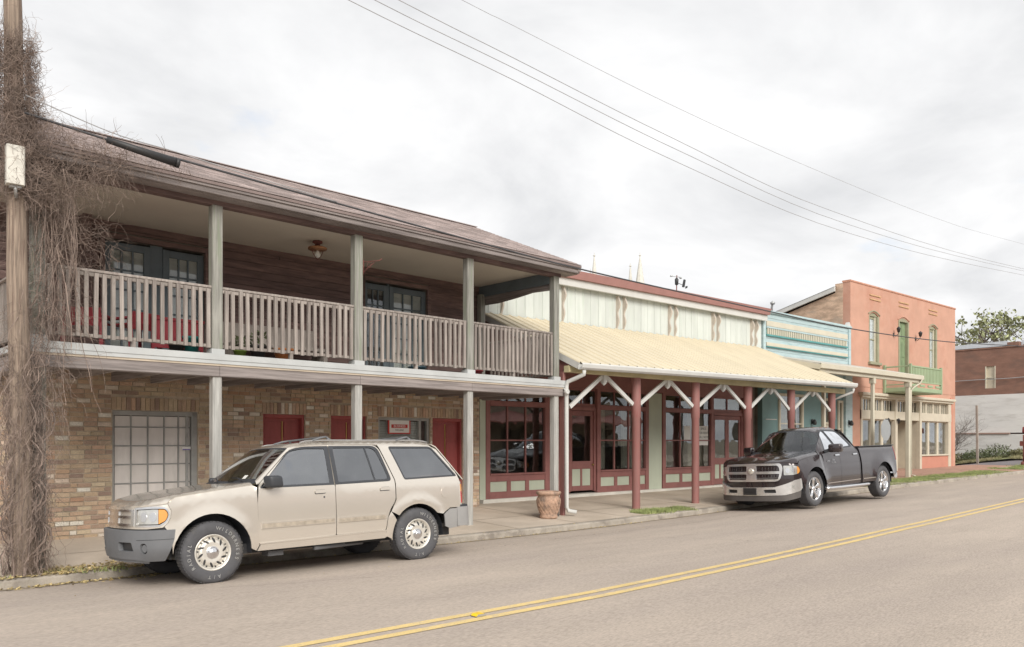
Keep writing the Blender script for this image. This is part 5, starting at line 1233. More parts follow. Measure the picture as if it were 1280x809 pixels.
# grass: blades on the strips by the kerb
def blades(name, label, areas, n, h, m, seed, zf=walkz):
    q = random.Random(seed); b = MB(); tot = sum((a[1] - a[0]) * (a[3] - a[2]) for a in areas)
    for a in areas:
        for k_ in range(int(n * (a[1] - a[0]) * (a[3] - a[2]) / tot)):
            x = q.uniform(a[0], a[1]); v = q.gauss(.5, .26); y = a[2] + (a[3] - a[2]) * v
            if noise.noise(Vector((x * 1.1, y * 1.6, seed))) < -.28 + abs(v - .5) * .55: continue
            z = zf(x, y) - .005; hh = h * q.uniform(.5, 1.3); a_ = q.uniform(0, 3.14); w_ = .009; dx, dy = w_ * math.cos(a_), w_ * math.sin(a_); lx, ly = q.gauss(0, .4) * hh, q.gauss(0, .4) * hh
            b.add([(x - dx, y - dy, z), (x + dx, y + dy, z), (x + lx, y + ly, z + hh)], [(0, 1, 2)])
    tag(b.build(name, m, None, fix=False), label, None, None, 'stuff')
def gb(x): return kerbY(x)
strip = MB()
sheet('grass_strip', frange(24.4, 36.5, .5), lambda x: [kerbY(x) + .17, kerbY(x) + .7, 12.45 + .2 * noise.noise(Vector((x, 0, 0)))], lambda x, y: walkz(x, y) + .008, mat('turf', (.31, .30, .17), .95, var=.3, vs=5, c2=(.33, .28, .17), c2s=1.5), 'green grass strip between the kerb and the brick pavement')
sheet('grass_strip', frange(38.6, 47, .5), lambda x: [kerbY(x) + .17, kerbY(x) + .9, 12.9 + .1 * noise.noise(Vector((x, 3, 0)))], lambda x, y: walkz(x, y) + .008, MATS['turf'], 'short grass patch by the kerb at the right edge')
blades('grass', 'short green grass along the kerb by the brick pavement', [(24.3, 36.6, 11.35, 12.6), (38.5, 47, 11.35, 13.0)], 42000, .055, grass, 2)
blades('grass_tuft', 'tuft of green grass at the foot of the first red canopy post', [(13.5, 15.3, 11.25, 11.85)], 5200, .06, grass, 3)
blades('weeds', 'green weeds in the litter at the foot of the vine covered pole', [(1.2, 2.9, 10.85, 11.2), (2.0, 2.5, 11.0, 11.4)], 420, .05, grass, 4, lambda x, y: .11)
blades('verge_grass', 'long dry grass on the bank by the white wall', [(47.9, 49.8, 13.5, 21)], 16000, .14, drygrass, 5, lambda x, y: walkz(48, y) + .09 + .10 * (x - 48))
# dead leaves and bits along the gutter
q = random.Random(8); b = MB()
def litter(n, x0, x1, y0, y1, s0, s1, zf):
    for k_ in range(n):
        x = q.uniform(x0, x1); y = q.gauss((y0 + y1) / 2, (y1 - y0) / 3); c_ = Vector((x, y, zf(x, y) + .012)); nrm = Vector((q.gauss(0, .35), q.gauss(0, .35), 1)).normalized(); a_ = nrm.orthogonal().normalized(); a_.rotate(Matrix.Rotation(q.uniform(0, 6.28), 3, nrm)); s_ = q.uniform(s0, s1); d_ = nrm.cross(a_) * s_ * .5; a_ = a_ * s_
        b.add([c_ - a_, c_ + d_ - a_ * .2, c_ + a_, c_ - d_ + a_ * .1], [(0, 1, 2, 3)])
gz_ = lambda x, y: (kt(x) if y > kerbY(x) else roadz(x, y))
litter(900, .8, 3.4, 10.8, 11.25, .015, .04, gz_); litter(500, 2.0, 3.0, 11.1, 11.5, .012, .035, lambda x, y: walkz(x, y)); litter(700, 3, 13, 10.86, 11.02, .008, .022, gz_); litter(260, 12, 26, 11.0, 11.2, .008, .02, gz_); litter(120, 2, 14, 9.2, 10.9, .005, .014, lambda x, y: roadz(x, y))
tag(b.build('fallen_leaves', deadleaf, None, fix=False), 'dry yellow leaves and grit scattered along the gutter', None, None, 'stuff')
for (x0, x1, y0, y1, l) in ((15.2, 16.5, 11.75, 11.5, 'thin stain like crack in the sidewalk right of the grass tuft'), ):
    pass

# ================================================================== the other side of the street (seen mirrored in the shop glass)
BO = thing('opposite_shops', 'low row of pale shops with a pink porch mirrored in the shop windows', 'building', (20, -13, 0))
b = MB(); wall_with_holes(b, -12, 28, 0, 4.6, -.2, 0, [(x, x + 2.2, .8, 2.7) for x in frange(-11, 25, 4.5)]); b.build('wall', mat('buff_wall', (.42, .36, .28), .8, var=.2, vs=.5), BO)
b = MB(); b.box(-12, 28, -8, -.3, 0, 4.5); b.build('block', dark2, BO)
b = MB(); b.prism([(0, 3.7), (2.9, 2.95), (2.9, 3.05), (0, 3.8)], -12, 28, 'x'); b.build('porch_roof', mat('pink_metal', (.48, .20, .17), .6), BO)
for x in frange(-11.5, 27.5, 3): b = MB(); b.beam((x, 2.7, .1), (x, 2.7, 3.0), .12, .12); b.build('porch_post', whitep, BO)
leafy_tree('broad_tree', 'broad tree across the street mirrored in the shop glass', (2, -16, 0), 11, 77, leafd, 4, 30, .3)

# ================================================================== vehicles
def in_poly(p, poly):
    c_ = False; n = len(poly)
    for i in range(n):
        x1, y1 = poly[i]; x2, y2 = poly[(i + 1) % n]
        if (y1 > p[1]) != (y2 > p[1]) and p[0] < (x2 - x1) * (p[1] - y1) / (y2 - y1) + x1: c_ = not c_
    return c_
def densify(poly, st_=.07):
    o_ = []
    n = len(poly)
    for i in range(n):
        a, c = Vector(poly[i]), Vector(poly[(i + 1) % n]); k_ = max(1, int(math.ceil((c - a).length / st_)))
        for j in range(k_): o_.append(tuple(a.lerp(c, j / k_)))
    return o_
def inset(poly, g_):
    n = len(poly); ar = sum(poly[i][0] * poly[(i + 1) % n][1] - poly[(i + 1) % n][0] * poly[i][1] for i in range(n)); s_ = 1 if ar > 0 else -1
    o_ = []
    for i in range(n):
        p0, p1, p2 = Vector(poly[i - 1]), Vector(poly[i]), Vector(poly[(i + 1) % n]); d1 = (p1 - p0); d2 = (p2 - p1)
        if d1.length < 1e-6 or d2.length < 1e-6: o_.append(tuple(p1)); continue
        n1 = Vector((-d1.y, d1.x)).normalized() * s_; n2 = Vector((-d2.y, d2.x)).normalized() * s_; m_ = n1 + n2
        m_ = m_.normalized() / max(.4, math.sqrt(max(.01, (1 + n1.dot(n2)) / 2))) if m_.length > .1 else n1
        o_.append(tuple(p1 + m_ * g_))
    return o_
def rpoly(pts, r_=.04, n=4):
    """polygon with rounded corners; a point may carry its own radius"""
    P = [Vector(p[:2]) for p in pts]; o_ = []; m_ = len(P)
    for i in range(m_):
        rr_ = pts[i][2] if len(pts[i]) > 2 else r_
        a, c, d = P[i - 1], P[i], P[(i + 1) % m_]; u, v = (a - c), (d - c); rr_ = min(rr_, u.length * .45, v.length * .45)
        if rr_ < 1e-4: o_.append(tuple(c)); continue
        p, q_ = c + u.normalized() * rr_, c + v.normalized() * rr_
        for k_ in range(n + 1): t = k_ / n; o_.append(tuple((1 - t) ** 2 * p + 2 * t * (1 - t) * c + t * t * q_))
    return o_
def arc(cx, cz, r_, a0, a1, n=14): return [(cx + r_ * math.cos(R(a0 + (a1 - a0) * i / n)), cz + r_ * math.sin(R(a0 + (a1 - a0) * i / n))) for i in range(n + 1)]
def cdt(outer, hls, grid):
    outer = densify(outer, grid); hls = [densify(h, grid) for h in hls]; vs = []; es = []
    for p in [outer] + hls:
        s_ = len(vs); vs += [Vector(q_) for q_ in p]; es += [(s_ + i, s_ + (i + 1) % len(p)) for i in range(len(p))]
    x0 = min(p[0] for p in outer); x1 = max(p[0] for p in outer); z0 = min(p[1] for p in outer); z1 = max(p[1] for p in outer)
    bd = list(vs); x = x0 + grid / 2
    row = 0
    while x < x1:
        z = z0 + grid / 2 + (grid / 2 if row % 2 else 0)
        while z < z1:
            if in_poly((x, z), outer) and not any(in_poly((x, z), h) for h in hls):
                if min((p.x - x) ** 2 + (p.y - z) ** 2 for p in bd) > (grid * .45) ** 2: vs.append(Vector((x, z)))
            z += grid
        x += grid * .87; row += 1
    rv, re, rf, *_ = delaunay_2d_cdt(vs, es, [], 0, 1e-6)
    fs = []
    for f in rf:
        c_ = ((rv[f[0]].x + rv[f[1]].x + rv[f[2]].x) / 3, (rv[f[0]].y + rv[f[1]].y + rv[f[2]].y) / 3)
        if in_poly(c_, outer) and not any(in_poly(c_, h) for h in hls): fs.append(tuple(f))
    return rv, fs, [outer] + hls
class Car:
    """a body whose sides and ends wrap round one ring; s runs along the side (= x) and round both corners"""
    def __init__(s, root, W, L1, Lr, L2, q1, q2, n1, n2, ze, zc, side, bow, lean, lean2=None):
        s.root = root; s.W = W; s.L1 = L1; s.L2 = L2; s.Lr = Lr; s.q1 = q1; s.q2 = q2; s.n1 = n1; s.n2 = n2
        s.ze = ze; s.zc = zc; s.side = side; s.bow = bow; s.lean = lean; s.lean2 = lean2 or (lambda z: 0)
    def ring(s, t, z, off=0):
        yf = 1; x = t; k_ = 0; k2 = 0
        if t < s.L1:
            th = min(1, (s.L1 - t) / s.q1) * math.pi / 2; ex = 2 / s.n1; x = s.L1 - s.L1 * math.sin(th) ** ex; yf = max(0, math.cos(th)) ** ex; k_ = math.sin(th)
        elif t > s.L2:
            th = min(1, (t - s.L2) / s.q2) * math.pi / 2; ex = 2 / s.n2; x = s.L2 + s.Lr * math.sin(th) ** ex; yf = max(0, math.cos(th)) ** ex; k2 = math.sin(th)
        w_ = s.side(x, z)
        zz = lerp_table(s.ze, x); r_ = s.rt(x)
        if z > zz - r_ and k_ < .5 and k2 < .5:
            u = min(r_, z - (zz - r_)); w_ -= (r_ - math.sqrt(max(0, r_ * r_ - u * u)))
        w_ -= off * (1 - max(k_, k2) * .9)
        return Vector((x + k_ * (s.lean(z) + off) - k2 * (s.lean2(z) + off), -w_ * yf, z))
    def rt(s, x): return .05
    def panel(s, name, poly, m, parent=None, off=0.0, th=.018, grid=.07, gap=.0025, hls=(), both=True, join=False, skirt=True, label=None, f=None):
        par = parent if parent is not None else s.root; f = f or (lambda a, c, o_: s.ring(a, c, o_))
        outer = inset(poly, gap) if gap else poly
        rv, fs, loops = cdt(outer, [inset(h, -gap) if gap else h for h in hls], grid)
        outs = []
        for sg_ in ((1, -1) if both else (1,)):
            if not (join and sg_ == -1): b = MB()
            P = [f(v.x, v.y, off) for v in rv]; P = [(p.x, p.y * sg_, p.z) for p in P]
            b.add(P, [t if sg_ == 1 else tuple(reversed(t)) for t in fs], True)
            if skirt:
                for lp in loops:
                    n = len(lp); A = [f(p[0], p[1], off) for p in lp]; B_ = [f(p[0], p[1], off + th) for p in lp]
                    b.add([(p.x, p.y * sg_, p.z) for p in A] + [(p.x, p.y * sg_, p.z) for p in B_], [(i, (i + 1) % n, n + (i + 1) % n, n + i) for i in range(n)])
            if not join or sg_ == -1 or not both:
                o = b.build(name, m, par, fix=False); outs.append(o)
                if label: o['label'] = label
        return outs
    def we(s, x):
        z = lerp_table(s.ze, x); return -s.ring(x, z - s.rt(x) * .29).y
    def top(s, x, y, off=0, ring=None):
        w_ = s.wtop(x); u = min(1, abs(y) / max(.05, w_)); xx = x + s.bow(x) * (1 - u * u)
        z = lerp_table(s.zc, xx)
        if ring is not None:
            d = 9; zr = z
            for (ax, ay, az_), (bx, by, bz_) in zip(ring, ring[1:]):
                vx, vy = bx - ax, by - ay; L = vx * vx + vy * vy; t = 0 if L == 0 else max(0, min(1, ((x - ax) * vx + (abs(y) - ay) * vy) / L)); d_ = math.hypot(x - ax - vx * t, abs(y) - ay - vy * t)
                if d_ < d: d = d_; zr = az_ + (bz_ - az_) * t
            r_ = s.rt(x) * 1.9; u = 1 - min(1, d / r_); z = zr + (z - zr) * math.sqrt(max(0, 1 - u * u))
        return Vector((x, y, z - off))
    def wtop(s, x): return s.side(x, lerp_table(s.ze, x))

def wheel(root, x, y, r_, w_, rim_r, kind, side, m_rim, label=None, text=None):
    """side -1: outer face towards -y"""
    g_ = bpy.data.objects.new('wheel', None); col.objects.link(g_); g_.parent = root; g_.location = (x, y, r_)
    S = side
    b = MB(); h = w_ / 2; pr = [(rim_r, -h * .80), (rim_r + .012, -h * .93), (rim_r + .03, -h * .98), (rim_r + (r_ - rim_r) * .45, -h * 1.02), (r_ - .035, -h * .98), (r_ - .012, -h * .86), (r_ - .003, -h * .7), (r_, -h * .3), (r_, h * .3), (r_ - .003, h * .7), (r_ - .012, h * .86), (r_ - .035, h * .98), (rim_r + .03, h * .98), (rim_r, h * .8)]
    b.lathe([(a, -c * S) for a, c in pr] if S > 0 else pr, 48, axis='y')
    # tread blocks
    for k_ in range(56):
        a = 2 * math.pi * k_ / 56
        for j in range(3):
            y0 = -h * .8 + j * h * .55 + (0.01 if k_ % 2 else 0); a1 = a + .075
            v = [((r_ + e_) * math.cos(q_), yy, (r_ + e_) * math.sin(q_)) for yy in (y0, y0 + h * .46) for q_ in (a, a1) for e_ in (-.004, .004)]
            b.add(v, [(1, 3, 7, 5), (0, 1, 5, 4), (2, 6, 7, 3), (0, 2, 3, 1), (4, 5, 7, 6)])
    b.build('tyre', rubber, g_)
    b = MB(); yo = S * h * .80
    b.lathe([(rim_r + .006, S * h * .84), (rim_r + .006, S * h * .90), (rim_r - .006, S * h * .91), (rim_r - .014, S * h * .80), (rim_r - .03, S * h * .66), (rim_r - .035, -S * h * .6)], 40, axis='y')
    if kind == 'disc':
        b.lathe([(rim_r - .03, S * h * .66), (rim_r - .045, S * h * .60), (rim_r * .80, S * h * .70), (rim_r * .55, S * h * .78), (rim_r * .42, S * h * .72), (.0, S * h * .72)], 40, axis='y')
        rim = b.build('rim', m_rim, g_)
        b = MB(); b.cur = 0
        for k_ in range(10):
            a = 2 * math.pi * k_ / 10 + .2
            def P(r1, da, e_): 
                yy = S * (h * lerp_table([(rim_r * .42, .72), (rim_r * .55, .78), (rim_r * .8, .70), (rim_r, .60)], r1) + e_); return (r1 * math.cos(a + da), yy, r1 * math.sin(a + da))
            q_ = []
            for i in range(10):
                t = 2 * math.pi * i / 10; rr_ = rim_r * .70 + rim_r * .15 * math.cos(t); da = .105 * math.sin(t) / (rr_ / (rim_r * .7)) + .55 * (rr_ - rim_r * .7) / (rim_r * .7); q_.append(P(rr_, da, .0022))
            b.add(q_, [tuple(range(10))])
            q_ = [P(rim_r * .845 + .014 * math.cos(2 * math.pi * i / 8), .31 + .055 * math.sin(2 * math.pi * i / 8), .0022) for i in range(8)]; b.add(q_, [tuple(range(8))])
        tag(b.build('slot_shade', blackm, g_, fix=False), kind='stuff')  # flat black patches on the dish paint the shade inside the recessed slots
        b = MB(); b.lathe([(.075, S * h * .70), (.075, S * h * .80), (.066, S * h * .87), (.06, S * h * .88), (.045, S * h * .86), (.035, S * h * .95), (0, S * h * .97)], 24, axis='y'); b.build('hub_cap', chrome, g_)
    else:
        rim = b.build('rim', m_rim, g_)
        b = MB()
        for k_ in range(5):
            a = 2 * math.pi * k_ / 5 + .3; ca, sa = math.cos(a), math.sin(a)
            def P(r1, lat, dep): return (r1 * ca - lat * sa, S * dep, r1 * sa + lat * ca)
            rr_ = [.045, .12, .2, rim_r - .02]; wd = [.036, .03, .042, .062]; dp = [h * .62, h * .66, h * .72, h * .70]; v = []
            for r1, w1, d1 in zip(rr_, wd, dp): v += [P(r1, -w1, d1 - .012), P(r1, -w1 * .45, d1 + .010), P(r1, w1 * .45, d1 + .010), P(r1, w1, d1 - .012), P(r1, w1, d1 - .05), P(r1, -w1, d1 - .05)]
            b.add(v, [(i * 6 + j, i * 6 + (j + 1) % 6, (i + 1) * 6 + (j + 1) % 6, (i + 1) * 6 + j) for i in range(3) for j in range(6)])
        b.build('spoke', m_rim, g_)
        b = MB(); b.lathe([(0, 0.0), (rim_r - .03, 0)], 24, (0, S * h * .25, 0), 'y'); b.build('brake_disc', mat('brake_dark', (.05, .05, .05), .6), g_)
        b = MB(); b.lathe([(.07, S * h * .5), (.07, S * h * .68), (.045, S * h * .78), (.0, S * h * .80)], 20, axis='y'); b.build('hub_cap', m_rim, g_)
        b = MB()
        for k_ in range(5):
            a = 2 * math.pi * k_ / 5 + .93; b.lathe([(.011, 0), (.011, S * .02), (0, S * .025)], 8, (.058 * math.cos(a), S * h * .66, .058 * math.sin(a)), 'y')
        tag(b.build('lug_nuts', chrome, g_), kind='stuff')
    if text:
        b = MB(); rr_ = rim_r + (r_ - rim_r) * .50
        for word, a0, step in text:
            for k_, ch in enumerate(word):
                if ch == ' ': continue
                o = text_mesh(ch, .058, paper, 'lettering', None, ext=.0008); a = a0 - step * k_
                for v in o.data.vertices:
                    p = v.co; cx, cz_ = p.x * 1.0, p.y
                    q1 = (rr_ + cz_); ang = a - cx / rr_
                    v.co = (q1 * math.cos(ang), S * (h * 1.02 + .0012) + S * 0, q1 * math.sin(ang)) if S < 0 else v.co
                vs = [tuple(v.co) for v in o.data.vertices]; b.add(vs, [tuple(p.vertices) for p in o.data.polygons]); bpy.data.objects.remove(o)
        b.build('raised_lettering', mat('tyre_white', (.62, .62, .60), .8), g_, fix=False)
    return g_
def seats(root, xs, w_, zb, m):
    for x in xs:
        for y in (-w_, w_):
            b = MB(); b.bbox(x - .25, x + .25, y - .24, y + .24, zb, zb + .16, .04); b.beam((x + .20, y, zb + .1), (x + .36, y, zb + .66), .46, .13, (0, 1, 0)); b.beam((x + .37, y, zb + .66), (x + .40, y, zb + .84), .26, .1, (0, 1, 0)); b.build('seat', m, root)

# ------------------------------------------------------------------ the tan SUV
SX = 2.54; SYC = 10.19
suv = thing('parked_suv', 'tan four door SUV with grey bumpers parked at the kerb before the brick building', 'suv', (SX, SYC, 0))
suv.location = (SX, SYC, roadz(4, SYC) - .006); suv.rotation_euler = (R(-2.9), 0, 0)
zeS = [(0, .93), (.1, .97), (.5, 1.045), (1.0, 1.105), (1.44, 1.15), (1.93, 1.575), (2.04, 1.622), (2.22, 1.645), (2.9, 1.66), (3.9, 1.66), (4.14, 1.635), (4.24, 1.58), (4.55, 1.13), (4.62, 1.02), (4.8, .98)]
zcS = [(0, .92), (.03, .955), (.12, .985), (.5, 1.065), (1.0, 1.125), (1.40, 1.165), (1.46, 1.175), (1.96, 1.60), (2.07, 1.648), (2.3, 1.675), (2.9, 1.69), (3.9, 1.69), (4.12, 1.665), (4.24, 1.60), (4.55, 1.13), (4.62, 1.02), (4.8, .98)]
def sideS(x, z):
    w_ = .885 - .055 * max(0, (.62 - z) / .3) ** 2 * .6 - .016 * max(0, (z - .72) / .38) ** 2
    if z > 1.10: w_ -= (z - 1.10) * .29 + .006
    for cx in (.88, 3.75):
        d = abs(math.hypot(x - cx, z - .36) - .47)
        if d < .09 and z > .3: w_ += .016 * (1 + math.cos(math.pi * d / .09)) / 2
    return w_
S = Car(suv, .885, .46, .24, 4.42, 1.12, .98, 2.5, 3.2, zeS, zcS, sideS, lambda x: .17 * max(0, min(1, (x - .7) / .7)) * max(0, min(1, (2.6 - x) / .9)) - .06 * max(0, min(1, (x - 3.8) / .4)), lambda z: .055 + .07 * max(0, z - .7), lambda z: .02 + .35 * max(0, z - 1.05))
S.rt = lambda x: .045 if x < 1.9 else .075
loc = lambda x: lerp_table(zeS, x) - S.rt(x) * .29
AF = (.88, .36, .455); AR = (3.75, .36, .425)
# wheel arch openings as polylines
fa = arc(AF[0], AF[1], AF[2], 178, -8, 20); ra = arc(AR[0], AR[1], AR[2], 188, 12, 18)
hoodline = lambda a, c, n=10: [(a + (c - a) * i / n, loc(a + (c - a) * i / n)) for i in range(n + 1)]
# front fender (from the lamp back to the door)
fender = [(.36, .955)] + [(x, loc(x)) for x in (.46, .6, .8, 1.0, 1.2, 1.38)] + [(1.42, 1.10), (1.425, .80), (1.44, .40), (1.40, .335)] + [p for p in reversed([p for p in fa if p[1] > .30])] + [(.40, .60), (.34, .665), (.30, .70), (.36, .74), (.40, .80), (.41, .88)]
S.panel('front_fender', fender, suvpaint)
# front doors
def win_hole(pts): return rpoly(pts, .03, 4)
fw = [(1.475, 1.115, .02), (2.41, 1.125, .02), (2.44, 1.575, .02), (2.13, 1.58, .10), (1.94, 1.545, .06)]
fdoor = rpoly([(1.43, .42, .02), (2.47, .445, .02), (2.475, 1.12, 0), (2.50, 1.625, .02), (2.10, 1.61, .12), (1.92, 1.55, .05), (1.445, 1.13, .05), (1.42, .9, .0)], .03)
rw = [(2.535, 1.13, .02), (3.31, 1.15, .06), (3.20, 1.585, .10), (2.56, 1.585, .02)]
rdoor = rpoly([(2.475, .445, .02), (3.22, .46, .02), (3.25, .62, .05), (3.30, .74, .06), (3.385, .85, .05), (3.39, 1.13, .02), (3.25, 1.625, .10), (2.50, 1.625, .02), (2.478, 1.12, 0)], .03)
frame_f = rpoly([(1.455, 1.09, .03), (2.465, 1.10, .0), (2.495, 1.61, .0), (2.11, 1.603, .11), (1.925, 1.555, .05)], .03)
frame_r = rpoly([(2.48, 1.10, .0), (3.345, 1.12, .06), (3.24, 1.61, .10), (2.50, 1.61, .0)], .03)
d1 = S.panel('front_door', fdoor, suvpaint, hls=[frame_f]); d2 = S.panel('rear_door', rdoor, suvpaint, hls=[frame_r])
for D, frm, wn_, gl in ((d1, frame_f, fw, glass_car), (d2, frame_r, rw, glass_dark)):
    for k_, sg_ in enumerate((1, -1)):
        W_ = win_hole(wn_)
        if sg_ == 1: S.panel('window_frame', frm, trimblack, parent=D[0], off=.004, hls=[W_], both=False, th=.02, gap=.0); S.panel('window_pane', W_, gl, parent=D[0], off=.014, both=False, skirt=False, gap=-.003)
        else:
            f_ = lambda a, c, o_: (lambda v: Vector((v.x, -v.y, v.z)))(S.ring(a, c, o_))
            S.panel('window_frame', frm, trimblack, parent=D[1], off=.004, hls=[W_], both=False, th=.02, gap=.0, f=f_); S.panel('window_pane', W_, gl, parent=D[1], off=.014, both=False, skirt=False, gap=-.003, f=f_)
    
# vertical bar in the rear door window
S.panel('window_divider', [(3.08, 1.13), (3.10, 1.13), (3.055, 1.585), (3.035, 1.585)], trimblack, parent=suv, off=.006, th=.01, gap=0)
# rear quarter with window
qw = rpoly([(3.555, 1.13, .03), (4.46, 1.155, .03), (4.14, 1.595, .05), (3.42, 1.60, .04)], .03)
raf = [p for p in ra if p[0] > 3.30]
quarter = [(3.395, .86), (3.40, 1.13), (3.26, loc(3.26))] + hoodline(3.45, 4.10, 6) + [(4.17, loc(4.17)), (4.24, loc(4.24)), (4.36, loc(4.36)), (4.47, loc(4.47)), (4.56, 1.06), (4.60, .98), (4.60, .70), (4.30, .70), (4.165, .62)] + [p for p in reversed(ra) if p[1] > .60]+ [(3.31, .70)]
S.panel('rear_quarter', quarter, suvpaint, hls=[qw], grid=.065)
S.panel('quarter_window_frame', inset(qw, -.001), trimblack, off=.003, hls=[inset(qw, .022)], gap=0)
S.panel('quarter_window', inset(qw, .02), glass_dark, off=.010, gap=0, skirt=False)
S.panel('rear_arch_panel', [(3.228, .37), (3.228, .46), (3.257, .62), (3.308, .702)] + [p for p in ra if p[0] < 3.6 and p[1] < .60][::-1] + [(3.31, .33)], suvpaint, gap=.001)
# rocker and lower cladding
S.panel('rocker_panel', [(1.41, .33), (1.45, .41), (3.22, .455), (3.23, .36), (3.2, .345)], suvpaint, off=-.012, th=.05)
S.panel('sill_strip', [(1.44, .425), (3.22, .462), (3.22, .445), (1.44, .41)], suvpaint, off=-.018, th=.02, gap=0)  # thin raised strip in the body paint along the sill
for a, c in ((1.46, 2.45), (2.50, 3.22)): S.panel('door_moulding', [(a, .595 + (a - 1.4) * .006), (c, .60 + (c - 1.4) * .006), (c, .675 + (c - 1.4) * .004), (a, .67)], suvpaint, off=-.012, th=.014, gap=0); S.panel('moulding_strip', [(a + .01, .605), (c - .01, .613), (c - .01, .662), (a + .01, .657)], mat('dusty_moulding', (.36, .31, .25), .7, var=.2, vs=14, coords='obj'), off=-.0135, th=.004, gap=0)
# rear lower: grey cladding and bumper
S.panel('rear_cladding', [(4.18, .61), (4.30, .69), (4.56, .69), (4.62, .44), (4.30, .40), (4.20, .44)], bumpgrey2, off=-.006)
rb_ = [(4.40, .43), (4.42, .70), (5.40, .70), (5.40, .43)]
S2 = Car(suv, .9, .46, .30, 4.44, 1.12, .98, 2.5, 4.0, [(0, 3), (9, 3)], zcS, lambda x, z: .90, lambda x: 0, lambda z: 0, lambda z: -.03)
S2.panel('rear_bumper', [(4.42, .43), (4.42, .705), (5.42, .705), (5.42, .43)], bumpgrey2, join=True, th=.06, gap=0)
S2.panel('bumper_step', [(4.44, .705), (4.44, .735), (5.42, .735), (5.42, .705)], trimblack, join=True, off=.02, th=.08, gap=0)
# tail lamp (wraps the corner)
for z0, z1, m_, nm in ((.93, 1.035, amber, 'turn_lamp'), (.76, .93, redlens, 'tail_lamp'), (.70, .76, lens, 'reverse_lamp')): S.panel(nm, [(4.575, z0), (4.565, z1), (4.86, z1), (4.86, z0)], m_, off=-.012, th=.02, gap=.001)
S.panel('tailgate', [(4.86, .71), (4.86, 1.06), (5.40, 1.06), (5.40, .71)], suvpaint, join=True, gap=0)
S.panel('rear_face_upper', [(4.57, 1.04), (4.57, 1.08), (5.40, 1.08), (5.40, 1.04)], suvpaint, join=True, gap=0)
# fuel door, door handles, lock
fl = [(4.22 + .07 * math.cos(2 * math.pi * i / 20), .925 + .075 * math.sin(2 * math.pi * i / 20)) for i in range(20)]
S.panel('fuel_door', fl, suvpaint, off=-.004, th=.012, gap=0, both=False)
for x0 in (2.18, 3.14):
    S.panel('handle_recess', rpoly([(x0, .985), (x0 + .155, .99), (x0 + .155, 1.045), (x0, 1.04)], .015), trimblack, off=-.001, th=.004, gap=0)
    S.panel('door_handle', rpoly([(x0 + .004, .995), (x0 + .15, 1.0), (x0 + .15, 1.043), (x0 + .004, 1.038)], .012), suvpaint, off=-.016, th=.014, gap=0)
S.panel('door_lock', [(2.31 + .012 * math.cos(i * .785), .945 + .012 * math.sin(i * .785)) for i in range(8)], trimblack, off=-.004, th=.006, gap=0)
# front: lamps, grille, header, bumper
FC = S.L1 - S.q1
S.panel('header_panel', [(FC, .675), (FC, .925), (-.14, .925), (.36, .955), (.41, .88), (.40, .80), (.355, .735), (.28, .69), (.0, .675)], suvpaint, join=True, hls=[rpoly([(-.20, .725), (-.22, .895), (.10, .905, .03), (.32, .90, .06), (.375, .84, .05), (.33, .765, .05), (.22, .725)], .02)], grid=.05)
S.panel('headlamp', rpoly([(-.20, .728), (-.21, .893), (.10, .902, .03), (.20, .899, .01), (.20, .728, .01)], .02), lens, off=.010, gap=.003, grid=.05)
S.panel('turn_lamp', rpoly([(.20, .728, .01), (.20, .899, .01), (.32, .895, .06), (.37, .84, .05), (.33, .767, .05)], .02), amber, off=.010, gap=.003, grid=.05)
for cx_ in (-.08, .10): S.panel('lamp_reflector', [(cx_ + .065 * math.cos(i * .52), .812 + .055 * math.sin(i * .52)) for i in range(12)], chrome, off=.006, th=.004, gap=0)
S.panel('lamp_surround', rpoly([(-.24, .70), (-.26, .92), (.10, .93, .03), (.335, .925, .07), (.40, .84, .06), (.345, .745, .06), (.22, .70)], .02), chrome, off=-.002, th=.006, gap=0, hls=[rpoly([(-.20, .722), (-.22, .898), (.10, .907, .03), (.322, .903, .06), (.38, .84, .05), (.333, .762, .05), (.22, .722)], .02)], grid=.05)
S.panel('grille', [(FC, .71), (FC, .90), (-.27, .90), (-.26, .71)], chrome, join=True, off=-.012, th=.03, gap=0, hls=[[(FC + .05, .74), (FC + .05, .80), (-.31, .80), (-.31, .74)], [(FC + .05, .83), (FC + .05, .875), (-.31, .875), (-.31, .83)]], grid=.05)
S.panel('grille_back', [(FC, .72), (FC, .89), (-.29, .89), (-.28, .72)], blackm, join=True, off=.02, gap=0, grid=.06)
S.panel('gap_strip', [(FC, .64), (FC, .70), (.30, .70), (.38, .66)], blackm, join=True, off=.03, gap=0)
SB_ = Car(suv, .9, .56, .2, 4.4, 1.22, .9, 2.7, 3, [(0, 3), (9, 3)], zcS, lambda x, z: .905 - .10 * max(0, (.46 - z) / .16) ** 1.5, lambda x: 0, lambda z: -.005 + .16 * max(0, .46 - z))
FB = SB_.L1 - SB_.q1
SB_.panel('front_bumper', [(FB, .335), (FB, .665), (.47, .665), (.455, .55), (.36, .31), (.10, .31), (-.2, .335)], bumpgrey, join=True, th=.10, gap=0, grid=.05, hls=[rpoly([(-.50, .43), (-.50, .53), (-.22, .53), (-.18, .43)], .02), rpoly([(-.05, .40, .06), (-.06, .52, .06), (.06, .52, .06), (.07, .40, .06)], .06)])
SB_.panel('bumper_opening', [(FB + .02, .38), (FB + .02, .56), (.10, .56), (.10, .38)], blackm, join=True, off=.05, gap=0)
SB_.panel('bumper_groove', [(-.12, .553), (-.12, .559), (.452, .562), (.452, .556)], blackm, off=-.0015, th=.003, gap=0)
SB_.panel('fog_lamp', [(.005 + .045 * math.cos(i * .52), .46 + .045 * math.sin(i * .52)) for i in range(12)], bumpgrey, off=.02, th=.01, gap=0)
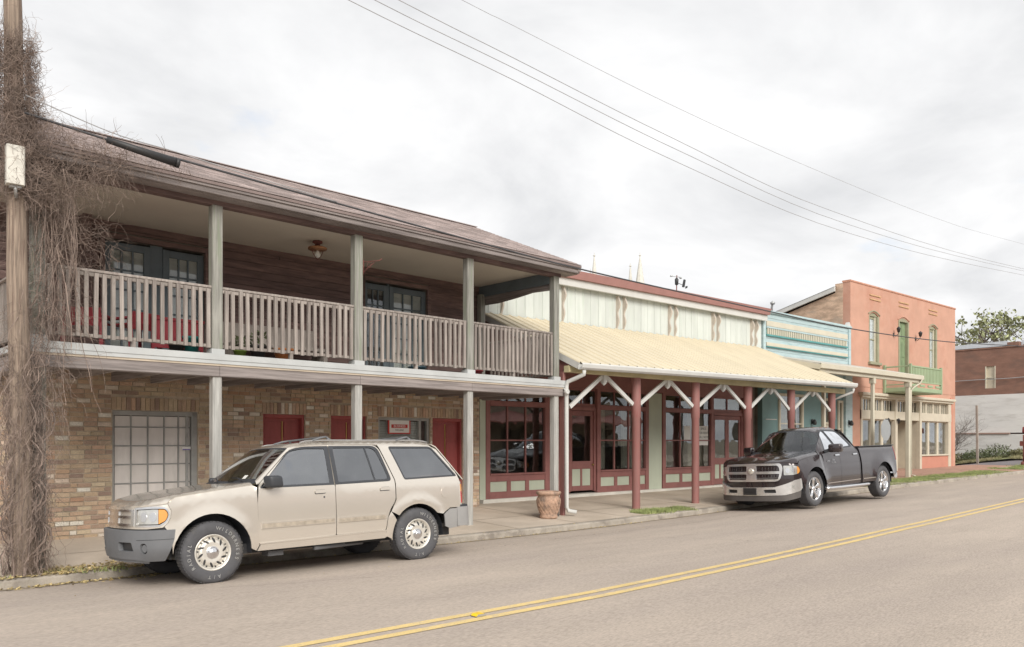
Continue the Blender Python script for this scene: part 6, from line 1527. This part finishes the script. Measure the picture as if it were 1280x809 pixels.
SB_.panel('bumper_lip', [(FB, .30), (FB, .335), (-.2, .335), (.10, .31), (.10, .285), (-.2, .30)], bumpgrey, join=True, off=.02, gap=0)
# hood
def ringtop(xs_): return [(lambda p: (p.x, -p.y))(S.ring(x, loc(x) if x > .1 else .925)) for x in xs_]
hr = [(lambda p: (p.x, -p.y, p.z))(S.ring(x, z)) for x, z in [(FC, .925), (-.5, .925), (-.35, .925), (-.14, .925), (0, .932), (.12, .94), (.24, .947), (.36, .955)] + [(x, loc(x)) for x in (.46, .6, .8, 1.0, 1.2, 1.38)]]
hw = hr[-1]
def cowl(y, dx=0): return 1.40 + dx - S.bow(1.42) * (1 - (y / .84) ** 2)
hood = [(x, -y) for x, y, _ in hr] + [(cowl(y), y) for y in (-.78, -.6, -.4, -.2, 0, .2, .4, .6, .78)] + [(x, y) for x, y, _ in reversed(hr)]
hood = [p for i, p in enumerate(hood) if i == 0 or math.hypot(p[0] - hood[i - 1][0], p[1] - hood[i - 1][1]) > 1e-3]
S.panel('hood', hood, suvpaint, both=False, gap=.003, grid=.06, f=lambda a, c, o_: S.top(a, c, o_, hr))
# cowl strip, windscreen, roof, tailgate glass
cw = [(cowl(y, .00), y) for y in (-.78, -.5, -.25, 0, .25, .5, .78)] + [(cowl(y, .10), y) for y in (.78, .5, .25, 0, -.25, -.5, -.78)]
S.panel('cowl_panel', cw, trimblack, both=False, gap=0, off=.006, f=lambda a, c, o_: S.top(a, c, o_))
def wsx(y, u): 
    a = 1.45 - S.bow(1.45) * (1 - (y / .80) ** 2); c_ = 1.965 - S.bow(1.965) * (1 - (y / .72) ** 2); return a + (c_ - a) * u
YS = [-1, -.75, -.5, -.25, 0, .25, .5, .75, 1]
ws = [(wsx(y * .755, .03), y * .755) for y in YS] + [(wsx(y * .615, .95), y * .615) for y in reversed(YS)]
pl = [(wsx(y * .77, .0), y * .77) for y in YS] + [(wsx(y * .63, 1.0), y * .63) for y in reversed(YS)]
S.panel('windscreen_surround', pl, trimblack, both=False, gap=0, off=.003, hls=[ws], f=lambda a, c, o_: S.top(a, c, o_))
S.panel('windscreen', ws, glass_ws, both=False, gap=-.004, off=.006, skirt=False, grid=.06, f=lambda a, c, o_: S.top(a, c, o_))
rr1 = [(x, S.we(x), loc(x)) for x in frange(1.80, 4.46, .06)]
roofp = [(x, -y) for x, y, _ in rr1 if x >= 1.86 and x <= 4.2] + [(x, y) for x, y, _ in reversed(rr1) if x >= 1.86 and x <= 4.2]
front_edge = [(wsx(y * .63, 1.0), y * .63) for y in YS]
roofp = front_edge[::-1][:0] + [(x, -y) for x, y, _ in rr1 if 1.98 < x < 4.2] + [(x, y) for x, y, _ in reversed(rr1) if 1.98 < x < 4.2] + [(p[0], p[1]) for p in reversed(front_edge)]
S.panel('roof', roofp, suvpaint, both=False, gap=.0, grid=.07, f=lambda a, c, o_: S.top(a, c, o_, rr1))
# A pillar paint: strip between the windscreen surround and the ring
for sg_ in (1, -1):
    b = MB(); n = 12; v = []
    for i in range(n + 1):
        u = i / n; yi = .77 - .14 * u; xi = wsx(yi, u * 1.0); p = S.top(xi, yi); q0 = S.ring(1.43 + .57 * u, loc(1.43 + .57 * u)); v += [(p.x, p.y * sg_, p.z), ((p.x + q0.x) / 2, sg_ * (p.y - q0.y) / 2, (p.z + q0.z) / 2 + .012), (q0.x, -q0.y * sg_, q0.z)]
    b.add(v, [(i * 3 + j, i * 3 + j + 1, i * 3 + j + 4, i * 3 + j + 3) for i in range(n) for j in range(2)], True); b.build('pillar', suvpaint, suv)
    # door frame top paint: between the door window ring and the roof
    topf = [(1.445, 1.13)] 
S.panel('roof_rail_panel', [(1.445, 1.135), (1.92, 1.555), (2.10, 1.61)] + [(x, 1.628) for x in (2.2, 2.5, 2.8, 3.2)] + [(3.26, loc(3.26))] + [(x, loc(x)) for x in reversed(frange(1.46, 3.2, .08))], suvpaint, gap=0, grid=.05, off=.001)
rg = [(4.22, -.60), (4.22, .60), (4.50, .66), (4.50, -.66)]
S.panel('tailgate_glass', [(4.22, -.60), (4.22, .60), (4.50, .66), (4.50, -.66)], glass_dark, both=False, gap=0, off=.0, skirt=False, f=lambda a, c, o_: S.top(a, c, o_))
tgx = (4.17, 4.24, 4.36, 4.47, 4.56)
S.panel('tailgate_frame', [(x, -S.we(x)) for x in tgx] + [(x, S.we(x)) for x in reversed(tgx)], suvpaint, both=False, gap=0, off=.002, hls=[rg], f=lambda a, c, o_: S.top(a, c, o_))
# roof rack
for sg_ in (1, -1):
    b = MB(); y = sg_ * .60
    b.tube([(2.12, y, 1.66), (2.2, y, 1.678), (2.45, y, 1.69), (3.9, y, 1.69), (4.05, y, 1.675), (4.12, y, 1.66)], .010, 8); b.build('roof_rack_rail', bumpgrey2, suv)
for x in (2.52, 3.80): b = MB(); b.tube([(x - .22, -.6, 1.688), (x - .1, -.6, 1.722), (x - .02, -.59, 1.735), (x, -.55, 1.738), (x, .55, 1.738), (x - .02, .59, 1.735), (x - .1, .6, 1.722), (x - .22, .6, 1.688)], .014, 8); b.tube([(x, -.55, 1.738), (x + .04, -.6, 1.69)], .016, 6); b.tube([(x, .55, 1.738), (x + .04, .6, 1.69)], .016, 6); b.build('roof_rack_bar', bumpgrey, suv)
# mirrors
for sg_ in (-1, 1):
    b = MB(); b.add([(1.60 + a * .085 - (.02 if c > 0 else 0) + .02 * e_, sg_ * (.90 + .065 + e_ * .075), 1.165 + c * .075) for a in (-1, 1) for c in (-1, 1) for e_ in (-1, 1)], [(0, 1, 3, 2), (4, 6, 7, 5), (0, 4, 5, 1), (2, 3, 7, 6), (0, 2, 6, 4), (1, 5, 7, 3)])
    o = b.build('mirror', trimblack, suv); md = o.modifiers.new('b', 'BEVEL'); md.width = .035; md.segments = 3; o.data.polygons.foreach_set('use_smooth', [True] * len(o.data.polygons))
    b = MB(); b.prism([(1.49, 1.11), (1.70, 1.11), (1.62, 1.24), (1.56, 1.20)], sg_ * .86, sg_ * .92, 'y'); b.build('mirror_arm', trimblack, suv)
# wipers
for y0 in (-.62, -.02): b = MB(); p0 = S.top(cowl(y0) + .03, y0); p1 = S.top(wsx(y0 + .36, .10), y0 + .36); b.tube([(p0.x, p0.y, p0.z + .02), ((p0.x + p1.x) / 2, (p0.y + p1.y) / 2, (p0.z + p1.z) / 2 + .035), (p1.x, p1.y, p1.z + .02)], .008, 5); b.build('wiper', trimblack, suv)
# underbody, wheel wells, interior
b = MB(); b.box(.5, 4.4, -.70, .70, .30, .42); b.box(.3, 4.5, -.55, .55, .42, .60); b.build('chassis', blackm, suv)
b = MB()
for sg_ in (-1, 1):
    for cx, cz_, rr_ in (AF, AR):
        pts = arc(cx, cz_, rr_ + .015, -5, 185, 16); v = [(x, sg_ * y, z) for y in (.845, .52) for x, z in pts]; n = len(pts); b.add(v, [(i, i + 1, n + i + 1, n + i) for i in range(n - 1)]); b.add([(x, sg_ * .52, z) for x, z in pts], [tuple(range(n))])
tag(b.build('wheel_wells', trimblack, suv), kind='stuff')
b = MB(); b.box(1.35, 1.72, -.72, .72, .75, 1.10); b.box(1.4, 4.4, -.72, .72, .42, .47)
b.build('dashboard', seatm, suv)
b = MB(); b.box(4.35, 4.40, -.68, .68, .5, 1.1); b.build('inner_trim', seatm, suv)
seats(suv, (2.15, 3.0), .36, .62, seatm)
b = MB(); b.tube([(1.78 + .06 * math.sin(a) , -.36 + .19 * math.cos(a), 1.03 + .17 * math.sin(a)) for a in [i * math.pi / 10 for i in range(21)]], .014, 6); b.build('steering_wheel', blackm, suv)
b = MB(); b.tube([(2.2, -.78, .30), (2.9, -.62, .30), (3.0, -.6, .30)], .035, 8); b.box(1.62, 1.82, -.7, -.5, .24, .34); b.build('exhaust', bumpgrey, suv)
b = MB(); b.box(4.17, 4.42, -.5, .5, .32, .48); b.build('tow_frame', rust, suv)
b = MB(); p_ = S.top(wsx(-.52, .12), -.52); b.box(-.03, .03, -.05, .05, 0, .002); o = b.build('sticker', paper, suv); o.location = (p_.x, p_.y, p_.z + .004); o.rotation_euler = (0, -.8, 0)
for x, y in ((.88, -.755), (.88, .755), (3.75, -.755), (3.75, .755)):
    wheel(suv, x, y, .362, .235, .208, 'disc', -1 if y < 0 else 1, alloy, text=[('WILDERNESS', 1.35, .185), ('A/T', -1.35, .2), ('RADIAL', 3.75, .19)] if y < 0 else None)

# ------------------------------------------------------------------ the charcoal pickup
TX = 16.25; TYC = 10.42
trk = thing('parked_pickup', 'dark charcoal crew pickup truck with chrome grille and bumper parked at the kerb', 'pickup truck', (TX, TYC, 0))
trk.location = (TX, TYC, .165); trk.rotation_euler = (R(-2.6), R(-1.0), 0)
zeT = [(0, .98), (.1, 1.02), (.5, 1.09), (1.0, 1.16), (1.40, 1.205), (1.55, 1.235), (2.10, 1.76), (2.25, 1.815), (2.5, 1.84), (3.0, 1.835), (3.14, 1.80), (3.24, 1.72), (3.42, 1.33), (3.46, 1.31), (6, 1.33)]
zcT = [(0, .98), (.03, 1.03), (.12, 1.07), (.5, 1.155), (1.0, 1.215), (1.40, 1.25), (1.55, 1.265), (2.12, 1.80), (2.26, 1.85), (2.5, 1.875), (3.0, 1.87), (3.16, 1.835), (3.26, 1.76), (3.42, 1.33), (6, 1.33)]
AFT = (1.16, .415, .50); ART = (4.65, .415, .50)
def sideT(x, z):
    w_ = 1.0 - .05 * max(0, (.60 - z) / .3) ** 2 - .075 * max(0, (z - .84) / .45) ** 1.8
    if z > 1.28 and x < 3.45: w_ -= (z - 1.28) * .36
    if 3.46 > x > 1.5 : w_ -= .02
    for cx in (AFT[0], ART[0]):
        d = math.hypot(x - cx, z - .42)
        if d < .85 and z > .3: w_ += .045 * (1 - max(0, (d - .5) / .35)) ** 2 if d > .5 else .045
    return w_
T = Car(trk, 1.0, .52, .12, 5.40, 1.35, 1.05, 2.4, 5, zeT, zcT, sideT, lambda x: .24 * max(0, min(1, (x - .8) / .7)) * max(0, min(1, (3.0 - x) / .8)) - .03 * max(0, min(1, (x - 3.0) / .1)), lambda z: .10 + .10 * max(0, z - .7), lambda z: 0)
T.rt = lambda x: .06 if x < 1.9 else (.085 if x < 3.45 else .05)
tl = lambda x: lerp_table(zeT, x) - T.rt(x) * .29
FT = T.L1 - T.q1
tfa = arc(*AFT, 186, -6, 20); tra = arc(*ART, 188, -8, 20)
tf = [(.42, 1.00)] + [(x, tl(x)) for x in (.55, .7, .9, 1.1, 1.3, 1.44)] + [(1.60, 1.19), (1.66, 1.0), (1.66, .40), (1.655, .38)] + [p for p in reversed(tfa) if p[1] > .36] + [(.62, .50), (.56, .62), (.52, .70), (.56, .80), (.54, .92), (.50, .98)]
T.panel('front_fender', tf, truckpaint)
tw1 = rpoly([(1.86, 1.30, .03), (2.40, 1.335, .02), (2.42, 1.755, .03), (2.22, 1.745, .06)], .03)
tw2 = rpoly([(2.50, 1.335, .02), (3.22, 1.375, .08), (3.08, 1.745, .10), (2.52, 1.765, .03)], .03)
tf1 = rpoly([(1.78, 1.275, .03), (2.455, 1.31, .0), (2.475, 1.785, .0), (2.20, 1.775, .08)], .03)
tf2 = rpoly([(2.46, 1.31, .0), (3.27, 1.35, .08), (3.11, 1.775, .11), (2.48, 1.79, .0)], .03)
td1 = rpoly([(1.665, .40, .02), (2.45, .41, .02), (2.455, 1.31, 0), (2.475, 1.80, .0), (2.19, 1.79, .08), (1.75, 1.29, .05), (1.66, 1.17, .05)], .02)
td2 = rpoly([(2.455, .41, .02), (3.41, .43, .03), (3.42, 1.25, .0), (3.36, 1.32, .05), (3.14, 1.79, .12), (2.48, 1.80, .0), (2.458, 1.31, 0)], .02)
D1 = T.panel('front_door', td1, truckpaint, hls=[tf1]); D2 = T.panel('rear_door', td2, truckpaint, hls=[tf2])
mir = lambda a, c, o_: (lambda v: Vector((v.x, -v.y, v.z)))(T.ring(a, c, o_))
for D, frm, wn_ in ((D1, tf1, tw1), (D2, tf2, tw2)):
    T.panel('window_frame', frm, trimblack, parent=D[0], off=.004, hls=[wn_], both=False, gap=0); T.panel('window_pane', wn_, glass_dark, parent=D[0], off=.012, both=False, skirt=False, gap=-.003)
    T.panel('window_frame', frm, trimblack, parent=D[1], off=.004, hls=[wn_], both=False, gap=0, f=mir); T.panel('window_pane', wn_, glass_dark, parent=D[1], off=.012, both=False, skirt=False, gap=-.003, f=mir)
T.panel('cab_side', [(1.45, tl(1.45)), (1.60, 1.185), (1.67, 1.17), (1.75, 1.292), (2.19, 1.792), (2.48, 1.803), (3.14, 1.793)] + [(3.2, tl(3.2)), (3.12, tl(3.12)), (3.0, tl(3.0)), (2.7, tl(2.7)), (2.4, tl(2.4)), (2.2, tl(2.2)), (2.1, tl(2.1)), (1.9, tl(1.9)), (1.7, tl(1.7)), (1.55, tl(1.55))], truckpaint, gap=0, grid=.05)
T.panel('cab_corner', [(3.42, .43), (3.425, 1.25), (3.37, 1.32), (3.15, 1.79), (3.22, tl(3.22)), (3.34, tl(3.34)), (3.46, 1.29), (3.46, .43)], truckpaint, gap=.001)
TB = Car(trk, 1.0, .52, .12, 5.38, 1.35, 1.05, 2.4, 5, [(0, 1.35), (9, 1.37)], zcT, sideT, lambda x: 0, lambda z: 0, lambda z: 0); TB.rt = lambda x: .07
bed = [(3.49, .44), (3.49, 1.325), (4.5, 1.34), (5.38, 1.35), (5.46, 1.34), (5.46, .62), (5.30, .55)] + [(5.16, .52)] + [p for p in reversed(tra) if p[1] > .45] + [(4.12, .44)]
TB.panel('bed_side', bed, truckpaint, grid=.07)
TB.panel('tailgate', [(5.47, .62), (5.47, 1.34), (6.42, 1.34), (6.42, .62)], truckpaint, join=True)
b = MB()
for sg_ in (-1, 1): b.prism([(sg_ * .82, .75), (sg_ * .82, 1.33), (sg_ * .90, 1.33), (sg_ * .90, .75)], 3.5, 5.4, 'x'); b.bbox(3.5, 5.44, min(sg_ * .80, sg_ * .94), max(sg_ * .80, sg_ * .94), 1.325, 1.35, .01)
b.box(3.5, 5.4, -.85, .85, .72, .76); b.box(3.5, 3.53, -.88, .88, .72, 1.32); b.build('bed_liner', trimblack, trk)
T.panel('belt_strip', [(1.72, .49), (3.40, .515), (3.40, .535), (1.72, .508)], chrome, off=-.014, th=.016, gap=0); TB.panel('belt_strip', [(3.52, .517), (4.12, .525), (4.12, .545), (3.52, .537)], chrome, off=-.014, th=.016, gap=0)
for x0 in (2.24, 3.14):
    T.panel('handle_recess', rpoly([(x0, 1.13), (x0 + .20, 1.135), (x0 + .20, 1.19), (x0, 1.185)], .02), trimblack, off=-.001, th=.004, gap=0)
    T.panel('door_handle', rpoly([(x0 - .01, 1.14), (x0 + .20, 1.147), (x0 + .20, 1.182), (x0 - .01, 1.175)], .014), chrome, off=-.022, th=.016, gap=0)
# badges
for k_, (s_, x0, z0, h_) in enumerate((('HEMI', 1.86, 1.02, .055), ('5.7 LITER', 2.10, .985, .05), ('1500', 2.10, 1.045, .06))):
    o = text_mesh(s_, h_, chrome, 'badge', trk, (x0, -sideT(x0, z0) - .006, z0), (R(90), 0, 0), .003)
# front
grl = rpoly([(FT, .64, 0), (FT, 1.03, 0), (-.10, 1.02, .08), (-.06, .94, .04), (-.12, .66, .09)], .05)
T.panel('nose_panel', [(FT, .46), (FT, 1.055), (-.12, 1.045), (.42, 1.0), (.50, .98), (.54, .92), (.56, .80), (.50, .70), (.30, .58), (-.1, .47)], truckpaint, join=True, hls=[rpoly([(-.14, .76, .03), (-.15, .985, .03), (.25, .975, .04), (.46, .945, .04), (.52, .87, .04), (.46, .80, .05), (.2, .765, .03)], .03)], grid=.05)
T.panel('headlamp', rpoly([(-.14, .76, .03), (-.15, .985, .03), (.25, .975, .04), (.36, .96, .01), (.36, .785, .01), (.2, .765, .03)], .03), lens, off=.008, grid=.05, gap=.002)
T.panel('turn_lamp', rpoly([(.36, .785, .01), (.36, .96, .01), (.46, .945, .04), (.52, .87, .04), (.46, .80, .05)], .03), amber, off=.008, grid=.05, gap=.002)
for cx_ in (-.02, .18): T.panel('lamp_reflector', [(cx_ + .07 * math.cos(i * .52), .87 + .062 * math.sin(i * .52)) for i in range(12)], chrome, off=.004, th=.004, gap=0)
GF = [(FT, .625), (FT, 1.045)] + rpoly([(FT + .1, 1.045, 0), (-.21, 1.035, .12), (-.16, .94, .06), (-.23, .63, .13), (FT + .1, .62, 0)], .05)[1:-1]
qh1 = rpoly([(FT + .07, .675), (FT + .07, .80), (-.25, .80, .02), (-.28, .675, .05)], .02); qh2 = rpoly([(FT + .07, .86), (FT + .07, .99), (-.27, .99, .06), (-.24, .86, .02)], .02)
T.panel('grille_surround', GF, mat('satin_chrome', (.72, .71, .70), .22, .7, coords='obj'), join=True, off=-.03, th=.05, gap=0, hls=[qh1, qh2], grid=.05)
for z0 in (.703, .735, .767, .889, .921, .953): T.panel('grille_slat', [(FT + .05, z0), (FT + .05, z0 + .007), (-.25, z0 + .007), (-.25, z0)], bumpgrey2, off=-.0, th=.02, gap=0)
T.panel('grille_back', [(FT, .65), (FT, 1.02), (-.1, 1.02), (-.12, .65)], blackm, join=True, off=.02, gap=0)
b = MB(); c_ = T.ring(FT, .86, -.045); b.lathe([(0, -.004), (.055, -.006), (.07, .0), (.05, .01)], 18, (c_.x, 0, .87), 'x'); b.prism([(-.05, .90), (-.02, .83), (0, .80), (.02, .83), (.05, .90), (.03, .91), (0, .86), (-.03, .91)], c_.x - .02, c_.x, 'x'); b.build('emblem', alloy, trk)
TF = Car(trk, 1.0, .56, .1, 5.4, 1.40, 1.0, 2.5, 4, [(0, 3), (9, 3)], zcT, lambda x, z: 1.005, lambda x: 0, lambda z: 0)
FBt = TF.L1 - TF.q1
TF.panel('front_bumper', [(FBt, .305), (FBt, .495), (-.35, .50), (.0, .58), (.30, .65), (.56, .68), (.57, .46), (.50, .40), (-.1, .315)], MATS['satin_chrome'], join=True, off=0, th=.09, gap=0, grid=.05, hls=[rpoly([(-.60, .37), (-.60, .445), (-.33, .45), (-.31, .37)], .02)])
TF.panel('bumper_opening', [(FBt + .05, .34), (FBt + .05, .47), (-.2, .47), (-.2, .34)], blackm, join=True, off=.05, gap=0)
TF.panel('air_dam', [(FBt, .18), (FBt, .305), (-.1, .315), (.50, .40), (.54, .39), (.50, .25), (-.1, .18)], mat('air_dam_grey', (.10, .09, .085), .7, coords='obj'), join=True, off=.012, th=.06, gap=0)
b = MB(); b.box(-.012, .0, -.17, .17, .325, .485); b.box(-.02, -.012, -.12, .12, .40, .41); b.build('plate_holder', blackm, trk)
TF.panel('fog_lamp', [(.20 + .05 * math.cos(i * .52), .50 + .035 * math.sin(i * .52)) for i in range(12)], lens, off=-.003, th=.01, gap=0)
# hood with raised centre
thr = [(lambda p: (p.x, -p.y, p.z))(T.ring(x, z)) for x, z in [(FT, 1.05), (-.6, 1.05), (-.35, 1.05), (-.12, 1.045), (.05, 1.03), (.25, 1.015), (.42, 1.0)] + [(x, tl(x)) for x in (.55, .7, .9, 1.1, 1.3, 1.44)]]
def tcowl(y, dx=0): return 1.50 + dx - T.bow(1.5) * (1 - (y / .95) ** 2)
th_ = [(x, -y) for x, y, _ in thr] + [(tcowl(y), y) for y in (-.86, -.6, -.3, 0, .3, .6, .86)] + [(x, y) for x, y, _ in reversed(thr)]
th_ = [p for i, p in enumerate(th_) if i == 0 or math.hypot(p[0] - th_[i - 1][0], p[1] - th_[i - 1][1]) > 1e-3]
def hoodT(a, c, o_):
    v = T.top(a, c, o_, thr); u = abs(c); v.z += .035 * (1 if u < .42 else max(0, 1 - (u - .42) / .12)) * min(1, max(0, (a - .1) / .4)); return v
T.panel('hood', th_, truckpaint, both=False, gap=.003, grid=.06, f=hoodT)
cw = [(tcowl(y, -.01), y) for y in (-.84, -.5, -.25, 0, .25, .5, .84)] + [(tcowl(y, .09), y) for y in (.84, .5, .25, 0, -.25, -.5, -.84)]
T.panel('cowl_panel', cw, trimblack, both=False, gap=0, off=.004, f=lambda a, c, o_: T.top(a, c, o_))
def twx(y, u):
    a = 1.56 - T.bow(1.56) * (1 - (y / .9) ** 2); c_ = 2.12 - T.bow(2.12) * (1 - (y / .76) ** 2); return a + (c_ - a) * u
ws = [(twx(y * .82, .03), y * .82) for y in YS] + [(twx(y * .66, .95), y * .66) for y in reversed(YS)]
pl = [(twx(y * .84, .0), y * .84) for y in YS] + [(twx(y * .68, 1.0), y * .68) for y in reversed(YS)]
T.panel('windscreen_surround', pl, trimblack, both=False, gap=0, off=.003, hls=[ws], f=lambda a, c, o_: T.top(a, c, o_))
T.panel('windscreen', ws, glass_ws, both=False, gap=-.004, off=.006, skirt=False, grid=.06, f=lambda a, c, o_: T.top(a, c, o_))
rr1 = [(x, T.we(x), tl(x)) for x in frange(2.0, 3.34, .05)]
fe = [(twx(y * .68, 1.0), y * .68) for y in YS]
T.panel('roof', [(x, -y) for x, y, _ in rr1 if 2.16 < x < 3.22] + [(x, y) for x, y, _ in reversed(rr1) if 2.16 < x < 3.22] + [p for p in reversed(fe)], truckpaint, both=False, gap=0, grid=.07, f=lambda a, c, o_: T.top(a, c, o_, rr1))
T.panel('rear_window', [(3.24, -.6), (3.24, .6), (3.40, .66), (3.40, -.66)], glass_dark, both=False, gap=0, skirt=False, f=lambda a, c, o_: T.top(a, c, o_)); tcx = (3.20, 3.24, 3.3, 3.36, 3.42, 3.44); T.panel('cab_back', [(x, -T.we(x)) for x in tcx] + [(x, T.we(x)) for x in reversed(tcx)], truckpaint, both=False, gap=0, off=.004, hls=[[(3.24, -.6), (3.24, .6), (3.40, .66), (3.40, -.66)]], f=lambda a, c, o_: T.top(a, c, o_))
for sg_ in (1, -1):
    b = MB(); n = 12; v = []
    for i in range(n + 1):
        u = i / n; yi = .84 - .16 * u; xi = twx(yi, u); p = T.top(xi, yi); q0 = T.ring(1.47 + .70 * u, tl(1.47 + .70 * u)); v += [(p.x, p.y * sg_, p.z), ((p.x + q0.x) / 2, sg_ * (p.y - q0.y) / 2, (p.z + q0.z) / 2 + .008), (q0.x, -q0.y * sg_, q0.z)]
    b.add(v, [(i * 3 + j, i * 3 + j + 1, i * 3 + j + 4, i * 3 + j + 3) for i in range(n) for j in range(2)], True); b.build('pillar', truckpaint, trk)
    b = MB(); b.add([(1.86 + a * .09 + .03 * e_, sg_ * (1.17 + e_ * .14), 1.33 + c * .10) for a in (-1, 1) for c in (-1, 1) for e_ in (-1, 1)], [(0, 1, 3, 2), (4, 6, 7, 5), (0, 4, 5, 1), (2, 3, 7, 6), (0, 2, 6, 4), (1, 5, 7, 3)])
    o = b.build('mirror', truckpaint, trk); md = o.modifiers.new('b', 'BEVEL'); md.width = .045; md.segments = 3; o.data.polygons.foreach_set('use_smooth', [True] * len(o.data.polygons))
    b = MB(); b.beam((1.80, sg_ * .93, 1.25), (1.83, sg_ * 1.06, 1.30), .10, .07); b.build('mirror_arm', trimblack, trk)
    b = MB(); b.tube([(1.72, sg_ * .86, .42), (1.76, sg_ * .98, .38), (1.85, sg_ * 1.0, .375), (3.75, sg_ * 1.0, .375), (3.85, sg_ * .98, .38), (3.88, sg_ * .86, .42)], .045, 10); b.build('side_step', chrome, trk)
b = MB(); b.box(.4, 5.3, -.8, .8, .38, .52); b.box(.2, 5.3, -.5, .5, .52, .7); b.build('chassis', blackm, trk)
b = MB()
for sg_ in (-1, 1):
    for cx, cz_, rr_ in (AFT, ART):
        pts = arc(cx, cz_, rr_ + .02, -5, 185, 16); v = [(x, sg_ * y, z) for y in (.96, .55) for x, z in pts]; n = len(pts); b.add(v, [(i, i + 1, n + i + 1, n + i) for i in range(n - 1)]); b.add([(x, sg_ * .55, z) for x, z in pts], [tuple(range(n))])
tag(b.build('wheel_wells', trimblack, trk), kind='stuff')
b = MB(); b.box(1.6, 1.95, -.8, .8, .8, 1.18); b.box(1.6, 3.4, -.8, .8, .5, .56); b.build('dashboard', seatm, trk)
seats(trk, (2.35, 2.95), .4, .78, seatm)
b = MB(); b.tube([(1.95 + .06 * math.sin(a), -.42 + .19 * math.cos(a), 1.16 + .17 * math.sin(a)) for a in [i * math.pi / 10 for i in range(21)]], .014, 6); b.build('steering_wheel', blackm, trk)
b = MB(); b.bbox(5.44, 5.62, -.92, .92, .46, .62, .03); b.build('rear_bumper', chrome, trk)
TB.panel('tail_lamp', [(5.40, .95), (5.40, 1.30), (5.56, 1.30), (5.56, .95)], redlens, off=-.006, th=.02, gap=0)
for x, y in ((1.16, -.86), (1.16, .86), (4.65, -.86), (4.65, .86)): wheel(trk, x, y, .405, .27, .268, 'spoke', -1 if y < 0 else 1, chrome)

# repeats carry a group
for nm, gp in (('overhead_wire', 'thin wires crossing the sky'), ('wall_lamp', 'black lamps on the shop fronts'), ('shrub', 'shrubs along the white wall'), ('garden_chair', 'red chairs on the gallery'), ('plant_pot', 'pots standing on the gallery'), ('bare_tree', 'leafless trees behind the buildings'), ('evergreen_tree', 'leafy trees behind the brown brick building'), ('paper_notice', 'paper notices in the shop window')):
    for o in col.objects:
        if o.parent is None and o.name.split('.')[0] == nm: o['group'] = gp
